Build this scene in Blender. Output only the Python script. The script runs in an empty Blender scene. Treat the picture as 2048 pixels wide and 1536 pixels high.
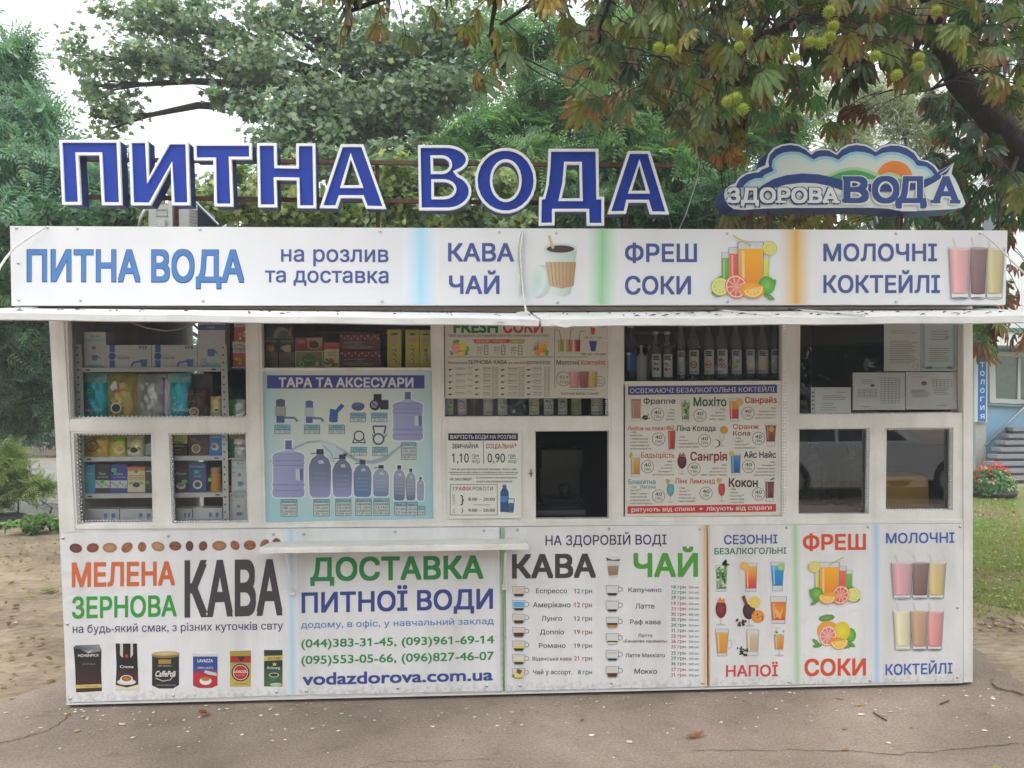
import bpy, math, random
import numpy as np
from mathutils import Vector, Matrix
from mathutils.geometry import tessellate_polygon, interpolate_bezier, delaunay_2d_cdt

S = bpy.context.scene
COL = S.collection
rnd = random.Random(7)
RNG = np.random.default_rng(11)
R = math.radians

# ------------------------------------------------------------------ camera
FPX = 1550.0
CAM = Vector((-0.296, -4.417, 1.674))
YAW, PIT, ROL = R(2.69), R(0.89), R(-0.36)
_f = Vector((math.sin(YAW) * math.cos(PIT), math.cos(YAW) * math.cos(PIT), math.sin(PIT)))
_r = Vector((math.cos(YAW), -math.sin(YAW), 0.0))
_u = _r.cross(_f)
CR = _r * math.cos(ROL) + _u * math.sin(ROL)
CU = -_r * math.sin(ROL) + _u * math.cos(ROL)
cd = bpy.data.cameras.new("camera")
cam = bpy.data.objects.new("camera", cd)
COL.objects.link(cam)
cam.matrix_world = Matrix(((CR.x, CU.x, -_f.x, CAM.x), (CR.y, CU.y, -_f.y, CAM.y), (CR.z, CU.z, -_f.z, CAM.z), (0, 0, 0, 1)))
cd.sensor_width = 36.0
cd.lens = 36.0 * FPX / 2048.0
cd.clip_start = 0.05
cd.clip_end = 2000
S.camera = cam

# ------------------------------------------------------------------ light
SUN_EL, SUN_AZ = R(56), R(-58)      # hazy sun, from the upper left in front of the kiosk
w = bpy.data.worlds.new("World")
S.world = w
w.use_nodes = True
nt = w.node_tree
bg = nt.nodes["Background"]
sky = nt.nodes.new("ShaderNodeTexSky")
sky.sky_type = 'NISHITA'
sky.sun_disc = False
sky.sun_elevation = SUN_EL
sky.sun_rotation = math.pi + SUN_AZ
sky.air_density = 2.5
sky.dust_density = 2.0
hs = nt.nodes.new("ShaderNodeHueSaturation")
hs.inputs["Saturation"].default_value = 0.18      # overcast
nt.links.new(sky.outputs[0], hs.inputs["Color"])
nt.links.new(hs.outputs[0], bg.inputs[0])
bg.inputs[1].default_value = 0.15
sd = bpy.data.lights.new("sun", 'SUN')
sd.energy = 0.85
sd.angle = R(30)
sd.color = (1.0, 0.985, 0.96)
so = bpy.data.objects.new("sun", sd)
COL.objects.link(so)
to_sun = Vector((math.sin(SUN_AZ) * math.cos(SUN_EL), -math.cos(SUN_AZ) * math.cos(SUN_EL), math.sin(SUN_EL)))
so.rotation_euler = to_sun.to_track_quat('Z', 'Y').to_euler()
so.location = (-6, -8, 12)
S.view_settings.view_transform = 'Standard'
S.view_settings.look = 'None'
S.view_settings.gamma = 1.0
S.view_settings.exposure = 1.18

# ------------------------------------------------------------------ helpers
def P(px, py, Y):
    """the point of the plane y = Y seen at photo pixel (px, py) of 2048 x 1536"""
    d = _f + CR * ((px - 1024.0) / FPX) + CU * ((768.0 - py) / FPX)
    return CAM + d * ((Y - CAM.y) / d.y)

def PG(px, py, z=0.0):
    d = _f + CR * ((px - 1024.0) / FPX) + CU * ((768.0 - py) / FPX)
    return CAM + d * ((z - CAM.z) / d.z)

def pxm(Y):
    """photo pixels per metre at y = Y"""
    return FPX / (Y - CAM.y)

def lin(c):
    return c / 12.92 if c <= 0.04045 else ((c + 0.055) / 1.055) ** 2.4

def H(s, k=1.0):
    s = s.lstrip('#')
    return tuple(min(0.9, lin(int(s[i:i + 2], 16) / 255.0) * k) for i in (0, 2, 4))

def mixc(a, b, t):
    return tuple(a[i] * (1 - t) + b[i] * t for i in range(3))

# materials -----------------------------------------------------------------
def newmat(name):
    m = bpy.data.materials.new(name)
    m.use_nodes = True
    return m, m.node_tree, m.node_tree.nodes["Principled BSDF"]

def N(nt, typ, **kw):
    n = nt.nodes.new(typ)
    for k, v in kw.items():
        if k in n.inputs:
            n.inputs[k].default_value = v
        else:
            setattr(n, k, v)
    return n

def ramp(nt, fac, stops):
    n = nt.nodes.new("ShaderNodeValToRGB")
    e = n.color_ramp.elements
    while len(e) < len(stops):
        e.new(0.5)
    for i, (p, c) in enumerate(stops):
        e[i].position = p
        e[i].color = (*c, 1) if len(c) == 3 else c
    nt.links.new(fac, n.inputs[0])
    return n.outputs[0]

def noise(nt, scale, detail=4.0, rough=0.55, coord='Object', distortion=0.0, sc=None):
    tc = nt.nodes.new("ShaderNodeTexCoord")
    n = N(nt, "ShaderNodeTexNoise", Scale=scale, Detail=detail, Roughness=rough, Distortion=distortion)
    out = tc.outputs[coord]
    if sc:
        mp = nt.nodes.new("ShaderNodeMapping")
        mp.inputs["Scale"].default_value = sc
        nt.links.new(out, mp.inputs[0])
        out = mp.outputs[0]
    nt.links.new(out, n.inputs["Vector"])
    return n.outputs["Fac"]

def mix(nt, fac, a, b, mode='MIX'):
    n = nt.nodes.new("ShaderNodeMix")
    n.data_type = 'RGBA'
    n.blend_type = mode
    for sock, v in ((n.inputs[0], fac), (n.inputs[6], a), (n.inputs[7], b)):
        if hasattr(v, 'links'):
            nt.links.new(v, sock)
        elif isinstance(v, (int, float)):
            sock.default_value = v
        else:
            sock.default_value = (*v, 1)
    return n.outputs[2]

def bump(nt, bs, h, strength=0.3, dist=0.01):
    b = N(nt, "ShaderNodeBump", Strength=strength, Distance=dist)
    nt.links.new(h, b.inputs["Height"])
    nt.links.new(b.outputs[0], bs.inputs["Normal"])

def attr_mat(name, rough=0.5, vary=0.08, nscale=30.0, metal=0.0, spec=0.4, bumpk=0.0, bscale=60.0, coat=0.0):
    m, nt, bs = newmat(name)
    a = N(nt, "ShaderNodeAttribute", attribute_name="Col")
    n = noise(nt, nscale, 5)
    v = ramp(nt, n, [(0.25, (1 - vary,) * 3), (0.75, (1.0,) * 3)])
    nt.links.new(mix(nt, 1.0, a.outputs["Color"], v, 'MULTIPLY'), bs.inputs["Base Color"])
    bs.inputs["Roughness"].default_value = rough
    bs.inputs["Metallic"].default_value = metal
    bs.inputs["Specular IOR Level"].default_value = spec
    bs.inputs["Coat Weight"].default_value = coat
    if bumpk:
        bump(nt, bs, noise(nt, bscale, 3), bumpk, 0.01)
    return m

M_PRINT = attr_mat("printed_vinyl", 0.55, 0.06, 5.0, bumpk=0.05, bscale=9)
M_PAPER = attr_mat("printed_paper", 0.7, 0.06, 12.0)
M_PACK = attr_mat("printed_pack", 0.35, 0.10, 25.0, coat=0.2)
M_FOIL = attr_mat("foil_pack", 0.26, 0.12, 18.0, metal=0.35, bumpk=0.35, bscale=26)
M_FLAT = attr_mat("plain_paint", 0.6, 0.15, 14.0)
M_GLOSS = attr_mat("gloss_paint", 0.25, 0.05, 8.0, coat=0.4)
M_PLASTIC = attr_mat("plastic", 0.3, 0.05, 8.0)
M_METAL = attr_mat("bare_metal", 0.38, 0.25, 40.0, metal=0.9)

def banner_mat():
    """white vinyl sheet: print colour from the mesh, soft creases and rain dirt of its own"""
    m, nt, bs = newmat("banner_vinyl")
    a = N(nt, "ShaderNodeAttribute", attribute_name="Col")
    st = noise(nt, 5.0, 6, 0.62, sc=(1.0, 1.0, 0.18))
    dirt = ramp(nt, st, [(0.42, (1, 1, 1)), (0.8, (0.80, 0.79, 0.76))])
    sp = noise(nt, 70.0, 3, 0.5)
    spk = ramp(nt, sp, [(0.24, (0.62, 0.6, 0.56)), (0.30, (1, 1, 1))])
    c = mix(nt, 1.0, a.outputs["Color"], dirt, 'MULTIPLY')
    c = mix(nt, 0.5, c, spk, 'MULTIPLY')
    tc = nt.nodes.new("ShaderNodeTexCoord")          # mud splashed up from the pavement
    sx = nt.nodes.new("ShaderNodeSeparateXYZ")
    nt.links.new(tc.outputs["Object"], sx.inputs[0])
    ml = N(nt, "ShaderNodeMapRange")
    for k_, v_ in (("From Min", 0.0), ("From Max", 0.16), ("To Min", 0.24), ("To Max", -0.2)):
        ml.inputs[k_].default_value = v_
    nt.links.new(sx.outputs[2], ml.inputs[0])
    sm = N(nt, "ShaderNodeMath", operation='ADD')
    nt.links.new(ml.outputs[0], sm.inputs[0])
    nt.links.new(noise(nt, 38.0, 6, 0.7), sm.inputs[1])
    c = mix(nt, ramp(nt, sm.outputs[0], [(0.62, (0, 0, 0)), (0.9, (0.55, 0.55, 0.55))]), c, H('#8f8474'))
    nt.links.new(c, bs.inputs["Base Color"])
    bs.inputs["Roughness"].default_value = 0.5
    bs.inputs["Specular IOR Level"].default_value = 0.3
    bump(nt, bs, noise(nt, 3.2, 3, 0.5, distortion=0.6), 0.5, 0.03)
    return m
M_BANNER = banner_mat()
M_VINYL = attr_mat("fascia_vinyl", 0.5, 0.11, 1.6, bumpk=0.7, bscale=2.6)

def white_wood():
    m, nt, bs = newmat("old_white_paint")
    n1 = noise(nt, 4.0, 8, 0.6)
    n2 = noise(nt, 55.0, 6, 0.65)
    base = ramp(nt, n1, [(0.3, H('#d3d2cd')), (0.7, H('#eae9e6'))])
    chip = ramp(nt, n2, [(0.24, (1, 1, 1)), (0.29, (0, 0, 0))])
    c = mix(nt, chip, base, H('#7d7468'))
    st = noise(nt, 9.0, 5, 0.6, sc=(1, 1, 0.1))
    c = mix(nt, 0.55, c, ramp(nt, st, [(0.5, (1, 1, 1)), (0.85, (0.66, 0.62, 0.55))]), 'MULTIPLY')
    nt.links.new(c, bs.inputs["Base Color"])
    bs.inputs["Roughness"].default_value = 0.5
    bump(nt, bs, noise(nt, 34.0, 6, 0.6, sc=(1, 1, 0.5)), 0.35, 0.006)
    return m
M_WOOD = white_wood()

def tin_mat():
    m, nt, bs = newmat("weathered_white_tin")
    n1 = noise(nt, 3.0, 8, 0.65)
    base = ramp(nt, n1, [(0.3, H('#c8c8c6')), (0.7, H('#e6e6e6'))])
    n2 = noise(nt, 30.0, 7, 0.7)
    chip = ramp(nt, n2, [(0.27, (1, 1, 1)), (0.33, (0, 0, 0))])
    nt.links.new(mix(nt, chip, base, H('#6e6862')), bs.inputs["Base Color"])
    bs.inputs["Roughness"].default_value = 0.45
    bump(nt, bs, noise(nt, 12.0, 6, 0.6), 0.5, 0.01)
    return m
M_TIN = tin_mat()

def solid(name, col, rough=0.5, vary=0.3, scale=20.0, metal=0.0, bumpk=0.0):
    m, nt, bs = newmat(name)
    n = noise(nt, scale, 6, 0.6)
    nt.links.new(ramp(nt, n, [(0.3, tuple(c * (1 - vary) for c in col)), (0.7, col)]), bs.inputs["Base Color"])
    bs.inputs["Roughness"].default_value = rough
    bs.inputs["Metallic"].default_value = metal
    if bumpk:
        bump(nt, bs, noise(nt, scale * 2, 5), bumpk, 0.01)
    return m
M_RUST = solid("rusty_steel", H('#7a5a48'), 0.8, 0.5, 30, bumpk=0.3)
M_GALV = solid("galvanised_steel", H('#b9bec4'), 0.45, 0.2, 25, metal=0.3)
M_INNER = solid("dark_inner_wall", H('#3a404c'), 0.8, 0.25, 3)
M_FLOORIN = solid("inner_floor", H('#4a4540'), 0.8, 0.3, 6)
M_RUBBER = solid("old_rubber", (0.03, 0.03, 0.032), 0.75, 0.5, 20, bumpk=0.4)
M_ROPE = solid("white_cord", H('#d8d8d4'), 0.7, 0.2, 60)
M_BARK = solid("dark_bark", (0.036, 0.03, 0.026), 0.9, 0.6, 14, bumpk=0.9)
M_TWIG = solid("twig_bark", (0.07, 0.055, 0.04), 0.9, 0.4, 20)

def glass_mat(name="window_glass", ior=1.52, tint=(0.95, 0.97, 0.97), boost=1.0, milk=0.0):
    m = bpy.data.materials.new(name)
    m.use_nodes = True
    nt = m.node_tree
    nt.nodes.clear()
    o = nt.nodes.new("ShaderNodeOutputMaterial")
    t = N(nt, "ShaderNodeBsdfTransparent")
    t.inputs[0].default_value = (*tint, 1)
    g = N(nt, "ShaderNodeBsdfGlossy", Roughness=0.015)
    fr = N(nt, "ShaderNodeFresnel", IOR=ior)
    mx = nt.nodes.new("ShaderNodeMixShader")
    ad = N(nt, "ShaderNodeMath", operation='MULTIPLY')
    ad.inputs[1].default_value = boost
    nt.links.new(fr.outputs[0], ad.inputs[0])
    nt.links.new(ad.outputs[0], mx.inputs[0])
    nt.links.new(t.outputs[0], mx.inputs[1])
    nt.links.new(g.outputs[0], mx.inputs[2])
    if milk:            # thick cloudy glass
        df = N(nt, "ShaderNodeBsdfDiffuse")
        df.inputs[0].default_value = (0.5, 0.54, 0.58, 1)
        m2 = nt.nodes.new("ShaderNodeMixShader")
        m2.inputs[0].default_value = milk
        nt.links.new(mx.outputs[0], m2.inputs[1])
        nt.links.new(df.outputs[0], m2.inputs[2])
        mx = m2
    nt.links.new(mx.outputs[0], o.inputs[0])
    return m
M_GLASS = glass_mat()
M_TINT = glass_mat("mirror_film_glass", 1.6, (0.85, 0.88, 0.9), 3.2)
M_BOTTLE = glass_mat("bottle_glass", 1.5, (0.72, 0.77, 0.82), 2.0, .22)

def led_mat():
    m, nt, bs = newmat("lit_led")
    n = noise(nt, 3.0)
    nt.links.new(ramp(nt, n, [(0, (0.85, 0.88, 0.9)), (1, (0.95, 0.97, 1))]), bs.inputs["Base Color"])
    bs.inputs["Emission Color"].default_value = (0.9, 0.95, 1, 1)
    bs.inputs["Emission Strength"].default_value = 0.15
    return m
M_LED = led_mat()

def leaf_mat(name, transl=0.35, rough=0.45, spec=0.35):
    m, nt, bs = newmat(name)
    a = N(nt, "ShaderNodeAttribute", attribute_name="Col")
    n = noise(nt, 40.0, 4, 0.6)
    c = mix(nt, 1.0, a.outputs["Color"], ramp(nt, n, [(0.3, (0.72,) * 3), (0.7, (1.12,) * 3)]), 'MULTIPLY')
    nt.links.new(c, bs.inputs["Base Color"])
    bs.inputs["Roughness"].default_value = rough
    bs.inputs["Specular IOR Level"].default_value = spec
    tr = nt.nodes.new("ShaderNodeBsdfTranslucent")
    nt.links.new(mix(nt, 1.0, c, (1.25, 1.3, 0.75), 'MULTIPLY'), tr.inputs[0])
    mx = nt.nodes.new("ShaderNodeMixShader")
    mx.inputs[0].default_value = transl
    out = nt.nodes["Material Output"]
    nt.links.new(bs.outputs[0], mx.inputs[1])
    nt.links.new(tr.outputs[0], mx.inputs[2])
    nt.links.new(mx.outputs[0], out.inputs[0])
    return m
M_LEAF = leaf_mat("leaf", .42)
M_LEAF_CH = leaf_mat("chestnut_leaf", 0.3, 0.4, 0.4)

# object building -------------------------------------------------------------
def base_of(o):
    v = Vector((0, 0, 0))
    while o is not None:
        v += o.location
        o = o.parent
    return v

def tag(o, label=None, cat=None, group=None, kind=None):
    if label: o["label"] = label
    if cat: o["category"] = cat
    if group: o["group"] = group
    if kind: o["kind"] = kind
    return o

def thing(name, loc, label, cat, group=None):
    o = bpy.data.objects.new(name, None)
    o.empty_display_size = 0.1
    COL.objects.link(o)
    o.location = loc
    return tag(o, label, cat, group)

class MB:
    """collects faces with colours; build() links them as one mesh object"""
    def __init__(s):
        s.v, s.f, s.c, s.mi = [], [], [], []
        s.m = 0
    def add(s, pts, faces, col=(0.5, 0.5, 0.5)):
        b = len(s.v)
        for i, p in enumerate(pts):
            s.v.append(tuple(p))
            s.c.append(col(p) if callable(col) else (col[i] if isinstance(col, list) else col))
        for f in faces:
            s.f.append([b + i for i in f])
            s.mi.append(s.m)
        return s
    def quad(s, a, b, c, d, col=(0.5, 0.5, 0.5)):
        return s.add([a, b, c, d], [(0, 1, 2, 3)], col)
    def box(s, lo, hi, col=(0.5, 0.5, 0.5)):
        x0, y0, z0 = lo; x1, y1, z1 = hi
        return s.hexa([(x0, y0, z0), (x1, y0, z0), (x1, y0, z1), (x0, y0, z1)], [(x0, y1, z0), (x1, y1, z0), (x1, y1, z1), (x0, y1, z1)], col)
    def hexa(s, front, back, col=(0.5, 0.5, 0.5)):
        """front and back: bl, br, tr, tl"""
        return s.add(list(front) + list(back), [(0, 1, 2, 3), (5, 4, 7, 6), (4, 0, 3, 7), (1, 5, 6, 2), (3, 2, 6, 7), (4, 5, 1, 0)], col)
    def tube(s, pts, rad, col=(0.5, 0.5, 0.5), seg=7, cap=True):
        pts = [Vector(p) for p in pts]
        n = len(pts)
        rads = rad if isinstance(rad, (list, tuple)) else [rad] * n
        rings, cols = [], []
        prev = None
        for i, p in enumerate(pts):
            t = (pts[min(i + 1, n - 1)] - pts[max(i - 1, 0)]).normalized()
            if prev is None:
                a = t.orthogonal().normalized()
            else:
                a = (prev - t * prev.dot(t)).normalized()
            prev = a
            b = t.cross(a)
            for k in range(seg):
                th = 2 * math.pi * k / seg
                rings.append(p + (a * math.cos(th) + b * math.sin(th)) * rads[i])
        F = []
        for i in range(n - 1):
            for k in range(seg):
                k2 = (k + 1) % seg
                F.append((i * seg + k, i * seg + k2, (i + 1) * seg + k2, (i + 1) * seg + k))
        if cap:
            F.append(tuple(range(seg - 1, -1, -1)))
            F.append(tuple((n - 1) * seg + k for k in range(seg)))
        return s.add(rings, F, col)
    def lathe(s, prof, base, seg=14, col=(0.5, 0.5, 0.5), arc=(0, 2 * math.pi)):
        """prof: (radius, z[, colour])"""
        b = Vector(base)
        full = abs(arc[1] - arc[0] - 2 * math.pi) < 1e-6
        ns = seg if full else seg + 1
        pts, cols, F = [], [], []
        for pr in prof:
            for k in range(ns):
                th = arc[0] + (arc[1] - arc[0]) * k / seg
                pts.append(b + Vector((pr[0] * math.cos(th), pr[0] * math.sin(th), pr[1])))
                cols.append(pr[2] if len(pr) > 2 else col)
        for i in range(len(prof) - 1):
            for k in range(seg):
                k2 = (k + 1) % ns
                F.append((i * ns + k, i * ns + k2, (i + 1) * ns + k2, (i + 1) * ns + k))
        return s.add(pts, F, cols)
    def sphere(s, c, r, col=(0.5, 0.5, 0.5), seg=8, rings=5, sc=(1, 1, 1)):
        c = Vector(c)
        pts, F = [], []
        for i in range(rings + 1):
            ph = math.pi * i / rings
            for k in range(seg):
                th = 2 * math.pi * k / seg
                pts.append(c + Vector((r * sc[0] * math.sin(ph) * math.cos(th), r * sc[1] * math.sin(ph) * math.sin(th), r * sc[2] * math.cos(ph))))
        for i in range(rings):
            for k in range(seg):
                k2 = (k + 1) % seg
                F.append((i * seg + k, (i + 1) * seg + k, (i + 1) * seg + k2, i * seg + k2))
        return s.add(pts, F, col)
    def plate(s, outer, holes, y0, y1, col=(0.5, 0.5, 0.5), inv=None):
        """a slab cut in pixel outlines on the plane y0 (front) and pushed back to y1"""
        loops = [outer] + list(holes)
        fr = [[P(x, y, y0) for x, y in l] for l in loops]
        bk = [[Vector((p.x, y1, p.z)) for p in l] for l in fr]
        tri = tessellate_polygon([[Vector((p.x, p.z, 0)) for p in l] for l in fr])
        flat = [p for l in fr for p in l]
        flb = [p for l in bk for p in l]
        n = len(flat)
        F = []
        for t in tri:
            a, b, c = (flat[i] for i in t)
            nrm = (b - a).cross(c - a)
            F.append(tuple(t) if nrm.y < 0 else tuple(reversed(t)))
        F += [tuple(n + i for i in reversed(f)) for f in F]
        o = 0
        for l in fr:
            m = len(l)
            for i in range(m):
                j = (i + 1) % m
                F.append((o + i, o + j, n + o + j, n + o + i))
            o += m
        return s.add(flat + flb, F, col)
    def build(s, name, mat, parent=None, smooth=False, label=None):
        me = bpy.data.meshes.new(name)
        off = base_of(parent) if parent else Vector((0, 0, 0))
        me.from_pydata([(x - off.x, y - off.y, z - off.z) for x, y, z in s.v], [], s.f)
        at = me.color_attributes.new("Col", 'FLOAT_COLOR', 'POINT')
        at.data.foreach_set("color", [k for c in s.c for k in (c[0], c[1], c[2], 1.0)])
        for m in (mat if isinstance(mat, list) else [mat]):
            me.materials.append(m)
        if isinstance(mat, list):
            me.polygons.foreach_set("material_index", s.mi)
        if smooth:
            me.polygons.foreach_set("use_smooth", [True] * len(s.f))
        me.update()
        o = bpy.data.objects.new(name, me)
        COL.objects.link(o)
        if parent:
            o.parent = parent
        if label:
            o["label"] = label
        return o

# text ------------------------------------------------------------------------
_tc = {}
def text_mesh(s):
    k = s
    if k in _tc:
        return _tc[k]
    cu = bpy.data.curves.new("t", 'FONT')
    cu.body = s
    cu.resolution_u = 3
    cu.fill_mode = 'FRONT'
    o = bpy.data.objects.new("t", cu)
    COL.objects.link(o)
    dg = bpy.context.evaluated_depsgraph_get()
    oe = o.evaluated_get(dg)
    cc = oe.to_curve(dg)
    loops = []
    for sp in cc.splines:
        bp = sp.bezier_points
        pts = []
        for i in range(len(bp)):
            p, q = bp[i], bp[(i + 1) % len(bp)]
            straight = (p.handle_right - p.co).cross(q.co - p.co).length < 1e-5 and (q.handle_left - q.co).cross(q.co - p.co).length < 1e-5
            sg = [p.co] if straight else interpolate_bezier(p.co, p.handle_right, q.handle_left, q.co, 6)[:-1]
            pts += [(z.x, z.y) for z in sg]
        cl = [z for i, z in enumerate(pts) if math.dist(z, pts[i - 1]) > 1e-5]
        if len(cl) > 2:
            loops.append(cl)
            ys = [p[1] for p in cl]
            if len(cl) == 4 and abs(max(ys) - .682) < .003 and min(ys) < .01:      # the digit 1 has no flag in this face
                x = min(p[0] for p in cl) + .01
                fl_ = [(x, .682), (x - .15, .575), (x - .15, .475), (x, .57)]
                loops.append(fl_ if sum(cl[i - 1][0] * cl[i][1] - cl[i][0] * cl[i - 1][1] for i in range(4)) > 0 else fl_[::-1])
    oe.to_curve_clear()
    ar = [sum(l[i - 1][0] * l[i][1] - l[i][0] * l[i - 1][1] for i in range(len(l))) / 2 for l in loops]
    def inside(p, l):
        c = False
        for i in range(len(l)):
            (x0, y0), (x1, y1) = l[i - 1], l[i]
            if (y0 > p[1]) != (y1 > p[1]) and p[0] < (x1 - x0) * (p[1] - y0) / (y1 - y0) + x0:
                c = not c
        return c
    host = {}
    for i in range(len(loops)):          # a hole lies wholly inside a larger loop wound the other way
        cand = [k for k in range(len(loops)) if abs(ar[k]) > abs(ar[i]) and ar[k] * ar[i] < 0 and all(inside(p, loops[k]) for p in loops[i])]
        if cand:
            host[i] = min(cand, key=lambda k: abs(ar[k]))
    own = {i: [h for h in host if host[h] == i] for i in range(len(loops)) if i not in host}
    v, f = [], []
    for n_, (i, hs_) in enumerate(own.items()):
        ls = [loops[i]] + [loops[h] for h in hs_]
        b = len(v)
        ed, q = [], 0
        for l in ls:
            ed += [(q + k, q + (k + 1) % len(l)) for k in range(len(l))]
            q += len(l)
        r_ = delaunay_2d_cdt([Vector(p) for l in ls for p in l], ed, [], 1, 1e-6)
        v += [(p.x, p.y, n_ % 4) for p in r_[0]]
        for t in r_[2]:
            c = [sum(r_[0][k][q] for k in t) / len(t) for q in (0, 1)]
            if inside(c, ls[0]) and not any(inside(c, h) for h in ls[1:]):
                f.append(tuple(b + k for k in t))
    bpy.data.objects.remove(o)
    bpy.data.curves.remove(cu)
    _tc[k] = (v, f)
    return v, f
CAPH = max(p[1] for p in text_mesh("Н")[0])
XH = max(p[1] for p in text_mesh("х")[0])

class Print:
    """flat print laid on the plane y = Y; layers are 0.4 mm apart towards the street"""
    def __init__(s, Y, step=0.0004):
        s.Y, s.step, s.mb = Y, step, MB()
        s.base, s.extra, s.named, s.split = s.mb, [], [], True
    def pt(s, x, y, L):
        return P(x, y, s.Y - s.step * L)
    def poly(s, pts, col, L=2):
        vs = [s.pt(x, y, L) for x, y in pts]
        if len(pts) <= 4:
            F = [tuple(range(len(pts)))]
        else:
            F = [tuple(t) for t in tessellate_polygon([[Vector((x, y, 0)) for x, y in pts]])]
        G = []
        for f in F:
            a, b, c = (vs[i] for i in f[:3])
            G.append(f if (b - a).cross(c - a).y < 0 else tuple(reversed(f)))
        s.mb.add(vs, G, [col(x, y) for x, y in pts] if callable(col) else col)
        return s
    def rect(s, x0, y0, x1, y1, col, L=2):
        return s.poly([(x0, y0), (x1, y0), (x1, y1), (x0, y1)], col, L)
    def ell(s, cx, cy, rx, ry, col, L=3, ang=0.0, n=16, col2=None, a0=0.0, a1=360.0):
        ca, sa = math.cos(R(ang)), math.sin(R(ang))
        full = abs(a1 - a0) >= 360
        pts = [(cx, cy)]
        m = n if full else n + 1
        for i in range(m):
            t = R(a0 + (a1 - a0) * i / n)
            x, y = rx * math.cos(t), ry * math.sin(t)
            pts.append((cx + x * ca - y * sa, cy + x * sa + y * ca))
        vs = [s.pt(x, y, L) for x, y in pts]
        F = [(0, (i + 1) % m + 1 if full else i + 2, i + 1) for i in range(n)]
        s.mb.add(vs, F, [col2 or col] + [col] * m)
        return s
    def ring(s, cx, cy, r, wd, col, L=3, n=20, ry=None):
        ry = ry or r
        pts, F = [], []
        for i in range(n):
            t = 2 * math.pi * i / n
            pts.append(s.pt(cx + r * math.cos(t), cy + ry * math.sin(t), L))
            pts.append(s.pt(cx + (r - wd) * math.cos(t), cy + (ry - wd) * math.sin(t), L))
        for i in range(n):
            j = (i + 1) % n
            F.append((2 * i, 2 * i + 1, 2 * j + 1, 2 * j))
        s.mb.add(pts, F, col)
        return s
    def line(s, pts, wd, col, L=3):
        for (x0, y0), (x1, y1) in zip(pts, pts[1:]):
            dx, dy = x1 - x0, y1 - y0
            l = math.hypot(dx, dy) or 1
            nx, ny = -dy / l * wd / 2, dx / l * wd / 2
            s.poly([(x0 + nx, y0 + ny), (x1 + nx, y1 + ny), (x1 - nx, y1 - ny), (x0 - nx, y0 - ny)], col, L)
        return s
    def frame(s, x0, y0, x1, y1, wd, col, L=3):
        return s.line([(x0, y0), (x1, y0), (x1, y1), (x0, y1), (x0, y0)], wd, col, L)
    def vgrad(s, x0, x1, y0, y1, stops, L=2):
        """stops: (fraction down, colour)"""
        for (t0, c0), (t1, c1) in zip(stops, stops[1:]):
            ya, yb = y0 + (y1 - y0) * t0, y0 + (y1 - y0) * t1
            vs = [s.pt(x0, ya, L), s.pt(x0, yb, L), s.pt(x1, yb, L), s.pt(x1, ya, L)]
            s.mb.add(vs, [(0, 1, 2, 3)], [c0, c1, c1, c0])
        return s
    def hstripe(s, xt, xb, y0, y1, half, colm, cole, L=1, n=5):
        """soft vertical stripe printed across the sheet: strongest in the middle"""
        s.part('colour_stripe')
        for sg in (-1, 1):
            for i in range(n):
                a, b = i / n, (i + 1) / n
                ca, cb = mixc(colm, cole, a ** 0.8), mixc(colm, cole, b ** 0.8)
                q = [(xt + sg * half * a, y0, ca), (xb + sg * half * a, y1, ca), (xb + sg * half * b, y1, cb), (xt + sg * half * b, y0, cb)]
                if sg < 0:
                    q.reverse()
                s.mb.add([s.pt(x, y, L) for x, y, _ in q], [(0, 1, 2, 3)], [c for _, _, c in q])
        return s
    def text(s, t, x0, x1, yt, yb, col, bold=0.012, mode='cap', yt2=None, yb2=None, L=3, shear=0.0):
        """cap (or x-height) top yt and baseline yb at the left end, yt2 / yb2 at the right end.
        bold: strokes grow by that share of the em on every side"""
        v, f = text_mesh(t)
        if not v:
            return s
        yt2 = yt if yt2 is None else yt2
        yb2 = yb if yb2 is None else yb2
        B = max(0.0, bold) * (1.0 if yb - yt > 11 else .45)
        mn, mxx = min(p[0] for p in v) - B, max(p[0] for p in v) + B
        hh = (CAPH if mode == 'cap' else XH) + B
        sh = [(0, 0)] if B < .0035 else ([(-B, 0), (B, 0)] if yb - yt < 8 else [(-B, -B), (B, -B), (-B, B), (B, B)])
        mb = s.mb
        if s.split and yb - yt > 6.5:
            s.mb = MB()
            s.extra.append(s.mb)
        for q, (dx, dy) in enumerate(sh):
            pts = []
            for x, y, z in v:
                x, y = x + dx, y + dy
                a = (x - mn) / (mxx - mn)
                b0 = yb + (yb2 - yb) * a
                t0 = yt + (yt2 - yt) * a
                yy = b0 - (b0 - t0) * ((y + (B if y < .01 else 0)) / hh if False else y / hh)
                pts.append(s.pt(x0 + (x1 - x0) * a + shear * (b0 - yy), yy, L + .08 * q + .02 * z))
            s.mb.add(pts, f, col)
        s.mb = mb
        return s
    def part(s, name):
        """what follows is a picture of its own"""
        s.mb = MB()
        s.named.append((name, s.mb))
        return s
    def build(s, name, parent, mat=None):
        m = mat or M_PRINT
        for x in s.extra:
            x.build("lettering", m, parent)
        for nm, x in s.named:
            if x.f:
                x.build(nm, m, parent)
        return s.base.build(name, m, parent) if s.base.f else None
# ============================================================ the ground first
WALL = 0.0
WHITE = H('#dcdcdf', 1.05)
YF = -0.25            # plane of the top fascia

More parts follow.
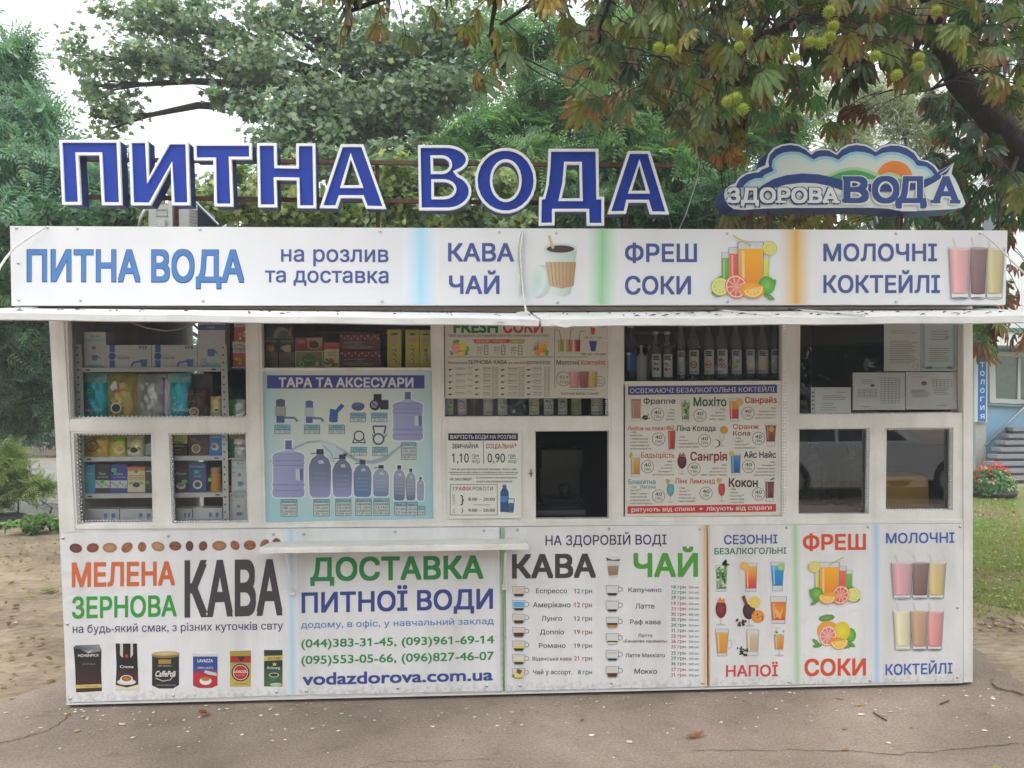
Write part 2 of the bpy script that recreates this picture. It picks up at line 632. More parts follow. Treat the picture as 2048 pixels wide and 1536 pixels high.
# ============================================================ kiosk
kb = P(1040, 1384, WALL); kb.z = 0
kiosk = thing("kiosk", kb, "white wooden street kiosk with glazed display windows and raised awning flaps", "kiosk")
OPEN = {
    'shelf_top': [(134, 625), (494, 625), (496, 835), (141, 838)],
    'coffee': [(147, 867), (305, 866), (309, 1047), (154, 1049)],
    'coffee2': [(337, 866), (494, 865), (499, 1045), (344, 1047)],
    'tea': [(522, 625), (862, 625), (867, 1038), (531, 1045)],
    'syrup': [(887, 625), (1217, 625), (1217, 833), (889, 834)],
    'service': [(1070, 862), (1218, 861), (1218, 1037), (1071, 1038)],
    'bottles': [(1247, 625), (1565, 625), (1565, 1033), (1247, 1034)],
    'papers': [(1599, 625), (1925, 625), (1925, 826), (1597, 829)],
    'jug': [(1597, 857), (1740, 856), (1738, 1028), (1595, 1029)],
    'box': [(1770, 856), (1907, 855), (1906, 1021), (1768, 1022)],
}
mb = MB()
mb.plate([(98, 585), (1945, 585), (1945, 1364), (134, 1407)], list(OPEN.values()), WALL, WALL + 0.06)
mb.build("front_frame", M_WOOD, kiosk)
# raised boards on the front frame, each butted and 3 to 6 mm proud
mb = MB()
mb.plate([(98, 640), (127, 640), (150, 1064), (121, 1066)], [], WALL - 0.005, WALL - 0.0005)
mb.plate([(1927, 640), (1945.5, 640), (1945.5, 1364), (1927, 1365)], [], WALL - 0.006, WALL - 0.0005)
mb.plate([(128, 842), (500, 840), (500, 860), (129, 862)], [], WALL - 0.004, WALL - 0.0005)
mb.plate([(500, 640), (516, 640), (525, 1050), (508, 1051)], [], WALL - 0.004, WALL - 0.0005)
mb.plate([(868, 640), (882, 640), (884, 1046), (872, 1047)], [], WALL - 0.004, WALL - 0.0005)
mb.plate([(1223, 640), (1242, 640), (1242, 1045), (1223, 1045)], [], WALL - 0.004, WALL - 0.0005)
mb.plate([(1571, 640), (1592, 640), (1590, 1043), (1571, 1043)], [], WALL - 0.004, WALL - 0.0005)
mb.plate([(151, 1050), (1926, 1040), (1926, 1046), (151, 1058)], [], WALL - 0.009, WALL - 0.0005)
mb.build("cover_strip", M_WOOD, kiosk)

tl, tr, br, bl = (P(98, 585, WALL), P(1945, 585, WALL), P(1945, 1364, WALL), P(134, 1407, WALL))
D = 2.0
z0 = 0.10
mb = MB()
t = 0.05
mb.hexa([(bl.x + .01, .061, z0), (bl.x + .06, .061, z0), (tl.x + .06, .061, 2.45), (tl.x + .01, .061, 2.45)],
        [(bl.x + .01, D, z0), (bl.x + .06, D, z0), (tl.x + .06, D, 2.45), (tl.x + .01, D, 2.45)])
mb.build("side_wall", M_WOOD, kiosk)
mb = MB()
mb.box((br.x - .06, .061, z0), (br.x - .01, D, 2.45)).build("side_wall", M_WOOD, kiosk)
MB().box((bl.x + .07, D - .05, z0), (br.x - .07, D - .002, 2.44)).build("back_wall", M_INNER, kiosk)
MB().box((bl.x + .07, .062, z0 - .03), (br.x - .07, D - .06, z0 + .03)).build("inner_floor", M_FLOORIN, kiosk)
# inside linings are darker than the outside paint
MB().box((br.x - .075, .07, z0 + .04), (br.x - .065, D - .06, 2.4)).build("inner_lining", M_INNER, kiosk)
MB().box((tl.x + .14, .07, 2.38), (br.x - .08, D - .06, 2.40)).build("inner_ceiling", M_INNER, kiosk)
MB().box((P(640, 800, .6).x, 0.82, z0 + .04), (P(1650, 800, .6).x, 0.85, 2.30)).build("inner_partition", solid('dark_partition', H('#23262d'), .9, .3, 3), kiosk)  # partition colour darkened so the inside of the service window looks unlit
# rusty base frame
MB().hexa([P(140, 1420, .02), P(1941, 1380, .02), P(1943, 1360, .02), P(138, 1400, .02)],
          [(bl.x + .03, D, -.03), (br.x - .01, D, -.03), (br.x - .01, D, .09), (bl.x + .03, D, .09)]).build("base_frame", M_RUST, kiosk)
# roof slab
rt = P(1000, 462, YF)
rl, rr = P(24, 455, YF).x, P(2012, 462, YF).x
MB().box((rl + .02, YF + .05, 2.46), (rr - .02, D + .15, 2.52)).build("roof", solid("roofing", H('#6a6a68'), 0.8, .3, 6), kiosk)
MB().box((rl + .05, YF + .06, 2.20), (rr - .05, -.003, 2.455)).build("eaves_box", solid("grey_eaves", H('#8f8f8d'), .7, .3, 5), kiosk)

# glazing: a thin frame and its pane in each opening
def inset(poly, d):
    n = len(poly)
    ar = sum(poly[i][0] * poly[(i + 1) % n][1] - poly[(i + 1) % n][0] * poly[i][1] for i in range(n))
    sg = 1 if ar > 0 else -1
    out = []
    for i in range(n):
        p0, p1, p2 = poly[i - 1], poly[i], poly[(i + 1) % n]
        def nrm(a, b):
            dx, dy = b[0] - a[0], b[1] - a[1]
            l = math.hypot(dx, dy) or 1e-9
            return (-dy / l * sg, dx / l * sg)
        n1, n2 = nrm(p0, p1), nrm(p1, p2)
        k = 1 + n1[0] * n2[0] + n1[1] * n2[1]
        k = max(k, 0.25)
        out.append((p1[0] + d * (n1[0] + n2[0]) / k, p1[1] + d * (n1[1] + n2[1]) / k))
    return out

def window(poly, glass=True, y=0.035, wd=3.5, mat=None):
    fr = MB().plate(inset(poly, -1.5), [inset(poly, wd)], y, y + .022).build("window_frame", M_WOOD, kiosk)
    if glass:
        q = inset(poly, wd - 1)
        MB().quad(*[P(a, b, y + .010) for a, b in (q[3], q[2], q[1], q[0])], (0.5, 0.5, 0.5)).build("window_pane", mat or M_GLASS, fr)
window(OPEN['shelf_top'])
window(OPEN['coffee'])
window(OPEN['coffee2'])
window([(522, 625), (862, 625), (863.5, 739), (524, 741)], wd=1.5)
window([(888.5, 796), (1217, 795), (1217, 833), (889, 834)], wd=1.5)
window([(1247, 625), (1565, 625), (1565, 764), (1247, 765)], wd=1.5)
window(OPEN['papers'], wd=2)
window(OPEN['jug'], wd=2, mat=M_TINT)
window(OPEN['box'], mat=M_TINT)
window(OPEN['service'], glass=False, wd=1)
# transom boards under the tea and bottle windows
mb = MB()
mb.plate([(523.5, 735.5), (863.5, 735), (863.6, 741), (523.7, 742)], [], .012, .034).build("transom", M_WOOD, kiosk)
mb = MB()
mb.plate([(1247.5, 762.5), (1564.5, 761.5), (1564.5, 768), (1247.5, 769)], [], .012, .034).build("transom", M_WOOD, kiosk)

# strings of small lamps round the panes
def beads(pts, n, r=0.0034, y=0.022, zig=0.0):
    mb = MB()
    path = []
    L = [math.dist(a, b) for a, b in zip(pts, pts[1:])]
    tot = sum(L)
    for i in range(n):
        d = tot * i / (n - 1)
        k = 0
        while k < len(L) - 1 and d > L[k]:
            d -= L[k]; k += 1
        a, b = pts[k], pts[k + 1]
        q = d / L[k]
        x, yy = a[0] + (b[0] - a[0]) * q, a[1] + (b[1] - a[1]) * q
        x += zig * (1 if i % 2 else -1) + rnd.uniform(-.5, .5)
        path.append(P(x, yy + rnd.uniform(-.5, .5), y))
    for p in path:
        mb.sphere(p, r * rnd.uniform(.75, 1.1), (0.9, 0.9, 0.9), 6, 4)
    o = mb.build("lamp_string", M_LED, kiosk, smooth=True)
    w_ = MB()
    w_.tube([p + Vector((0, .004, 0)) for p in path], .0014, H('#5a5a58'), 4)
    w_.build("wire", M_FLAT, o)
beads([(136, 640), (145, 834)], 34)
beads([(150, 833), (492, 832)], 40, .0028)
beads([(156, 872), (162, 1044)], 46, zig=2.6)
beads([(166, 1042), (304, 1040)], 24)
beads([(152, 870), (302, 868)], 22, .0034)
beads([(342, 870), (349, 1042)], 34, zig=1.2)
beads([(352, 1043), (496, 1041)], 28)
beads([(342, 868), (492, 867)], 24, .0034)
beads([(1216, 648), (1216, 832)], 34, .0028, y=.012)
beads([(1212, 797), (1212, 828)], 9, .0036)
beads([(1569, 652), (1568, 1030)], 62, .0036, y=-.004)
beads([(1735, 860), (1734, 1008)], 27)
beads([(1901, 858), (1900, 1012)], 28)
beads([(1773, 1020), (1880, 1019)], 18, .0026)
beads([(1773, 860), (1900, 858)], 22, .0026)
beads([(1600, 828), (1920, 825)], 20, .0026)

# --- awning flaps (raised shutters)
def flap(xa, xb, ya_l, ya_r, yl_l, yl_r, lip_l, lip_r, Yr, Yf, seams=()):
    """rear edge ya at Yr, front edge yl at Yf, lip height in px; left / right"""
    mb = MB()
    n = 14
    for i in range(n):
        t0, t1 = i / n, (i + 1) / n
        def col(t, wob):
            x = xa + (xb - xa) * t
            rr_ = P(x, ya_l + (ya_r - ya_l) * t, Yr)
            ff = P(x, yl_l + (yl_r - yl_l) * t + wob, Yf)
            fl = P(x, yl_l + (yl_r - yl_l) * t + lip_l + (lip_r - lip_l) * t + wob * .6, Yf)
            rr_.x = ff.x
            return rr_, ff, fl
        w0, w1 = 1.2 * math.sin(i * 1.9), 1.2 * math.sin((i + 1) * 1.9)
        a, b = col(t0, w0), col(t1, w1)
        th = Vector((0, 0, -.022))
        inn = Vector((0, .05, 0))
        mb.quad(a[1], b[1], b[0], a[0])
        mb.quad(a[2], b[2], b[1], a[1])
        mb.quad(a[2] + inn, b[2] + inn, b[2], a[2])
        mb.quad(a[1] + inn + th, b[1] + inn + th, b[2] + inn, a[2] + inn)
        mb.quad(a[0] + th, b[0] + th, b[1] + inn + th, a[1] + inn + th)
        mb.quad(a[0], b[0], b[0] + th, a[0] + th)
        if i in (0, n - 1):
            e = a if i == 0 else b
            mb.add([e[0], e[1], e[2], e[2] + inn, e[1] + inn + th, e[0] + th], [(0, 1, 2, 3, 4, 5)])
    o = mb.build("awning_flap", M_TIN, kiosk)
    for (xr, xf) in seams:
        t = (xf - xa) / (xb - xa)
        r_ = P(xr, ya_l + (ya_r - ya_l) * t + 2.2, Yr - .06)
        f_ = P(xf, yl_l + (yl_r - yl_l) * t - 1.5, Yf + .01)
        MB().tube([r_ + Vector((0, 0, .004)), f_ + Vector((0, 0, .006))], .0085, seg=5).build("seam", M_TIN, o)
flap(-140, 1078, 614, 624, 624.5, 639, 13, 12, -.06, -.80, ())
flap(1083, 2190, 622, 617, 638, 631, 14, 13, -.06, -.80, ((1430, 1545), (1578, 1728),))
# torn tin at the joint
for (x, y, s) in ((1128, 648, 26), (1046, 628, 18), (1000, 641, 10)):
    pts = [(x + s * rnd.uniform(.6, 1) * math.cos(a), y + s * .32 * rnd.uniform(.5, 1) * math.sin(a)) for a in [k * .7 for k in range(9)]]
    MB().plate(pts, [], -.812, -.806).build("torn_tin", M_TIN, kiosk)
# hinge gutter under the fascia
mb = MB()
a, b = P(24, 612, -.235), P(2009, 612, -.235)
mb.box((a.x + .06, -.232, 2.172), (b.x - .06, -.10, 2.196)).build("gutter", solid("grey_gutter", H('#8d8d90'), .6, .35, 8), kiosk)

# --- counter shelf
sh0, sh1 = P(519, 1095, -.17), P(1056, 1087, -.17)
zt, zb = (sh0.z + sh1.z) / 2, 0
zt0, zt1 = sh0.z, sh1.z
mb = MB()
mb.hexa([(sh0.x, -.17, zt0 - .024), (sh1.x, -.17, zt1 - .024), (sh1.x, -.17, zt1), (sh0.x, -.17, zt0)],
        [(sh0.x + .02, -.014, zt0 - .024), (sh1.x - .02, -.014, zt1 - .024), (sh1.x - .02, -.014, zt1), (sh0.x + .02, -.014, zt0)])
shelf = mb.build("counter_shelf", M_WOOD, kiosk)
mb = MB()
mb.hexa([(sh0.x - .003, -.182, zt0 - .030), (sh1.x + .003, -.182, zt1 - .030), (sh1.x + .003, -.182, zt1 - .012), (sh0.x - .003, -.182, zt0 - .012)],
        [(sh0.x - .003, -.1705, zt0 - .030), (sh1.x + .003, -.1705, zt1 - .030), (sh1.x + .003, -.1705, zt1 - .012), (sh0.x - .003, -.1705, zt0 - .012)])
mb.build("edge_strip", M_WOOD, shelf)
for (xa, ya, xb, yb) in ((572, 1108, 585, 1184), (1011, 1106, 1009, 1174)):
    p0, p1 = P(xa, ya, -.135), P(xb, yb, -.022)
    mb = MB()
    mb.tube([p0, p1], .0075, seg=6)
    mb.tube([p0 + Vector((0, -.012, .0)), (p0.x, -.02, p0.z)], .006, seg=6)
    mb.box((p1.x - .014, -.026, p1.z - .016), (p1.x + .014, -.014, p1.z + .016))
    mb.build("bracket", M_TIN, kiosk)

# latch on the service window frame
mb = MB()
q = P(1062, 946, -.008)
mb.box((q.x - .002, -.012, q.z - .022), (q.x + .002, -.003, q.z + .022))
mb.box((q.x - .012, -.016, q.z - .004), (q.x + .008, -.012, q.z + .003))
mb.build("latch", M_RUST, kiosk)

# inner edge of the service counter seen in the dark opening
mb = MB()
a, b = P(1072, 1018, .16), P(1168, 1018, .16)
mb.box((a.x, .10, a.z - .03), (b.x, .5, a.z)).build("inner_counter", solid("grey_counter", H('#363a40'), .5), kiosk)
# window sills inside, on which the goods stand
for nm, (xa, xb, y, Y1) in {'a': (524, 862, 737, .32), 'b': (889, 1217, 834.5, .32), 'c': (1248, 1565, 764, .32), 'd': (1597, 1738, 1029.5, .75), 'e': (1770, 1906, 1022.5, .75)}.items():
    a, b = P(xa, y, .062), P(xb, y, .062)
    MB().box((a.x, .0605, min(a.z, b.z) - .02), (b.x, Y1, min(a.z, b.z))).build("inner_sill", M_GALV, kiosk)

# ============================================================ rivets
def rivets(sign, pts, Y):
    first = None
    for (x, y) in pts:
        p = P(x, y, Y)
        if first is None:
            mb = MB()
            mb.lathe([(0.0, -.0005), (.0085, -.0005), (.0085, .0015), (.007, .0022), (.0052, .0045), (.0025, .006), (0, .0063)], (0, 0, 0), 10, (0.55, 0.55, 0.56))
            first = mb.build("rivet", M_METAL, None, smooth=True)
            first.rotation_euler = (math.pi / 2, 0, 0)
            o = first
        else:
            o = first.copy()
            COL.objects.link(o)
        o.parent = sign
        off = base_of(sign)
        o.location = (p.x - off.x, p.y - off.y, p.z - off.z)

def sheet(name, quad, Y, thick, col, label, cat, mat=None, group=None, bulge=0.0):
    """a sign: Empty at its lower edge > board"""
    b = P((quad[2][0] + quad[3][0]) / 2, (quad[2][1] + quad[3][1]) / 2, Y)
    s_ = thing(name, b, label, cat, group)
    MB().plate(quad, [], Y, Y + thick, col).build("board", mat or M_BANNER, s_)
    return s_

# ============================================================ printed pictures
LINE = H('#8f9298')
def tumbler(pr, cx, yt, yb, wt, wb, stops, L=4, rim=LINE, empty=0.12, base=0.1, shine=True):
    """glass of drink: liquid from `empty` down to `base` above the foot"""
    h = yb - yt
    X = lambda f: (wt + (wb - wt) * f) / 2
    pr.poly([(cx - X(0), yt), (cx + X(0), yt), (cx + X(1), yb), (cx - X(1), yb)], H('#cfd2d4'), L)
    n = len(stops)
    for (t0, c0), (t1, c1) in zip(stops, stops[1:]):
        f0, f1 = empty + (1 - empty - base) * t0, empty + (1 - empty - base) * t1
        a, b = X(f0) * .94, X(f1) * .94
        vs = [pr.pt(cx - a, yt + h * f0, L + 1), pr.pt(cx - b, yt + h * f1, L + 1), pr.pt(cx + b, yt + h * f1, L + 1), pr.pt(cx + a, yt + h * f0, L + 1)]
        pr.mb.add(vs, [(0, 1, 2, 3)], [c0, c1, c1, c0])
    if shine:
        f0, f1 = empty + .04, 1 - base - .04
        c = mixc(stops[0][1], (0.8, 0.8, 0.8), .35)
        pr.poly([(cx - X(f0) * .72, yt + h * f0), (cx - X(f0) * .5, yt + h * f0), (cx - X(f1) * .5, yt + h * f1), (cx - X(f1) * .72, yt + h * f1)], c, L + 2)
    pr.line([(cx - X(0), yt), (cx - X(1), yb), (cx + X(1), yb), (cx + X(0), yt)], max(.7, wt * .035), rim, L + 2)
    pr.line([(cx - X(0), yt), (cx + X(0), yt)], max(.5, wt * .02), rim, L + 2)

def citrus(pr, cx, cy, r, peel, pith, flesh, L=6, ang=0, half=False, sq=1.0):
    a0, a1 = (0, 180) if half else (0, 360)
    pr.ell(cx, cy, r, r * sq, peel, L, ang, 18, None, a0, a1)
    pr.ell(cx, cy, r * .9, r * .9 * sq, pith, L + 1, ang, 18, None, a0, a1)
    k = 5 if half else 9
    for i in range(k):
        s0 = a0 + (a1 - a0) * i / k + 3
        s1 = a0 + (a1 - a0) * (i + 1) / k - 3
        pr.ell(cx, cy, r * .8, r * .8 * sq, flesh, L + 2, ang, 4, mixc(flesh, pith, .45), s0, s1)

GREEN_L = H('#4d8f3a')
def leafp(pr, x, y, l, ang, col=GREEN_L, L=5):
    pr.ell(x, y, l, l * .42, col, L, ang, 8, mixc(col, (0.5, 0.6, 0.3), .3))

def juices(pr, x0, y0, x1, y1, flip=False, L=3):
    """four glasses of juice behind cut fruit"""
    w_, h = x1 - x0, y1 - y0
    def X(f):
        return x0 + w_ * ((1 - f) if flip else f)
    g = [(.24, .25, .2, ['#7fb84e', '#5a9e3a']), (.40, .17, .28, ['#e2705a', '#cf4a3c']), (.82, .27, .2, ['#dcdc52', '#b9c435']), (.62, .08, .42, ['#f0b02c', '#e8862a'])]
    for i, (f, t, ww, cs) in enumerate(g):
        tumbler(pr, X(f), y0 + h * t, y0 + h * .86, w_ * ww, w_ * ww * .94, [(0, H(cs[0])), (1, H(cs[1]))], L + i * 3, empty=.14, base=.02)
    LL = L + 13
    pr.line([(X(.62), y0 + h * .14), (X(.32), y0 - h * .03)], w_ * .02, H('#c9c247'), LL)
    citrus(pr, X(.93), y0 + h * .18, w_ * .12, H('#c9c23c'), H('#e6e2a8'), H('#d8d05a'), LL)
    for (f, t, a) in ((.03, .8, 60), (.1, .68, -40), (.06, .92, 20), (.99, .76, -70), (.93, .97, 30)):
        leafp(pr, X(f), y0 + h * t, w_ * .09, a if not flip else 180 - a, L=LL)
    pr.ell(X(.88), y0 + h * .78, w_ * .14, h * .15, H('#4f9a3c'), LL + 1, 0, 14, H('#86bf5c'))
    citrus(pr, X(.12), y0 + h * .80, w_ * .15, H('#c4c43e'), H('#e8e6b4'), H('#cfd266'), LL + 2)
    citrus(pr, X(.38), y0 + h * .80, w_ * .18, H('#dd8060'), H('#eed9c8'), H('#d9564c'), LL + 5, ang=-25 if not flip else 25, sq=1.12)
    pr.ell(X(.64), y0 + h * .86, w_ * .2, h * .13, H('#e79a35'), LL + 8, 10 if not flip else -10, 14, H('#f0b04a'))
    citrus(pr, X(.66), y0 + h * .83, w_ * .17, H('#e8a23c'), H('#f2dfa8'), H('#f0b83e'), LL + 9, ang=-14 if not flip else 8, half=True, sq=.9)

def fruit(pr, x0, y0, x1, y1, L=3):
    w_, h = x1 - x0, y1 - y0
    for (f, t, a, l) in ((.05, .8, 40, .12), (.08, .9, -10, .12), (.3, .06, -8, .2), (.88, .86, 30, .12), (.8, .93, -20, .1)):
        leafp(pr, x0 + w_ * f, y0 + h * t, w_ * l, a, L=L)
    pr.ell(x0 + w_ * .87, y0 + h * .58, w_ * .13, h * .22, H('#4f9a3c'), L + 1, 0, 14, H('#7fc050'))
    pr.ell(x0 + w_ * .33, y0 + h * .45, w_ * .26, h * .30, H('#e39a3e'), L + 1, 0, 16, H('#ecb04c'))
    pr.ell(x0 + w_ * .66, y0 + h * .47, w_ * .2, h * .3, H('#d9c42c'), L + 2, 20, 16, H('#e6d64a'))
    citrus(pr, x0 + w_ * .33, y0 + h * .60, w_ * .21, H('#e09a72'), H('#efdccc'), H('#dc7478'), L + 3, 15, sq=1.2)
    pr.ell(x0 + w_ * .58, y0 + h * .82, w_ * .22, h * .17, H('#e0902e'), L + 6, 8, 14, H('#ecaa44'))
    citrus(pr, x0 + w_ * .6, y0 + h * .76, w_ * .21, H('#e8a23c'), H('#f2dfa8'), H('#f0b83e'), L + 7, -8, True, .95)

def shakes(pr, x0, y0, x1, y1, cols, L=3, straws=True, order=None):
    """three tapered glasses of milk shake, shaded across as printed"""
    w_, h = x1 - x0, y1 - y0
    n = len(cols)
    cx = [x0 + w_ * f for f in (.19, .51, .80)]
    order = list(order or range(n))
    for q, i in enumerate(order):
        c = H(cols[i])
        l = L + 1 + 4 * q
        wt, wb = w_ * (.38 if i == 0 else .35), w_ * (.29 if i == 0 else .26)
        yt = y0 + h * (.17 if i != 1 or not straws else .16)
        if straws:
            pr.line([(cx[i] - w_ * .12, y0), (cx[i] - w_ * .07, y0 + h * .2)], w_ * .028, H('#c9ccd0'), L)
        pr.poly([(cx[i] - wt / 2, yt), (cx[i] + wt / 2, yt), (cx[i] + wb / 2, y1), (cx[i] - wb / 2, y1)], H('#d9dbdc'), l)
        pr.ell(cx[i], y1, wb / 2, h * .02, H('#c3c6c9'), l)
        ya, yb = yt + h * .025, y1 - h * .085
        fb = (yb - yt) / (y1 - yt)
        X = lambda u, t: cx[i] + u * ((wt + (wb - wt) * t * fb) / 2 - w_ * .012)
        us = [(-1, .62), (-.8, .95), (-.45, 1.18), (0, 1.0), (.5, .9), (.82, .78), (1, .55)]
        for (u0, k0), (u1, k1) in zip(us, us[1:]):
            cc = [mixc(tuple(v * kk for v in c), (.75, .72, .7), .12 if tt else .0) for kk, tt in ((k0, 1), (k0, 0), (k1, 0), (k1, 1))]
            vs = [pr.pt(X(u0, 0), ya, l + 1), pr.pt(X(u0, 1), yb, l + 1), pr.pt(X(u1, 1), yb, l + 1), pr.pt(X(u1, 0), ya, l + 1)]
            pr.mb.add(vs, [(0, 1, 2, 3)], [tuple(min(.9, v) for v in c_) for c_ in cc])
        pr.ell(cx[i], ya, wt / 2 - w_ * .012, h * .022, mixc(c, (.85, .82, .8), .35), l + 2)
        pr.ell(cx[i], yb, wb / 2 - w_ * .005, h * .018, tuple(v * .8 for v in c), l + 1.5)
        pr.line([(cx[i] - wt / 2, yt), (cx[i] - wb / 2, y1)], w_ * .012, H('#8d8f93'), l + 2.5)
        pr.line([(cx[i] + wt / 2, yt), (cx[i] + wb / 2, y1)], w_ * .012, H('#8d8f93'), l + 2.5)
        pr.ring(cx[i], y1 - h * .004, wb / 2, w_ * .012, H('#85888c'), l + 2.5, 18, h * .022)

def minicup(pr, x0, y0, x1, y1, kind, L=3):
    """small glass cup with coffee: kind = list of (fraction from the bottom, colour)"""
    w_, h = x1 - x0, y1 - y0
    cx, ww = x0 + w_ * .37, w_ * .74
    def half(f):                # half width at height fraction f from the top
        return ww / 2 * (1 - .08 * f if f < .55 else (1 - .044) * math.sqrt(max(0, 1 - ((f - .55) / .5) ** 2 * .75)))
    pr.ring(x0 + w_ * .83, y0 + h * .38, w_ * .16, w_ * .045, LINE, L, 14, h * .25)
    ys = [i / 10 for i in range(11)]
    pr.poly([(cx - half(f), y0 + h * f) for f in ys] + [(cx + half(f), y0 + h * f) for f in reversed(ys)], H('#d2d2d0'), L + 1)
    f0 = .95
    for fr, c in kind:
        f1 = f0 - fr
        ff = [f0 + (f1 - f0) * i / 4 for i in range(5)]
        pr.poly([(cx - half(f) * .86, y0 + h * f) for f in reversed(ff)] + [(cx + half(f) * .86, y0 + h * f) for f in ff], H(c), L + 2)
        f0 = f1
    pr.line([(cx - half(f), y0 + h * f) for f in ys], .9, LINE, L + 3)
    pr.line([(cx + half(f), y0 + h * f) for f in ys], .9, LINE, L + 3)
    pr.line([(cx - half(0), y0), (cx + half(0), y0)], .9, LINE, L + 3)
    pr.line([(cx - half(1), y0 + h), (cx + half(1), y0 + h)], 1.2, LINE, L + 3)

def stem_glass(pr, cx, yt, yb, w_, cols, L=3, flute=False):
    h = yb - yt
    pr.ell(cx, yb - h * .03, w_ * .38, h * .03, H('#b8bbbf'), L)
    pr.line([(cx, yt + h * .7), (cx, yb - h * .03)], w_ * .1, H('#b8bbbf'), L)
    pr.ell(cx, yt + h * .38, w_ * .5, h * .36, H('#ccced0'), L, 0, 18)
    pr.ell(cx, yt + h * .40, w_ * .46, h * .33, H(cols[1]), L + 1, 0, 18, H(cols[0]))
    pr.rect(cx - w_ * .36, yt, cx + w_ * .36, yt + h * .16, H('#d0d2d2'), L + 2)

# ============================================================ TOP FASCIA
fascia = sheet("fascia_sign", [(20, 452), (2015, 461), (2011, 609), (23, 611)], YF, .045, WHITE,
               "long white vinyl fascia sign above the awning reading ПИТНА ВОДА, with juice and shake pictures", "sign", M_VINYL)
pr = Print(YF)
NB = H('#47558f'); LB = H('#4c7db8')
pr.hstripe(842, 842, 456.2, 608, 36, H('#a6d6ee'), WHITE)
pr.hstripe(1206, 1203, 458.2, 608, 34, H('#93c998'), WHITE)
pr.hstripe(1592, 1592, 460, 608, 36, H('#dba94a'), WHITE)
pr.build("colour_stripe", fascia)
pr = Print(YF)
DK = H('#3a4f86')
pr.text("ПИТНА ВОДА", 53, 489, 498, 561.5, DK, .035, yt2=499, yb2=563, L=2)
pr.text("ПИТНА ВОДА", 55, 487.5, 499, 560.5, LB, .020, yt2=500, yb2=562, L=3)
pr.text("на розлив", 562, 777, 498.5, 522.5, NB, .012, 'x', 499, 524)
pr.text("та доставка", 530, 777, 541, 564, NB, .012, 'x', 542, 566)
pr.text("КАВА", 896, 1028, 486, 522, NB, .022)
pr.text("ЧАЙ", 898, 999, 551, 587, NB, .022)
pr.text("ФРЕШ", 1250, 1394, 487, 523, NB, .022)
pr.text("СОКИ", 1250, 1382, 552, 588, NB, .022)
pr.text("МОЛОЧНІ", 1647, 1874, 487, 521.5, NB, .022)
pr.text("КОКТЕЙЛІ", 1647, 1880, 550, 585, NB, .022)
pr.build("lettering", fascia)
pr = Print(YF)
pr.part('printed_cup')
pr.ell(1082, 563, 22, 34, H('#b9c9c4'), 2, 12, 22, H('#cbd8d4'))
pr.ell(1075, 563, 17, 31, H('#d3dedb'), 3, 12, 20, H('#c3d0cc'))
pr.poly([(1088, 497), (1154, 497), (1141, 588), (1130, 592), (1113, 592), (1103, 588)], lambda x, y: H('#d4dcd8') if x < 1120 else H('#aebcb4'), 4)
pr.poly([(1091, 524), (1152, 524), (1147, 572), (1124, 577), (1099, 572)], lambda x, y: H('#cdb391') if x < 1120 else H('#a98a63'), 5)
for i in range(7):
    pr.line([(1093 + i * 8, 525), (1101 + i * 6.5, 572)], .8, H('#9a7a55'), 6)
    pr.line([(1150 - i * 8, 525), (1145 - i * 6.5, 572)], .8, H('#9a7a55'), 6)
pr.ell(1121, 497, 33.5, 10.5, H('#c6d0cb'), 6)
pr.ell(1121, 498, 28, 7.5, H('#4a3a36'), 7)
pr.poly([(1096, 472), (1100, 470), (1109, 496), (1104, 498)], H('#c9b48e'), 8)
pr.part('printed_juice')
juices(pr, 1426, 474, 1548, 598)
pr.part('printed_milk_shake')
shakes(pr, 1898, 474, 2012, 597, ['#dca3a6', '#7d6062', '#c2b788'], order=(2, 1, 0))
pr.build("printed_picture", fascia)
rivets(fascia, [(33, 456), (95, 455), (155, 457), (400, 459), (760, 463), (998, 465), (1112, 466), (1455, 467), (1792, 467), (1960, 467), (37, 526), (38, 600), (161, 601), (406, 602), (764, 603), (1115, 605), (1455, 604), (1792, 603)], YF)

# ============================================================ LOWER BANNERS
YL = -.012
GREEN_T, BLUE_T, RED_T, ORANGE_T, BLACK_T = H('#2f8a4a'), H('#3a4a90'), H('#cf4a42'), H('#d4602f'), H('#453f45')
# --- ground bean coffee
s1 = sheet("coffee_banner", [(122, 1067), (580.5, 1057), (584.5, 1390), (133, 1405)], YL, .006, WHITE,
           "white banner low on the left reading МЕЛЕНА ЗЕРНОВА КАВА with a row of coffee beans", "banner")
pr = Print(YL)
pr.text("МЕЛЕНА", 143.5, 350, 1125, 1173, H('#cf6a41'), .028, yt2=1122.5, yb2=1169)
pr.text("ЗЕРНОВА", 144, 353.5, 1193.5, 1236, H('#3a9a44'), .022, yt2=1190, yb2=1231.5)
pr.text("КАВА", 369, 565, 1120.5, 1231, BLACK_T, .03, yt2=1118, yb2=1226.5)
pr.text("на будь-який смак, з різних куточків свту", 145.5, 566, 1253.5, 1266, H('#3c4368'), .005, 'x', 1247, 1258.5)
pr.build("lettering", s1)
pr = Print(YL)
cols = ['#6a4238', '#8a4f3e', '#b08560', '#a36d4a', '#a86a45', '#b58a66', '#8d5a3f', '#5d423b', '#7d4a3b', '#a97a5a', '#a06a48', '#9c6341', '#a8714d', '#8d5540']
xs = [(151.6, 1096.4), (185.5, 1095.7), (219.6, 1095.4), (254, 1095), (284, 1093.7), (316, 1093), (350.5, 1092), (379, 1092), (406, 1092), (438.5, 1091.5), (470, 1090.7), (499.7, 1090.5), (529, 1087.5), (553, 1084.5)]
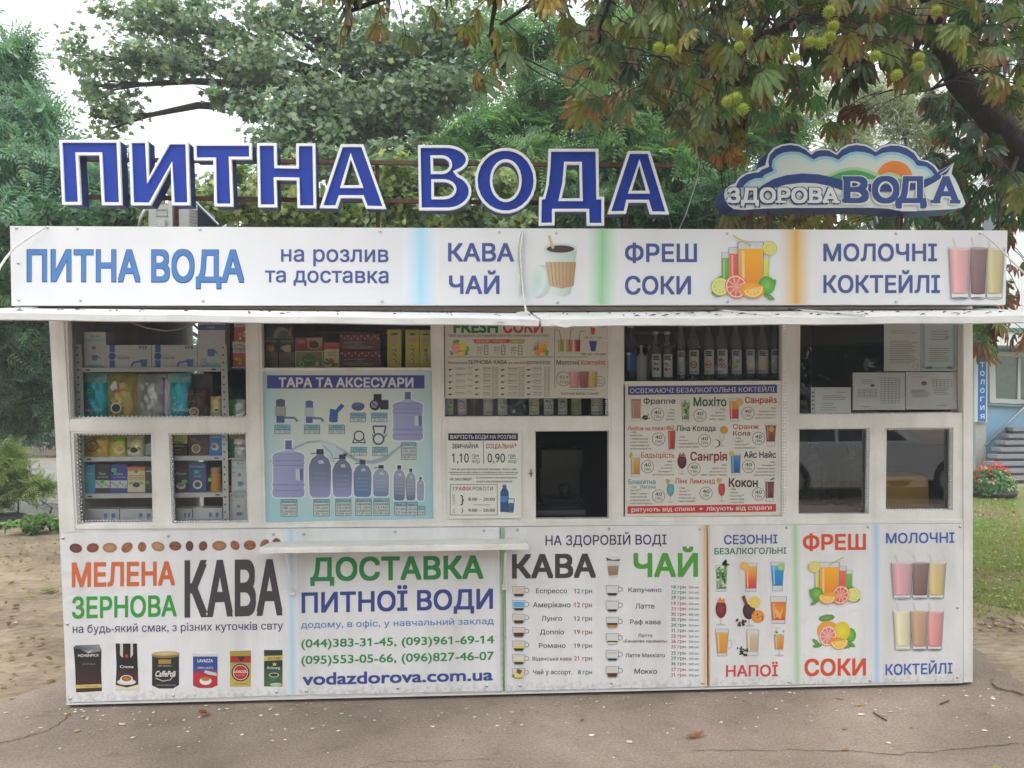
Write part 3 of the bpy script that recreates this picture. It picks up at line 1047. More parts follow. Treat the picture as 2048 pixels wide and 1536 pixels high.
shp = [(12.5, 9, 8), (12, 9, -10), (14, 9.5, 0), (12, 9, -35), (8, 9.5, 0), (13, 9, 15), (12, 9, 5), (7.5, 10, 0), (8, 9.5, 20), (14, 9.5, 0), (10, 8, 50), (12, 9.5, 0), (10, 7, -45), (8, 8, 0)]
for i, ((x, y), (a, b, an)) in enumerate(zip(xs, shp)):
    pr.part('printed_bean')
    pr.ell(x, y, a + .7, b + .7, H('#b9a89a'), 2, an, 16)
    pr.ell(x, y, a, b, H(cols[i], .75), 3, an, 16, H(cols[i], 1.25))
    if i in (3, 4, 6, 10, 11, 12, 13):
        ca, sa = math.cos(R(an if a > b else an + 90)), math.sin(R(an if a > b else an + 90))
        l = max(a, b) * .8
        pr.line([(x - ca * l, y - sa * l), (x - ca * l * .2 + 1, y - sa * l * .2 - .6), (x + ca * l * .3 - 1, y + sa * l * .3 + .6), (x + ca * l, y + sa * l)], 1.3, H('#5a3424'), 4)
GOLD = H('#b9a468')
# the six packs printed along the foot
pr.part('printed_coffee_bag')
pr.poly([(147, 1294), (198, 1289), (203, 1300), (202, 1340), (204, 1382), (152, 1385), (150, 1330)], lambda x, y: H('#2c2526') if y < 1345 else H('#4a2c24'), 2)
pr.poly([(149, 1291), (170, 1290), (199, 1289), (202, 1302), (176, 1307), (160, 1298), (150, 1297)], lambda x, y: H('#8b8d94') if x > 170 else H('#55565c'), 3)
pr.poly([(152, 1370), (203, 1368), (203, 1375), (152, 1377)], H('#cdb766'), 3)
pr.text("MÖVENPICK", 156, 198, 1308.5, 1314, H('#e4e4e4'), .02, yt2=1307.5, yb2=1313, L=4)
pr.poly([(168, 1300), (176, 1304), (186, 1298), (178, 1306.5)], H('#c9ccd4'), 4)
pr.text("DER HIMMLISCHE", 165, 190, 1327, 1329, H('#a9a9a9'), .01, L=4)
pr.text("Der Himmlische Kaffee", 160, 196, 1371.5, 1374, H('#6d5a26'), .01, L=4)
pr.part('printed_coffee_bag')
pr.poly([(231, 1287), (274, 1287), (277, 1378), (231, 1379), (233, 1330)], H('#262329'), 2)
pr.vgrad(233, 276, 1335, 1372, [(0, H('#262329')), (1, H('#5e3b2c'))], 3)
pr.poly([(231, 1370), (254, 1375), (277, 1369), (277, 1379), (231, 1380)], H('#d9d4bd'), 4)
pr.poly([(240, 1287), (246, 1287), (246, 1316), (240, 1310)], H('#c9c6b4'), 4)
pr.poly([(261, 1287), (266, 1287), (266, 1310), (261, 1316)], H('#c9c6b4'), 4)
pr.poly([(253, 1307), (257, 1312), (253, 1317), (249, 1312)], H('#b8383a'), 4)
pr.text("Crema", 240, 267, 1330, 1336, H('#e8e6e0'), .03, L=5)
pr.ell(253, 1364, 19, 6, H('#d9d7d3'), 5)
pr.ell(253, 1359, 13, 9, H('#e2dfda'), 6)
pr.ell(253, 1357, 10, 5.5, H('#8a5022'), 7, 0, 14, H('#c98235'))
pr.part('printed_coffee_tin')
pr.poly([(304, 1308), (358, 1306), (358, 1370), (346, 1377), (318, 1377), (304, 1371)], lambda x, y: H('#2b2b30'), 2)
pr.ell(331, 1310, 28, 6, H('#8e7a45'), 3, -1)
pr.ell(331, 1307, 28, 4.5, GOLD, 4, -1, 16, H('#d4c18a'))
pr.rect(317, 1319, 342, 1328, H('#a98648'), 4)
pr.text("100% ARABICA", 315, 344, 1330.5, 1333, H('#c8c2b0'), .02, L=5)
pr.text("CaffePoli", 310, 350, 1341, 1353, H('#e6e2d4'), .02, L=5, shear=.2)
pr.line([(311, 1356), (325, 1362), (340, 1360), (350, 1348)], 1.6, H('#cfc9b4'), 5)
pr.text("CAFFE DA DEGUSTARE", 312, 351, 1369, 1371.5, H('#bdb8a8'), .01, L=5)
pr.part('printed_coffee_tin')
pr.poly([(386, 1312), (435, 1310), (435, 1370), (424, 1376), (397, 1376), (386, 1371)], lambda x, y: H('#39508f') if y < 1330 else H('#b92f3f'), 2)
pr.vgrad(386, 435, 1312, 1341, [(0, H('#33498b')), (1, H('#39508f'))], 3)
pr.vgrad(386, 435, 1341, 1371, [(0, H('#8d3a5c')), (.35, H('#bd3040')), (1, H('#b52c3c'))], 3)
pr.rect(384.5, 1305, 436, 1313, H('#cfd0d4'), 4)
pr.ell(410, 1305, 25.8, 3.5, H('#e0e1e4'), 5)
pr.text("LAVAZZA", 395, 426, 1318, 1324.5, H('#f0f0f0'), .04, L=5)
pr.text("CREMA e GUSTO", 395, 426, 1333.5, 1337.5, H('#e0e2ea'), .02, L=5)
pr.poly([(410, 1340), (433, 1346), (434, 1352), (416, 1349), (408, 1345)], H('#c3c6cc'), 6)
pr.ell(411, 1362, 12, 8, H('#e6e2dc'), 6)
pr.ell(411, 1358, 8.5, 4, H('#b5763c'), 7)
pr.part('printed_coffee_pack')
pr.poly([(460, 1302), (502, 1301), (502, 1373), (460, 1374)], lambda x, y: H('#a48f3f') if y < 1340 else H('#c2ae58'), 2)
pr.rect(461, 1312, 502, 1325, H('#a32f30'), 3)
pr.poly([(474, 1313), (490, 1313), (482, 1324)], H('#3a2a2c'), 4)
pr.ell(481, 1345, 18, 18, H('#2c2a2c'), 5)
pr.ell(481, 1345, 15.4, 15.4, H('#d9d0c4'), 6)
pr.ell(481, 1345, 14, 14, H('#b52f34'), 7)
pr.text("LAVAZZA", 468.5, 493.5, 1340, 1346, H('#f2eee8'), .04, L=8)
pr.text("QUALITA ORO", 472, 490, 1349, 1351.5, H('#d9b45e'), .02, L=8)
pr.text("100% ARABICA", 468, 496, 1366.5, 1369, H('#5c4a18'), .01, L=4)
pr.part('printed_coffee_pack')
pr.vgrad(528, 565, 1300, 1373, [(0, H('#2f4034')), (.4, H('#26382c')), (.6, H('#3f5a40')), (1, H('#4e7044'))], 2)
pr.poly([(528, 1312), (565, 1310.5), (565, 1320), (528, 1322)], H('#c9b45a'), 3)
pr.text("JACOBS", 535, 561, 1314, 1319, H('#5c3a20'), .03, L=4)
pr.poly([(545, 1325), (547, 1328), (549, 1324), (551, 1328), (553, 1325), (552, 1331), (546, 1331)], H('#d8c468'), 4)
pr.text("Krönung", 535, 560, 1332.5, 1338, H('#e6e6e0'), .02, L=4)
pr.ell(547, 1356, 13, 10, H('#3c5a40'), 5, 0, 14, H('#55775a'))
pr.ell(548, 1350, 10, 4.5, H('#e0e0d8'), 6)
pr.ell(548, 1350, 8.5, 3.4, H('#3a2a20'), 7)
pr.ell(552, 1369, 12, 3.6, H('#b9c4a8'), 5)
pr.build("printed_picture", s1)
rivets(s1, [(126, 1076), (337, 1072), (547, 1069), (135, 1248), (141, 1397), (347, 1391), (553, 1384)], YL)

# --- water delivery
s2 = sheet("delivery_banner", [(581, 1057), (1004, 1054), (1006, 1382), (585, 1390)], YL, .006, WHITE,
           "white banner under the counter shelf reading ДОСТАВКА ПИТНОЇ ВОДИ with telephone numbers", "banner")
pr = Print(YL)
pr.hstripe(581.6, 585.6, 1057.6, 1389.4, 12, H('#b4d2e8'), WHITE)
pr.hstripe(1003, 1005.4, 1055, 1381.5, 8, H('#a9cba0'), WHITE)
pr.build("colour_stripe", s2)
pr = Print(YL)
pr.text("ДОСТАВКА", 620.5, 967, 1115, 1161, GREEN_T, .028, yt2=1110.5, yb2=1156)
pr.text("ПИТНОЇ ВОДИ", 603, 986, 1185, 1225, H('#36478c'), .024, yt2=1177, yb2=1216.5)
pr.text("додому, в офіс, у навчальний заклад", 602, 987.5, 1246.5, 1256, H('#4a86c0'), .012, 'x', 1238.5, 1248)
pr.text("(044)383-31-45, (093)961-69-14", 602.5, 988, 1278, 1295, GREEN_T, .014, yt2=1270, yb2=1286.5)
pr.text("(095)553-05-66, (096)827-46-07", 602.5, 988, 1311, 1328, GREEN_T, .014, yt2=1302, yb2=1319.5)
pr.text("vodazdorova.com.ua", 605, 986, 1350.5, 1370, H('#3c4a90'), .022, 'x', 1342, 1360)
pr.build("lettering", s2)
rivets(s2, [(608, 1068), (790, 1064), (968, 1061), (613, 1382), (796, 1376), (974, 1372)], YL)

# --- coffee and tea price list
s3 = sheet("price_list_banner", [(1004.5, 1054), (1411.5, 1050), (1413.5, 1373), (1006.5, 1382)], YL, .006, WHITE,
           "white banner reading НА ЗДОРОВІЙ ВОДІ, a coffee and tea price list with small cups", "banner")
pr = Print(YL)
pr.hstripe(1006, 1008, 1054.6, 1381.5, 7, H('#9cc48e'), WHITE)
pr.hstripe(1409, 1411, 1051, 1373, 9, H('#e0b27a'), WHITE)
pr.build("colour_stripe", s3)
pr = Print(YL)
pr.text("НА ЗДОРОВІЙ ВОДІ", 1091, 1333, 1071, 1090.5, H('#33355a'), .010, yt2=1069, yb2=1088.5)
pr.text("КАВА", 1024, 1192, 1108.5, 1155.5, BLACK_T, .03, yt2=1107, yb2=1153.5)
pr.text("ЧАЙ", 1267, 1396, 1106, 1153, H('#4f9a3c'), .028, yb2=1152)
LT = H('#34353c'); GP, RP, SP = H('#2d6b44'), H('#a8423c'), H('#6a6a6a')
rows = [("Еспрессо", 1072, 1134, 1177, 1186.5, "12 грн", GP), ("Амерікано", 1066, 1141, 1204.5, 1214.5, "12 грн", RP), ("Лунго", 1083, 1124, 1232, 1241.5, "12 грн", GP),
        ("Доппіо", 1080, 1128, 1259, 1268.5, "19 грн", RP), ("Романо", 1078, 1131, 1286.5, 1295.5, "19 грн", GP), ("Віденська кава", 1065, 1143, 1313.5, 1321, "21 грн", RP), ("Чай у ассорт.", 1066, 1144, 1339.5, 1348.5, "8 грн", GP)]
for (tx, a, b, y0, y1, prc, c) in rows:
    pr.text(tx, a, b, y0, y1, LT, .012)
    pr.text(prc, 1148 if len(prc) > 5 else 1156, 1184, y0 if y1 - y0 > 8 else y0 - 1.5, y1, c, .014)
for (tx, a, b, y0, y1) in [("Капучино", 1257, 1323, 1175, 1184), ("Латте", 1271, 1309, 1207, 1217), ("Раф кава", 1260, 1321, 1239, 1248.5), ("Латте", 1276, 1305, 1267.5, 1274.5),
                           ("«Бананова карамель»", 1246, 1335, 1279, 1285), ("Латте Маккіато", 1251, 1330, 1306.5, 1314.5), ("Мокко", 1269, 1314, 1337.5, 1347.5)]:
    pr.text(tx, a, b, y0, y1, LT, .012)
yy = 1170.0
pl = [[18, 22, 29], [19, 23, 30], [20, 24, 31], [22, 26, 33], [25, 29, 36], [27, 31]]
tops = [[1170, 1180.3, 1191.3], [1203, 1213.5, 1224.3], [1235, 1246, 1257], [1268, 1278.6, 1289.5], [1302, 1312.6, 1323.4], [1335, 1346]]
for g, (ps, ts) in enumerate(zip(pl, tops)):
    for k, (v, y) in enumerate(zip(ps, ts)):
        pr.text("%d грн" % v, 1342, 1371, y, y + 7.2, RP if g % 2 else GP, .012)
        pr.text("- %d мл" % (250, 350, 500)[k], 1373, 1397.5, y + 2.4, y + 7, SP, .008)
pr.build("lettering", s3)
pr = Print(YL)
BR, DB, CRM = '#4a2f2a', '#2f2624', '#cfc2b4'
ks = [[(.24, BR), (.6, CRM)], [(.22, DB), (.06, '#d8d4cc'), (.55, '#5aa6d8')], [(.3, BR), (.5, '#d2c6bc')], [(.42, BR), (.42, '#d9c4bc')], [(.24, DB), (.22, '#d8c75c'), (.35, CRM)], [(.22, DB), (.16, '#d8c49a'), (.4, '#d8d4bc')]]
for (ya, yb), k in zip([(1173, 1193.5), (1201, 1221.5), (1228, 1247.5), (1255, 1274.5), (1282, 1302.5), (1309, 1329.5)], ks):
    minicup(pr.part('printed_cup'), 1025, ya, 1059, yb, k)
minicup(pr.part('printed_cup'), 1025, 1337, 1058, 1357, [(.12, '#c9a24a'), (.5, '#e0cf8a')])
pr.poly([(1034, 1337), (1045, 1341), (1040, 1349), (1033, 1345)], H('#7a5224'), 8)
pr.rect(1024, 1349, 1029, 1355, H('#7d8a4a'), 8)
ks = [[(.22, DB), (.62, '#d6d6d4')], [(.2, DB), (.64, '#d6d6d4')], [(.24, '#c8803a'), (.18, '#3a2420'), (.4, '#d6d6d4')], [(.16, '#e0d8b4'), (.12, DB), (.56, '#d6d6d4')], [(.2, DB), (.4, '#d4d4d0'), (.16, '#c9c6bc')], [(.36, '#5a2f2a'), (.3, '#d6d0c8'), (.16, '#d8d2b8')]]
for (ya, yb), k in zip([(1171, 1191.5), (1202, 1224), (1234.5, 1256), (1267, 1289), (1300.5, 1322), (1333, 1355)], ks):
    minicup(pr.part('printed_cup'), 1212, ya, 1246, yb, k)
pr.part('printed_cup')
pr.poly([(1213, 1120), (1240, 1120), (1236, 1155), (1217, 1156)], H('#c9c9c8'), 2)
pr.poly([(1214.5, 1132), (1237.5, 1131), (1235, 1150), (1217.5, 1151)], lambda x, y: H('#a08872') if y < 1140 else H('#8d7460'), 3)
pr.poly([(1212, 1115), (1226, 1120), (1240, 1118), (1239, 1122), (1214, 1121)], H('#4a4442'), 4)
pr.ell(1232, 1112, 13.5, 5, H('#dcdcdc'), 5, 12, 16, H('#cfcfcf'))
pr.ell(1229, 1109, 9, 3, H('#e4e4e4'), 6, 12)
pr.build("printed_picture", s3)
rivets(s3, [(1035, 1060), (1218, 1058), (1400, 1058), (1040, 1371), (1223, 1366), (1405, 1366)], YL)

# --- drinks, juices and shakes
WHITE2 = H('#dadadc', 1.05)
s4 = sheet("drinks_banner", [(1412.5, 1050), (1926, 1047), (1926, 1362), (1414.5, 1373)], YL, .006, WHITE2,
           "white banner on the right with pictures of nine drinks, fresh juices and milk shakes", "banner")
pr = Print(YL)
pr.hstripe(1418, 1419.5, 1050.4, 1372.5, 5, H('#e3bb86'), WHITE2)
pr.hstripe(1590, 1595, 1049.5, 1368.5, 10, H('#a5cf98'), WHITE2)
pr.hstripe(1752, 1754, 1048.6, 1365, 10, H('#a9c8e8'), WHITE2)
pr.build("colour_stripe", s4)
pr = Print(YL)
pr.text("СЕЗОННІ", 1448, 1555, 1070, 1088.5, H('#3d529c'), .016, yt2=1069, yb2=1086.5)
pr.text("БЕЗАЛКОГОЛЬНІ", 1429, 1573, 1096.5, 1108.7, H('#1f6f47'), .014, yt2=1094.5, yb2=1107)
pr.text("НАПОЇ", 1452, 1556, 1330.5, 1353, H('#cf4644'), .02, yt2=1329.5, yb2=1352)
pr.text("ФРЕШ", 1606, 1732, 1068.5, 1099.5, H('#d4502f'), .026, yt2=1067.5, yb2=1098.5)
pr.text("СОКИ", 1609, 1732, 1318, 1351, H('#d4502f'), .026, yt2=1316.5, yb2=1350)
pr.text("МОЛОЧНІ", 1772, 1909, 1066, 1086.5, H('#3f5cab'), .018, yt2=1064.5, yb2=1085)
pr.text("КОКТЕЙЛІ", 1771, 1905, 1328.5, 1350, H('#3f5cab'), .018, yt2=1325.5, yb2=1346.5)
pr.build("lettering", s4)
pr = Print(YL)
# mojito
tumbler(pr.part('printed_drink'), 1443, 1131, 1183, 23, 18, [(0, H('#8fae7c')), (.3, H('#4f8a44')), (.6, H('#9fbf90')), (1, H('#3f7a3a'))], 2)
for i in range(26):
    pr.ell(1443 + rnd.uniform(-8, 8), 1134 + rnd.uniform(0, 42), 3.4, 1.8, H(rnd.choice(['#3f8a3a', '#2f6a30', '#cfd8c8', '#6fa860'])), 5, rnd.uniform(0, 180), 6)
for i in range(6):
    leafp(pr, 1447 + rnd.uniform(-4, 9), 1127 + rnd.uniform(-3, 6), 6, rnd.uniform(-80, 10), H('#2f7a36'), 6)
# sunrise, blue
tumbler(pr.part('printed_drink'), 1502, 1126, 1183, 24, 21, [(0, H('#e2b04a')), (.35, H('#e58f3e')), (.65, H('#dd5a48')), (1, H('#d33c44'))], 2)
citrus(pr, 1489, 1132, 8.5, H('#e0902e'), H('#f0d9a0'), H('#eaa63c'), 6)
tumbler(pr.part('printed_drink'), 1555, 1124, 1182, 27, 19, [(0, H('#6fb8dc')), (.3, H('#2f8fce')), (1, H('#2678bf'))], 2, base=.18)
citrus(pr, 1562, 1134, 7.5, H('#4f9a3c'), H('#cfe0b4'), H('#8fbf5c'), 6)
# second row
stem_glass(pr.part('printed_drink'), 1442, 1196, 1251, 24, ['#9c3438', '#6a2228'])
pr.poly([(1434, 1205), (1440, 1194), (1444, 1201), (1448, 1196), (1450, 1206)], H('#d9883a'), 6)
stem_glass(pr.part('printed_drink'), 1498, 1200, 1253, 27, ['#54343c', '#33242c'])
citrus(pr, 1509, 1204, 12, H('#d8b93a'), H('#ead98a'), H('#e0c04a'), 6)
pr.ell(1516, 1233, 13, 13, H('#dd8a2e'), 8, 0, 14, H('#eaa03e'))
for i in range(12):
    a = rnd.uniform(0, 6.28); r_ = rnd.uniform(2, 12)
    pr.ell(1516 + r_ * math.cos(a), 1233 + r_ * math.sin(a), 1.2, 1.2, H('#5a3018'), 9, 0, 6)
pr.poly([(1483, 1194), (1489, 1190), (1496, 1208), (1490, 1211)], H('#7a4030'), 7)
for i in range(9):
    pr.ell(1482 + rnd.uniform(-8, 10), 1245 + rnd.uniform(-5, 6), 3.4, 2.4, H(rnd.choice(['#5a3028', '#7a4034', '#42241e'])), 7, rnd.uniform(0, 180), 7)
tumbler(pr.part('printed_drink'), 1557, 1193, 1247, 33, 25, [(0, H('#d9783a')), (.4, H('#dd8c34')), (1, H('#c9502a'))], 2, empty=.2, base=.12)
pr.poly([(1548, 1212), (1560, 1226), (1566, 1214), (1562, 1238), (1552, 1234)], H('#e8ad54'), 6)
# third row
tumbler(pr.part('printed_drink'), 1444, 1258, 1312, 27, 18, [(0, H('#d9b070')), (.15, H('#e0a04a')), (1, H('#d58e36'))], 2)
pr.ring(1458, 1288, 6, 1.3, H('#b9bcc0'), 2, 14, 9)
tumbler(pr.part('printed_drink'), 1505, 1259, 1311, 25, 22, [(0, H('#d9cdb8')), (.3, H('#c9b596')), (1, H('#bfa682'))], 2, base=.14)
for i in range(26):
    pr.ell(1486 + rnd.gauss(0, 5), 1303 + rnd.gauss(0, 4), 2.2, 1.7, H(rnd.choice(['#33302f', '#4a4240', '#262424'])), 7, rnd.uniform(0, 180), 6)
tumbler(pr.part('printed_drink'), 1558, 1270, 1300, 20, 16, [(0, H('#d9a45a')), (1, H('#cf8038'))], 2, empty=.05, base=.06)
pr.line([(1558, 1300), (1558, 1310)], 2.2, H('#b9bcc0'), 2)
pr.ell(1558, 1311, 10, 2, H('#b9bcc0'), 2)
for i in range(14):
    pr.ell(1558 + rnd.uniform(-11, 11), 1264 + rnd.uniform(-9, 7), 2.6, 1.8, H(rnd.choice(['#d9d6c4', '#e6e4d8', '#8fa06a'])), 7, rnd.uniform(0, 180), 6)
juices(pr.part('printed_juice'), 1622, 1117, 1718, 1208, flip=True)
fruit(pr.part('printed_fruit'), 1628, 1232, 1712, 1298)
shakes(pr.part('printed_milk_shake'), 1783, 1110, 1895, 1197, ['#d9a3ab', '#7d625c', '#d2bd82'], order=(2, 1, 0))
shakes(pr.part('printed_milk_shake'), 1786, 1206, 1890, 1300, ['#dfd8b4', '#c09c80', '#dc9694'], order=(0, 2, 1))
pr.build("printed_picture", s4)
rivets(s4, [(1573, 1055), (1736, 1054), (1920, 1053), (1915, 1215), (1578, 1364), (1740, 1361), (1915, 1354)], YL)
# white bottom angle under the banners
mb = MB()
mb.hexa([P(132, 1410, -.02), P(1926, 1366, -.02), P(1926, 1363, -.02), P(132, 1406.5, -.02)],
        [P(132, 1410, -.003), P(1926, 1366, -.003), P(1926, 1363, -.003), P(132, 1406.5, -.003)]).build("bottom_angle", M_TIN, kiosk)

# dead leaves and dirt on the awning
mb = MB()
for i in range(130):
    x = rnd.uniform(-20, 2060) if i % 3 else rnd.uniform(1080, 2040)
    ya = 629 if x < 1080 else 630
    Yp = rnd.uniform(-.72, -.30)
    p = P(x, np.interp(x, [0, 700, 1078, 1083, 1500, 2048], [621, 633, 632, 631, 637, 628]), Yp)
    t_ = (Yp + .80) / .74
    zf = P(x, np.interp(x, [0, 700, 1078, 1083, 1500, 2048], [624.8, 634, 639, 638, 635.6, 632.4]), -.80).z
    zr_ = P(x, np.interp(x, [0, 700, 1078, 1083, 1500, 2048], [615, 621.5, 624, 622, 620, 617.6]), -.06).z
    z = zf + (zr_ - zf) * t_ + .006
    s_ = rnd.uniform(.006, .022)
    a_ = rnd.uniform(0, 6.28)
    mb.add([(p.x + s_ * math.cos(a_), Yp + s_ * math.sin(a_), z), (p.x - s_ * .4 * math.sin(a_), Yp + s_ * .4 * math.cos(a_), z + .006), (p.x - s_ * math.cos(a_), Yp - s_ * math.sin(a_), z + .001), (p.x + s_ * .4 * math.sin(a_), Yp - s_ * .4 * math.cos(a_), z)], [(0, 1, 2, 3)], H(rnd.choice(['#4a3a30', '#6a5440', '#8a7050', '#3a302a'])))
tag(mb.build("awning_debris", M_FLAT), "dead leaf bits and dirt lying on the white awning flaps", None, None, "stuff")
# ============================================================ POSTERS IN THE WINDOWS
def poster(name, quad, Y, col, label, cat, mat=None):
    b = P((quad[2][0] + quad[3][0]) / 2, (quad[2][1] + quad[3][1]) / 2, Y)
    s_ = thing(name, b, label, cat)
    MB().plate(quad, [], Y, Y + .004, col).build("board", mat or M_PRINT, s_)
    return s_

# --- containers and accessories
YP = .014
p1 = poster("container_poster", [(524, 742), (863, 741), (867, 1038), (530.5, 1044)], YP, H('#aebdbb'), "pale blue poster reading ТАРА ТА АКСЕСУАРИ with pictures of water bottles and pumps", "poster")
pr = Print(YP)
bgc = lambda x, y: mixc(H('#bdc5bd', 1.2), H('#93b9c2', 1.2), min(1, (abs(x - 695) / 170) ** 2.2 * .8 + max(0, (y - 950) / 90) * .8))
for i in range(8):
    for j in range(8):
        def cc(a, b):
            l = 524 + (530.5 - 524) * b / 8; r_ = 863 + 4 * b / 8
            y0 = 742; y1 = 1044
            return (l + (r_ - l) * a / 8, y0 + (y1 - 6 * a / 8 - y0) * b / 8)
        pr.poly([cc(i, j), cc(i + 1, j), cc(i + 1, j + 1), cc(i, j + 1)], bgc, 1)
pr.rect(534, 750.5, 849, 777, H('#3d4088', 1.2), 2)
pr.text("ТАРА ТА АКСЕСУАРИ", 557, 827, 755, 774, H('#c9cbd0', 1.1), .03, L=3)
JB = H('#8085ab', 1.3); JD = H('#5a6090', 1.2); JL = H('#a6aac6', 1.35); GR = H('#5f6c84', 1.2); GR2 = H('#8792a4', 1.2); DKP = H('#3b3f57', 1.1)
def halo(pts, L=2):
    pr.poly(inset(pts, -2.0), H('#c9d0d2', 1.2), L)
def jug(cx, yt, yb, wd, L=3):
    h = yb - yt; a = wd / 2
    prof = [(0, .11), (.02, .13), (.03, .10), (.15, .10), (.18, .15), (.22, .35), (.26, .48), (.30, .5), (.36, .47), (.40, .5), (.44, .47), (.74, .47), (.78, .5), (.82, .47), (.86, .48), (.90, .5), (.97, .48), (1, .40)]
    l = [(cx - wd * p, yt + h * t) for t, p in prof]
    r_ = [(cx + wd * p, yt + h * t) for t, p in reversed(prof)]
    pr.part('printed_bottle')
    halo(l + r_, L - 1)
    pr.poly(l + r_, lambda x, y: mixc(JL, JB, min(1, abs(x - cx + a * .2) / a)), L)
    pr.rect(cx - wd * .1, yt + h * .01, cx + wd * .1, yt + h * .16, JD, L + 1)
    for t in (.24, .36, .44, .78, .88):
        pr.line([(cx - wd * .44, yt + h * t), (cx + wd * .42, yt + h * t)], .8, JD, L + 1)
    pr.poly([(cx + wd * .22, yt + h * .5), (cx + wd * .34, yt + h * .5), (cx + wd * .36, yt + h * .71), (cx + wd * .22, yt + h * .69)], H('#b5bfc4', 1.1), L + 2)
    pr.rect(cx + wd * .35, yt + h * .5, cx + wd * .44, yt + h * .7, JD, L + 2)
def flask(cx, yt, yb, wd, sh, c0, c1, cap, L=3, loop=True):
    """sh: shoulder height fraction; round = smooth dome"""
    h = yb - yt
    prof = [(0, .17), (.10, .17), (.11, .14), (.14, .2), (sh * .6, .38), (sh, .5), (.6, .5), (.93, .47), (.98, .40), (1, .3)]
    l = [(cx - wd * p, yt + h * t) for t, p in prof]
    r_ = [(cx + wd * p, yt + h * t) for t, p in reversed(prof)]
    pr.part('printed_bottle')
    halo(l + r_, L - 1)
    pr.poly(l + r_, lambda x, y: mixc(c0, c1, min(1, max(0, (y - yt - h * .45) / (h * .5)))), L)
    pr.rect(cx - wd * .17, yt, cx + wd * .17, yt + h * .1, cap, L + 1)
    if loop:
        pr.line([(cx - wd * .42, yt + h * .09), (cx + wd * .2, yt + h * .09)], 1.6, cap, L + 1)
    for k in range(4):
        pr.line([(cx - wd * .34, yt + h * (.5 + .1 * k)), (cx + wd * .30, yt + h * (.5 + .1 * k))], .7, mixc(c0, (.8, .8, .9), .3), L + 1)
    pr.poly([(cx - wd * .1, yt + h * .24), (cx + wd * .12, yt + h * .22), (cx + wd * .2, yt + h * .3), (cx - wd * .06, yt + h * .31)], mixc(c0, (.8, .8, .9), .45), L + 1)
# water splash behind
pr.poly([(531, 927), (560, 912), (590, 893), (615, 882), (640, 880), (668, 888), (690, 900), (712, 916), (742, 921), (770, 912), (800, 891), (815, 881), (800, 896), (772, 921), (748, 928), (716, 925), (690, 912), (666, 899), (640, 884), (612, 888), (588, 899), (556, 918)], H('#8fa3ae', 1.15), 2)
pr.poly([(640, 882), (668, 889), (690, 902), (672, 915), (660, 925), (652, 905)], H('#a9bcc2', 1.2), 2.5)
pr.line([(645, 890), (662, 905), (668, 926)], 1.4, H('#7d94a0'), 3)
pr.line([(672, 893), (690, 905), (712, 920)], 1.4, H('#7d94a0'), 3)
jug(815.5, 783, 881, 62)
jug(577, 880, 995, 65)
flask(640, 898, 995, 44, .34, GR, JB, DKP)
flask(684.5, 909, 994, 39, .36, GR, JB, DKP)
flask(725, 920, 994, 36, .34, H('#66768f', 1.2), H('#55709a', 1.3), DKP)
flask(762, 930, 993, 32, .34, GR2, H('#66789a', 1.3), DKP)
flask(798.5, 930.5, 1001, 23, .30, GR2, GR, DKP, loop=False)
flask(821.5, 937, 1001, 19, .32, GR2, GR, DKP, loop=False)
flask(841, 954, 1001, 14, .30, GR2, JB, DKP, loop=False)
def pump(x, y0, y1, w_, c0, c1):
    h = y1 - y0
    pr.part('printed_pump')
    pr.poly([(x, y0 + h * .05), (x + w_ * .5, y0), (x + w_, y0 + h * .05), (x + w_, y0 + h * .32), (x, y0 + h * .32)], c0, 3)
    pr.rect(x - w_ * .12, y0 + h * .32, x + w_ * 1.12, y0 + h * .72, c1, 3)
    pr.rect(x + w_ * .05, y0 + h * .72, x + w_ * .95, y1, c0, 3)
    pr.line([(x + w_ * .9, y0 + h * .78), (x + w_ * 2.1, y0 + h * .8), (x + w_ * 2.4, y0 + h * .95)], 4.2, H('#5f6886', 1.2), 4)
pump(552, 797.5, 845.5, 18, H('#464e74', 1.2), H('#8d968f', 1.1))
pump(611, 800.5, 846, 15, H('#4a5f94', 1.2), H('#a7b1b4', 1.1))
pr.part('printed_spout')
pr.poly([(660, 817), (671, 820), (682, 807), (689, 812), (676, 826), (675, 844), (667, 845), (658, 843)], H('#2f5590', 1.3), 3)
pr.part('printed_cap')
pr.ell(716, 813, 13, 8.5, H('#494e78', 1.2), 3)
pr.ell(716, 809, 12, 4, H('#5a6090', 1.2), 4)
pr.part('printed_valve')
pr.rect(747, 788, 763, 806, H('#2c2f42'), 3)
pr.rect(760, 800, 777, 819, H('#33374c'), 3)
pr.ell(750, 810, 11, 11, H('#2f3347'), 4)
pr.ell(749, 809, 7, 7, H('#8a8f9a'), 5)
pr.line([(744, 805), (755, 814)], 1.6, H('#2f3347'), 6)
pr.part('printed_handle')
pr.ring(718, 872, 11, 2.6, H('#45486e', 1.1), 3)
pr.line([(709, 876), (705, 886), (718, 884.5), (731, 886), (727, 876)], 2.2, H('#45486e', 1.1), 3)
pr.part('printed_handle')
pr.ring(757, 878, 12, 3.4, H('#45486e', 1.1), 3)
pr.line([(749, 868), (746, 852.5), (772, 852.5), (768, 868)], 3.2, H('#45486e', 1.1), 3)
pr.line([(744, 868), (748, 876)], 2, H('#45486e', 1.1), 3)
pr.line([(774, 868), (768, 876)], 2, H('#45486e', 1.1), 3)
TB, TX = H('#2f5f74'), H('#30404e')
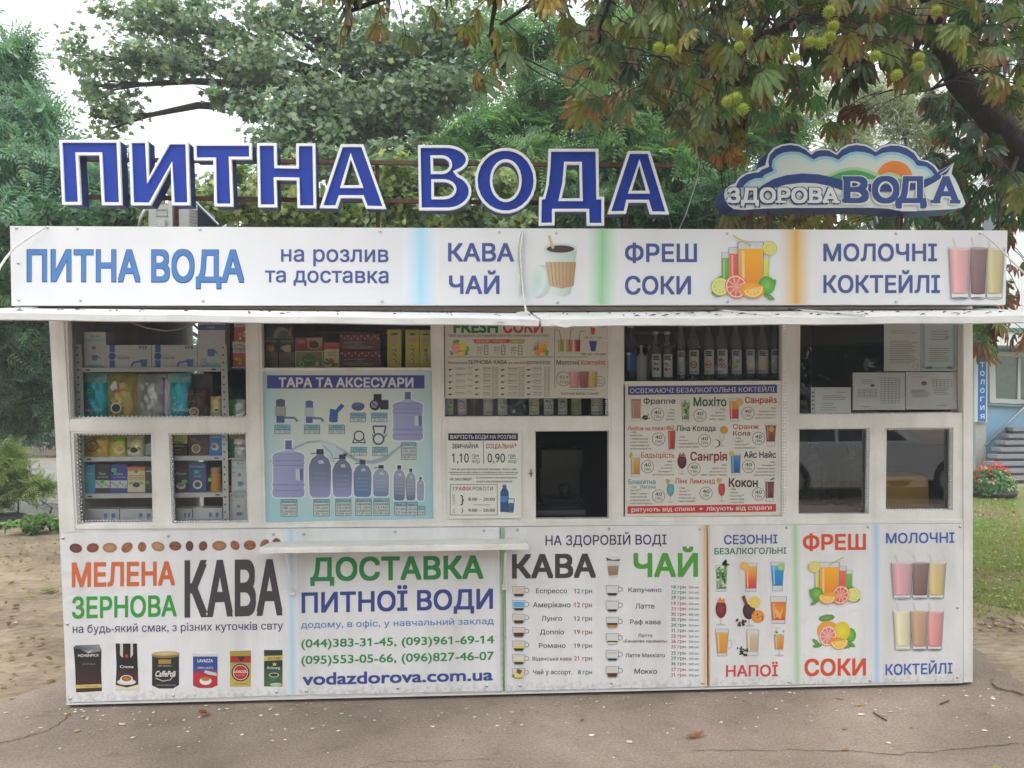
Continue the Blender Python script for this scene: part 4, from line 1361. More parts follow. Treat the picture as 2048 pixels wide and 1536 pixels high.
def price(x0, y0, x1, y1, lines, hd=1):
    pr.part('price_box')
    pr.rect(x0, y0, x1, y1, H('#c2cac6', 1.1), 2)
    hh = (y1 - y0) / (len(lines) + .3)
    pr.rect(x0, y0, x1, y0 + hh * hd, H('#86b4c0', 1.1), 3)
    pr.frame(x0, y0, x1, y1, 1.0, TB, 4)
    for i, t in enumerate(lines):
        l = min(x1 - x0 - 4, len(t) * 4.2)
        c = (x0 + x1) / 2
        pr.text(t, c - l / 2, c + l / 2, y0 + hh * (i + .25), y0 + hh * (i + .9), TX, .012, L=5)
        if i: pr.line([(x0, y0 + hh * i), (x1, y0 + hh * i)], .5, TB, 4)
price(549.5, 850, 580, 867.5, ["Помпа", "звичайна", "125 грн"], 2)
price(608.5, 850, 639.5, 867.5, ["Помпа", "маленька", "110 грн"], 2)
price(658, 850, 689, 867.5, ["Носик", "для 20л бут.", "65 грн"], 2)
price(701, 826, 731, 843.5, ["Кришка", "для 5-10л бут.", "2 грн"], 2)
price(743, 826, 774, 843.5, ["Пробка", "для 20л бут.", "5 грн"], 2)
price(702, 894.5, 733, 911.5, ["Ручка", "для 5-10л бут.", "2 грн"], 2)
price(745, 894.5, 775, 911.5, ["Ручка", "для 20л бут.", "62 грн"], 2)
price(802.5, 885, 832, 919, ["Бутель 13 л", "порожній", "170 грн", "з водою", "184,30 грн"])
price(562, 999, 594, 1033, ["Бутель 20 л", "порожній", "180 грн", "з водою", "202 грн"])
price(627.5, 999, 658.5, 1032, ["Бутель 10 л", "порожній", "19 грн", "з водою", "30 грн"])
price(671.5, 998, 702, 1031.5, ["Бутель 6 л", "порожній", "13 грн", "з водою", "19,60 грн"])
price(711.5, 997.5, 742.5, 1031, ["Бутель 5 л", "порожній", "12 грн", "з водою", "17,50 грн"])
price(748, 997.5, 778.5, 1030.5, ["Бутель 3 л", "порожній", "12 грн", "з водою", "15,30 грн"])
price(789.5, 1004.5, 812, 1030, ["Пляшка 2 л", "4 грн", "6,20 грн"])
price(812.5, 1004.5, 835, 1030, ["Пляшка 1 л", "3,50 грн", "4,60 грн"])
price(835.5, 1012.5, 850, 1029.5, ["0,5 л", "3 грн"])
pr.build("printed_picture", p1)

# --- juice and coffee menu at the top of the middle window
YM = .012
p2 = poster("menu_board", [(889, 636), (1215.5, 636), (1215.5, 795), (890.5, 796)], YM, H('#c9c7bd', 1.05), "grey-white menu board reading FRESH СОКИ and ЗЕРНОВА КАВА above the bottles", "menu")
pr = Print(YM)
KT = H('#2b2b33')
GM, RM, BM = H('#1f6b46', 1.1), H('#b03a3c', 1.2), H('#2f3560', 1.1)
pr.text("FRESH", 907, 996, 641, 665, GM, .03)
pr.text("СОКИ", 1006, 1086, 641, 665, RM, .03)
pr.text("100% натуральні, свіжовижаті соки без консервантів та ГМО!", 897, 1098, 668, 673.5, BM, .006)
pr.poly([(946, 679), (984, 679), (982, 687), (950, 687)], H('#c2583f', 1.1), 2)
pr.poly([(983, 679), (1020, 678.5), (1017, 686), (983, 687)], H('#b03a38', 1.1), 2)
pr.poly([(1019, 679), (1051, 679), (1046, 687), (1018, 687)], H('#a9983f', 1.1), 2)
for t, a, b in (("АПЕЛЬСИН", 952, 979), ("ГРЕЙПФРУТ", 984, 1013), ("ЛИМОН", 1024, 1045)):
    pr.text(t, a, b, 680.8, 685.2, H('#e0d8c8'), .01, L=4)
for k, x in enumerate((954, 988, 1022)):
    for j, t in enumerate(("250 мл -", "350 мл -", "1 л -")):
        pr.text(t, x, x + 13, 693 + 5.6 * j, 696.6 + 5.6 * j, KT, .006)
    pr.frame(x + 15, 692, x + 22, 709, .8, KT)
    for j in range(2):
        pr.line([(x + 15, 697.5 + 5.5 * j), (x + 22, 697.5 + 5.5 * j)], .7, KT)
    pr.text("грн", x + 15, x + 20.5, 688.6, 691, KT, .004)
fruit(pr.part('printed_fruit'), 901, 681, 938, 711)
juices(pr.part('printed_juice'), 1063, 681, 1096, 711)
pr.part('small_print')
pr.line([(896, 714), (1108, 714)], .9, H('#55554f'))
pr.line([(1109.5, 640), (1109.5, 776)], .9, H('#55554f'))
pr.line([(1112, 714), (1174, 714)], .9, H('#55554f'))
pr.text("Натуральна", 896.5, 934, 722.5, 728, KT, .004)
pr.text("ЗЕРНОВА КАВА", 936, 1014, 720, 728, KT, .014)
pr.text("на смачній", 1017, 1050, 722.6, 728, RM, .006)
pr.text("ЗДОРОВІЙ ВОДІ", 1052, 1101, 722, 728, BM, .008)
names = [["Еспрессо", "Капучино", "Віденська кава", "Фраппе"], ["Американо", "Латте", "Мокко", "Глясе"], ["Лунго", "Раф кава", "Мокачино", "Какао"], ["Доппіо", "Латте карамель", "Гарячий шоколад", "Молоко"], ["Романо", "Лате Маккіато", "Кава по-віденськи", "Чай"]]
for r_ in range(5):
    y = 735 + r_ * 12.3
    for c, (xi, xn0, xn1, xp) in enumerate(((896, 911, 930, 933), (949, 966, 981, 984), (1001, 1016, 1035, 1037), (1053, 1066, 1083, 1088))):
        bx = .8 if r_ != 1 or c else 1
        pr.ring(xi + 8, y + 3, 2, .6, LINE, 2)
        pr.poly([(xi, y), (xi + 8, y), (xi + 7, y + 6), (xi + 1, y + 6)], H('#d5d3ca'), 2)
        pr.poly([(xi + .8, y + 3), (xi + 7.2, y + 3), (xi + 6.2, y + 6), (xi + 1.6, y + 6)], H('#6f8fb0' if (r_ == 1 and c == 0) else rnd.choice(['#3a2a24', '#2f2622', '#4a3428'])), 3)
        pr.text(names[r_][c], xn0, xn1, y - .5, y + 2.4, KT, .008)
        for k in range(1 + (c > 0)):
            pr.text(["вода кава молоко", "вершки сироп цукор"][k], xn0, xn1, y + 3.5 + 2.6 * k, y + 5.2 + 2.6 * k, H('#77766f'), .0)
        for k in range(1 if c == 0 else 3):
            pr.text("%d грн" % (12 + 3 * r_ + 5 * k), xp, xp + 12, y - 1.5 + 4 * k, y + 1.4 + 4 * k, H('#5a5a58'), .0)
pr.text("Вода + сироп (+ лід)", 1113, 1210, 645, 653, BM, .012)
for x, c in ((1122, '#a9b04a'), (1139, '#cf7a3c'), (1155, '#a92f3c')):
    tumbler(pr.part('printed_drink'), x, 679, 706, 12, 10, [(0, H(c)), (1, H(c, .8))], 2, empty=.04, base=.1)
for a in ([(1112, 659), (1119, 662), (1124, 690)], [(1145, 656), (1141, 664), (1139, 690)], [(1170, 663), (1161, 662), (1157, 685)]):
    pr.line(a, 1, H('#4a4a4a'), 6)
pr.poly([(1181, 656), (1191, 656), (1189, 669.5), (1183, 669.5)], H('#b8453f', 1.1), 3)
pr.poly([(1178, 682), (1194, 682), (1191, 702.5), (1182, 702.5)], H('#3a4488', 1.1), 3)
pr.text("180 мл - 7 грн", 1169, 1203, 673, 677, KT, .004)
pr.text("500 мл - 12 грн", 1162, 1210, 705.5, 710, KT, .01)
pr.text("Молочні", 1113, 1158, 720, 729.5, BM, .014)
pr.text("Коктейлі", 1162, 1210, 720, 729.5, RM, .014)
pr.ring(1127, 757.5, 14.5, .9, H('#7a4a48'))
pr.text("0,5 л", 1119.5, 1136, 751, 757, KT, .012)
pr.text("35 грн", 1119, 1136.5, 761, 766, KT, .0)
pr.ring(1199.5, 762.5, 10.5, .9, H('#7a4a48'))
pr.text("0,2 л", 1194, 1205, 758, 761.6, KT, .01)
pr.text("20 грн", 1193.5, 1205.5, 764.5, 767.5, KT, .0)
shakes(pr.part('printed_milk_shake'), 1138, 735, 1196, 779, ['#c78a88', '#8f4a44', '#b9a04a'], order=(0, 2, 1))
pr.part('small_print')
pr.text("Багатий Вибір Смаків", 1122, 1197, 784, 789.5, KT, .008)
pr.build("printed_picture", p2)

# --- water price sheet beside the service window
YS = -.012
p3 = sheet("water_price_sign", [(893, 863.5), (1043, 863), (1043, 1036), (895.5, 1038)], YS, .008, H('#d6d8d1', 1.1),
           "small white sign reading ВАРТІСТЬ ВОДИ НА РОЗЛИВ left of the open service window", "sign", M_PRINT)
pr = Print(YS)
K2 = H('#24232c')
pr.rect(896.5, 866.5, 1036, 881, H('#25233f'), 2)
pr.text("ВАРТІСТЬ", 901, 947.5, 870, 877.6, H('#e6e6e8'), .02)
pr.text("ВОДИ НА РОЗЛИВ", 950.5, 1032, 870, 877.6, H('#e0e0e4'), .0)
pr.text("ЗВИЧАЙНА", 904, 957, 887.5, 896.7, K2, .02)
pr.text("СОЦІАЛЬНА", 972, 1028, 887.5, 896.7, H('#b03030'), .02)
pr.text("*", 1029, 1033, 887, 897, K2, .02)
pr.line([(966.5, 882), (967.5, 928)], 1, K2)
pr.text("1,10", 904, 937.5, 906, 925, K2, -.014)
pr.text("0,90", 975, 1010, 906, 925, K2, -.014)
for x in (944, 1017):
    pr.text("грн", x, x + 13.5, 909, 914.5, K2, .0, 'x')
    pr.line([(x, 917), (x + 15, 917)], .7, K2)
    pr.text("літр", x - 1, x + 15.5, 921, 926, K2, .0, 'x')
pr.text("* ціна діє для пільгової категорії громадян, тільки у разі", 899, 1033, 936, 940, K2, .008)
pr.text("пред'явлення відповідного посвідчення його власником", 898, 1036, 942.6, 946.4, K2, .008)
pr.line([(901, 949.5), (1034, 949)], .8, K2)
pr.text("НА ВАШ ВИБІР:", 900, 944, 955.5, 961, K2, .012)
pr.text("- зі зниженою мінералізацією", 948, 1034, 952.8, 957, K2, .0)
pr.text("додатково мінералізована", 952.5, 1024, 960.4, 964.8, K2, .0)
pr.frame(900.5, 969, 994.5, 1030, 1, H('#6a6a6c'))
pr.text("ГРАФІК", 906, 943, 973.5, 981, H('#a23030'), .02)
pr.text("РОБОТИ", 945.5, 986, 973.5, 981, H('#5a3a3c'), .0)
pr.text("}", 921, 928, 990, 1006, K2, .01)
pr.text("}", 922.5, 927, 1017, 1024, K2, .012)
for i, t in enumerate(("Пн", "Вт", "Ср", "Чт", "Пт")):
    pr.text(t, 905.5, 910, 989 + 4.4 * i, 991.8 + 4.4 * i, K2, .01)
for i, t in enumerate(("Сб", "Нд")):
    pr.text(t, 905.5, 910, 1018 + 4.6 * i, 1021 + 4.6 * i, K2, .01)
pr.text("8:00 – 20:00", 936.5, 990, 995, 1001.4, K2, .018)
pr.text("без перерви на обід", 948, 979, 1008.5, 1010.5, K2, .0)
pr.text("9:00 – 20:00", 936.5, 990, 1017, 1023.6, K2, .018)
pr.part('printed_bottle')
pr.poly(inset([(1005, 969), (1014, 969), (1014, 976), (1018, 984), (1018, 1024), (1000.5, 1024), (1000.5, 984), (1005, 976)], -2), H('#e6e8e8'), 2)
pr.poly(inset([(1014.5, 996), (1030, 996), (1027.5, 1025), (1017, 1025)], -2), H('#e6e8e8'), 2)
pr.poly([(1005, 969), (1013, 969), (1013, 976), (1017.5, 984), (1017.5, 1024), (1000.5, 1024), (1000.5, 984), (1005, 976)], H('#2f5580', 1.1), 3)
pr.rect(1005, 969, 1013, 975, H('#3a6f9c', 1.1), 4)
pr.rect(1000.5, 992, 1017.5, 1004, H('#3f7fb0', 1.1), 4)
pr.poly([(1015, 997), (1029.5, 997), (1027, 1025), (1017.5, 1025)], H('#20304a'), 5)
pr.poly([(1016.3, 998.5), (1028.2, 998.5), (1026, 1023.5), (1018.6, 1023.5)], H('#d5dadc'), 6)
pr.poly([(1017.2, 1007), (1021, 1005.5), (1027.4, 1006.5), (1026.2, 1023), (1018.8, 1023)], lambda x, y: H('#3f74a6') if y < 1012 else H('#2f4f80'), 7)
pr.build("printed_picture", p3)

# --- cocktail poster
p4 = poster("cocktail_poster", [(1250, 768.5), (1563.5, 766), (1563.5, 1031), (1250, 1033)], YP, H('#cdccc4', 1.1), "grey-white poster reading ОСВІЖАЮЧІ БЕЗАЛКОГОЛЬНІ КОКТЕЙЛІ with twelve cocktails", "poster")
pr = Print(YP)
pr.poly([(1256, 772.5), (1554, 769), (1554, 786), (1256, 790)], H('#3a3c78', 1.2), 2)
pr.text("ОСВІЖАЮЧІ БЕЗАЛКОГОЛЬНІ КОКТЕЙЛІ", 1260, 1549.5, 777, 786.3, H('#d0d2d8', 1.1), .006, yt2=773.3, yb2=782.8)
pr.poly([(1255, 1012.5), (1552, 1008), (1552, 1023), (1255, 1027.5)], H('#b23436', 1.2), 2)
pr.text("рятують від спеки", 1263, 1389, 1017, 1023.6, H('#dcdcdc', 1.1), .012, 'x', yt2=1014.8, yb2=1021.4)
pr.text("+", 1398, 1406, 1013.4, 1021.5, H('#dcdcdc', 1.1), .012)
pr.text("лікують від спраги", 1412.5, 1543, 1014.6, 1021.4, H('#dcdcdc', 1.1), .012, 'x', yt2=1012.4, yb2=1019.2)
BK, GC, RC, MR, TL = H('#26232c'), H('#1f5a3a', 1.1), H('#b23334', 1.15), H('#7f2a2e', 1.1), H('#3a8296', 1.1)
for (t, a, b, y0, y1, c, bd) in [("Фраппе", 1287, 1351, 796.5, 807.5, BK, .02), ("Мохіто", 1387, 1453, 794.5, 812, GC, .022), ("Санрайз", 1490, 1553.5, 793.5, 806, RC, .02),
        ("Любов на пляжі", 1255.5, 1330, 852.7, 860.7, RC, .014), ("Піна Колада", 1354, 1431, 851, 862, BK, .02), ("Оранж", 1466, 1518, 848, 858, RC, .02), ("Кола", 1466, 1500.5, 861.5, 871.2, MR, .022),
        ("Бадьорість", 1282.5, 1349, 905, 915.3, RC, .014), ("Сангрія", 1380.5, 1454, 903.7, 921, MR, .024), ("Айс Найс", 1488, 1552, 903, 915.5, BK, .018),
        ("Блакитна", 1257, 1311, 958.8, 968, TL, .014), ("Лагуна", 1280, 1311, 970, 977, TL, .01), ("Пінк Лимонад", 1351.5, 1430, 957, 967, RC, .014), ("Кокон", 1457.5, 1515.5, 956, 973.6, H('#4a2a28'), .024)]:
    pr.text(t, a, b, y0, y1, c, bd)
for (x, y) in [(1315, 828.5), (1399.6, 831), (1496, 826.5), (1317, 878), (1409, 881), (1517, 877), (1295, 933.5), (1388, 938), (1497, 933), (1317, 992), (1412, 986.5), (1517, 988)]:
    pr.ring(x, y, 13, .9, H('#6a4a46'))
    pr.text("40", x - 7, x + 7, y - 7.8, y - .2, GC, .016)
    pr.text("ГРН", x - 6, x + 6, y + 2.6, y + 8, BK, .0)
def ingr(x0, x1, ys, lines, right=False):
    for y, t in zip(ys, lines):
        l = min(x1 - x0, len(t) * 2.35 + 3)
        a = x1 - l if right else x0
        pr.text(t, a, a + l, y, y + 3.4, RC if 'сік' in t and right else BK, .004)
Ys = lambda y, n, d=6.6: [y + d * i for i in range(n)]
ingr(1328, 1349, Ys(817, 4), ["лід", "кава", "сироп", "молоко"], True)
ingr(1415, 1450, Ys(816.5, 4), ["лід", "Sprite™", "свіжа м'ята", "лайм + лимон"], True)
ingr(1508, 1551, Ys(814, 4), ["лід", "газована вода", "сироп Гренадин", "апельсиновий сік"], True)
ingr(1258, 1304, Ys(862.5, 6), ["- лід", "- апельсин", "- газована вода", "- морс з клюкви", "- персиковий сік", "- апельсиновий сік"])
ingr(1355, 1400, Ys(872, 4), ["- лід", "- молоко", "- ананасовий сік", "- кокосовий сироп"])
ingr(1467, 1511, Ys(874, 4), ["- лід", "- сироп", "- Coca-Cola™", "- апельсиновий сік"])
ingr(1297, 1348, Ys(921, 5), ["лід -", "лимон -", "апельсин -", "Schweppes™ -", "грейпфрутовий сік"], True)
ingr(1402, 1453, Ys(928, 4), ["лід", "свіжа м'ята", "фруктовий сік", "лайм + лимон + яблуко"], True)
ingr(1504, 1550, Ys(922, 5), ["лід", "Schweppes™", "лимонний сироп", "кокосовий сироп", "сироп Блю Кюрасао"], True)
ingr(1258, 1305, Ys(972, 6), ["- лід", "- Sprite™", "- лайм + лимон", "- лимонний сік", "- ананасовий сік", "- сироп Блю Кюрасао"])
ingr(1355, 1391, Ys(974, 5), ["- лід", "- Sprite™", "- апельсин", "- лимонний сік", "- сироп Гренадин"])
ingr(1457, 1504, Ys(976.5, 5), ["- лід", "- лимон", "- Coca-Cola™", "- сироп Лайм", "- сироп Аніс"])
tumbler(pr.part('printed_drink'), 1272, 798, 842, 20, 17, [(0, H('#7a5240')), (.08, H('#b28a74')), (1, H('#a57a62'))], 2, empty=.02, base=.12)
for i in range(24):
    pr.ell(1290 + rnd.gauss(0, 3.6), 836 + rnd.gauss(0, 3), 1.6, 1.2, H(rnd.choice(['#3a2a26', '#4f3430', '#2a2020'])), 6, rnd.uniform(0, 180), 6)
tumbler(pr.part('printed_drink'), 1371, 800, 843, 17, 13, [(0, H('#7f9a6a')), (.5, H('#a9b58a')), (1, H('#55743f'))], 2)
for i in range(20):
    pr.ell(1371 + rnd.uniform(-6, 6), 800 + rnd.uniform(-4, 34), 2.6, 1.4, H(rnd.choice(['#2f5a30', '#3f7440', '#c2c9b4'])), 5, rnd.uniform(0, 180), 6)
tumbler(pr.part('printed_drink'), 1468.5, 797, 842, 19, 17, [(0, H('#cf9a54')), (.4, H('#d58a3f')), (.5, H('#c24a40')), (1, H('#b23a3e'))], 2)
citrus(pr, 1479, 804, 7.5, H('#c9863a'), H('#e0c08a'), H('#d99a48'), 6)
tumbler(pr.part('printed_drink'), 1343.5, 858, 900, 15, 12, [(0, H('#c2503c')), (1, H('#a92f38'))], 2, empty=.08, base=.05)
citrus(pr, 1338, 859, 6.5, H('#c9703a'), H('#e0a070'), H('#d5804a'), 6, half=True, ang=180)
pr.line([(1347, 850), (1345, 862)], 1, H('#4a4a4a'), 6)
stem_glass(pr.part('printed_drink'), 1444, 858, 893, 12, ['#d5d3cc', '#c9c7c0'])
citrus(pr, 1448, 860, 7.5, H('#a9602c'), H('#d9a04c'), H('#cf9238'), 6)
pr.ell(1433, 887, 8, 8, H('#4a4542'), 6)
pr.ell(1431.5, 887, 6.4, 7, H('#d9d8d2'), 7)
tumbler(pr.part('printed_drink'), 1541.5, 848, 892, 22, 15, [(0, H('#7a3a30')), (.4, H('#8f5a3c')), (1, H('#6a2a2a'))], 2, empty=.06, base=.2)
citrus(pr, 1543, 858, 6, H('#b9763c'), H('#d9a870'), H('#c98a4c'), 6)
tumbler(pr.part('printed_drink'), 1271, 910, 953, 18, 16, [(0, H('#c9ae78')), (.5, H('#c9983f')), (1, H('#b9763c'))], 2)
pr.ell(1262, 910, 2.6, 6.5, H('#c9a83f'), 6, 10)
stem_glass(pr.part('printed_drink'), 1364, 906, 949, 20, ['#6a2f3a', '#4f2430'])
pr.poly([(1356, 913), (1360, 905), (1363, 910), (1367, 904), (1371, 912)], H('#b9603a'), 6)
tumbler(pr.part('printed_drink'), 1471.5, 908, 950, 20, 17, [(0, H('#5a8fae')), (.4, H('#2f74b2')), (1, H('#23509a'))], 2, empty=.06)
citrus(pr, 1463, 907, 5, H('#a9a83f'), H('#d9d8a0'), H('#c2bf5a'), 6)
stem_glass(pr.part('printed_drink'), 1341, 961, 1005, 16, ['#6aa9b8', '#4f97a9'])
pr.poly([(1332, 958), (1341, 960), (1336, 969), (1333, 967)], H('#b99a3a'), 6)
stem_glass(pr.part('printed_drink'), 1443.5, 960, 1004, 15, ['#c94a3c', '#b23a38'])
citrus(pr, 1438, 961, 5, H('#b9903a'), H('#e0c880'), H('#c9a548'), 6)
tumbler(pr.part('printed_drink'), 1539.5, 958, 1003, 18, 15, [(0, H('#6a3a38')), (.5, H('#7a4644')), (1, H('#5a2a2c'))], 2, base=.16)
leafp(pr, 1545, 958, 5, -30, H('#3f7440'), 6)
pr.build("printed_picture", p4)

# ============================================================ ROOF LETTERS
YLt = -.21
BLUE_FACE = H('#123cae', .85); BLUE_SIDE = H('#1c3176'); TRIM = H('#e2e4e6', 1.15)
k_ = 1 / 2.926
def A(pts, ox=0.0): return [(ox + x * k_, y * k_) for x, y in pts]
def arcp(cx, cy, rx, ry, n=26): return [(cx + rx * math.cos(2 * math.pi * i / n), cy + ry * math.sin(2 * math.pi * i / n)) for i in range(n)]
def bowl(cx, cy, rx, ry, a0, a1, n=12): return [(cx + rx * math.cos(R(a0 + (a1 - a0) * i / n)), cy + ry * math.sin(R(a0 + (a1 - a0) * i / n))) for i in range(n + 1)]
LET = {
 'П': (A([(348, 820), (695, 820), (710, 1197), (597, 1197), (583, 905), (455, 905), (470, 1195), (365, 1195)]), []),
 'И': (A([(755, 822), (862, 822), (867, 1045), (985, 830), (1098, 830), (1110, 1198), (1007, 1198), (1000, 972), (880, 1198), (768, 1198)]), []),
 'Т': (A([(1135, 838), (1470, 838), (1472, 930), (1352, 930), (1362, 1205), (1255, 1205), (1250, 935), (1137, 935)]), []),
 'Н': (A([(1505, 838), (1615, 838), (1618, 970), (1735, 972), (1735, 840), (1842, 840), (1848, 1215), (1742, 1215), (1738, 1052), (1615, 1050), (1620, 1210), (1512, 1210)]), []),
 'А': ([(682, 289), (726, 289), (771.5, 417), (732, 416), (724, 395), (681, 395), (674, 415.5), (640, 415)], [[(701.5, 317), (720.5, 371), (686, 371)]]),
 'В': (A([(475, 850), (630, 850)] + bowl(638, 933, 130, 83, -84, 62) + bowl(645, 1119, 140, 109, -62, 84) + [(630, 1228), (482, 1228)], 674),
       [A([(560, 922)] + bowl(612, 963, 48, 41, -90, 90) + [(562, 1004)], 674), A([(565, 1062)] + bowl(622, 1107, 64, 45, -90, 90) + [(566, 1152)], 674)]),
 'О': (A(arcp(987, 1056, 178, 190), 674), [A(arcp(988, 1056, 80, 112), 674)]),
 'Д': (A([(1240, 872), (1528, 872), (1532, 1152), (1562, 1152), (1562, 1318), (1465, 1318), (1462, 1235), (1272, 1235), (1272, 1316), (1182, 1318), (1185, 1155), (1208, 1152), (1226, 1080), (1236, 980)], 674),
       [A([(1342, 960), (1420, 960), (1425, 1162), (1312, 1162), (1333, 1070)], 674)]),
 'а': (A([(1705, 885), (1830, 885), (1942, 1252), (1835, 1250), (1815, 1182), (1705, 1182), (1690, 1248), (1586, 1250)], 674), [A([(1770, 962), (1814, 1118), (1722, 1118)], 674)]),
}
pb = P(730, 452, YLt)
roofsign = thing("roof_letters", pb, "big blue box letters with white rims reading ПИТНА ВОДА on rusty rails over the roof", "sign")
for ch, (out, holes) in LET.items():
    side = MB().plate(out, holes, YLt + .012, YLt + .108, BLUE_SIDE).build("letter", M_PLASTIC, roofsign)
    MB().plate(inset(out, 3), [inset(h, -3) for h in holes], YLt + .004, YLt + .0115, BLUE_FACE).build("face", M_PRINT, side)
    mb = MB()
    mb.plate(inset(out, -.6), [inset(out, 4.6)], YLt - .006, YLt + .0115, TRIM)
    for h in holes:
        mb.plate(inset(h, -4.6), [inset(h, .6)], YLt - .006, YLt + .0115, TRIM)
    mb.build("rim", M_PLASTIC, side)
for (xa, ya, xb, yb) in ((170, 318, 1345, 331), (150, 393, 1310, 408)):
    p0, p1 = P(xa, ya, YLt + .14), P(xb, yb, YLt + .14)
    MB().hexa([p0 + Vector((0, 0, -.011)), p1 + Vector((0, 0, -.011)), p1 + Vector((0, 0, .011)), p0 + Vector((0, 0, .011))],
              [p0 + Vector((0, .02, -.011)), p1 + Vector((0, .02, -.011)), p1 + Vector((0, .02, .011)), p0 + Vector((0, .02, .011))]).build("rail", M_RUST, roofsign)
for x in (352, 754, 1250):
    p0, p1 = P(x, 330, YLt + .17), P(x + 2, 470, YLt + .17)
    MB().tube([p0, p1], .012, seg=6).build("post", M_RUST, roofsign)
mb = MB()
mb.tube([P(738, 428, YLt + .16), P(741, 440, YLt + .14), P(735, 452, YLt + .12), P(745, 462, YLt + .1)], .005, (0.03, 0.03, 0.03), 5).build("cable", M_FLAT, roofsign)

# ============================================================ LOGO SIGN
YG = -.20
q_ = 1 / 3.793
def G(pts): return [(1420 + x * q_, 270 + y * q_) for x, y in pts]
OUT = G([(180, 565), (140, 540), (112, 500), (103, 450), (112, 412), (150, 378), (190, 362), (205, 335), (235, 303), (290, 277), (345, 268), (370, 245), (415, 228), (425, 190), (440, 140), (480, 95), (540, 68), (610, 58), (680, 68), (735, 98), (768, 128), (800, 106), (850, 97), (905, 102), (958, 132), (990, 98), (1040, 68), (1110, 57), (1180, 66), (1225, 84), (1258, 110), (1300, 78), (1370, 62), (1430, 64), (1500, 84), (1560, 122), (1592, 165), (1604, 182), (1655, 190), (1710, 228), (1738, 268), (1748, 302), (1780, 268), (1852, 214), (1836, 292), (1862, 330), (1895, 400), (1935, 500), (1942, 525), (1918, 552), (1850, 566), (1700, 574), (1560, 582), (1450, 582), (1350, 562), (1200, 555), (900, 556), (600, 556), (400, 562), (250, 572)])
lg = thing("logo_sign", P(1690, 430, YG), "cloud-shaped light box sign with an orange sun, green hill and blue wave on the roof", "sign")
MB().plate(OUT, [], YG, YG + .15, BLUE_SIDE).build("light_box", M_PLASTIC, lg)
pr = Print(YG)
GW = H('#cdd3cf', 1.1); NV = H('#27407f', 1.05)
pr.poly(inset(OUT, 1.0), GW, 1)
def up(pts): return G(pts)
band = G([(196, 400), (205, 370), (230, 330), (275, 300), (330, 286), (368, 284), (395, 262), (450, 240), (442, 205), (455, 150), (495, 108), (550, 83), (610, 75), (670, 84), (725, 112), (768, 150), (800, 124), (850, 114), (900, 118), (962, 152), (1000, 112), (1050, 86), (1110, 75), (1175, 84), (1220, 104), (1256, 130), (1305, 96), (1370, 80), (1430, 82), (1495, 102), (1548, 138), (1582, 190), (1650, 206), (1698, 240), (1722, 276), (1735, 310), (1700, 330), (1600, 400), (1000, 420), (700, 395), (400, 400)])
pr.poly(band, NV, 2)
skyp = G([(240, 420), (258, 380), (300, 345), (345, 328), (395, 325), (415, 300), (440, 290), (482, 270), (468, 235), (475, 190), (510, 155), (560, 132), (620, 125), (680, 130), (730, 152), (785, 185), (830, 165), (880, 160), (930, 168), (975, 188), (1010, 158), (1060, 134), (1110, 124), (1170, 130), (1215, 142), (1256, 162), (1310, 136), (1370, 128), (1430, 132), (1490, 156), (1540, 188), (1572, 232), (1640, 240), (1685, 275), (1708, 318), (1620, 350), (1540, 385), (1200, 400), (900, 380), (600, 380), (400, 430)])
pr.poly(skyp, H('#8fbccb', 1.1), 3)
pr.poly(inset(skyp, 6), H('#b4cfd2', 1.1), 4)
pr.poly(inset(skyp, 12), H('#c6d0cb', 1.1), 5)
pr.ell(*G([(1400, 325)])[0], 36, 34, H('#d9822e', 1.1), 6, 0, 24, H('#d06a26', 1.1), 180, 360)
def hill(x0, x1, yb, h, col, L):
    n = 20
    pts = [(x0 + (x1 - x0) * i / n, yb - h * math.sin(math.pi * i / n) ** .85) for i in range(n + 1)]
    pr.poly(G(pts), col, L)
hill(850, 1330, 330, 86, H('#a5c495', 1.1), 7)
hill(885, 1290, 335, 68, H('#3f9a4f', 1.1), 8)
hill(1245, 1480, 345, 62, H('#a5c495', 1.1), 9)
hill(1300, 1560, 385, 52, H('#4f9f50', 1.1), 9.5)
wave = G([(330, 440), (400, 380), (480, 335), (580, 305), (700, 292), (820, 298), (920, 318), (1020, 345), (1200, 372), (1400, 378), (1560, 362), (1680, 318), (1760, 262), (1842, 222), (1800, 290), (1720, 350), (1620, 405), (1400, 430), (1150, 430), (1000, 418), (900, 385), (800, 366), (700, 362), (580, 376), (480, 405), (400, 445), (300, 480), (180, 545)])
pr.poly(wave, NV, 11)
pr.poly(G([(480, 405), (580, 376), (700, 362), (800, 366), (900, 385), (1000, 420), (1000, 460), (500, 460)]), GW, 12)
pr.poly(G([(1620, 405), (1700, 362), (1765, 318), (1790, 330), (1700, 500), (1640, 480)]), GW, 12)
def serif(t, x0, x1, y0, y1, col, colo, L, bars, y02=None, y12=None, ow=.05):
    """slab letters: text thickened, with slabs at the feet"""
    a, b = G([(x0, y0), (x1, y1)])
    for ob, c, l, gr in ((ow + .035, colo, L, 1.4), (.035, col, L + 1.5, 0)):
        pr.text(t, a[0] - gr, b[0] + gr, a[1] - gr, b[1] + gr, c, ob, L=l)
        for (u0, v0, u1, v1) in bars:
            s0, s1 = G([(u0, v0), (u1, v1)])
            pr.rect(s0[0] - gr, s0[1] - gr, s1[0] + gr, s1[1] + gr, c, l + .2)
serif("ЗДОРОВА", 132, 975, 398, 510, H('#d6d9d4', 1.1), NV, 14, [(496, 498, 580, 514), (740, 498, 790, 514), (865, 498, 905, 514), (925, 498, 985, 514), (125, 490, 160, 512)])
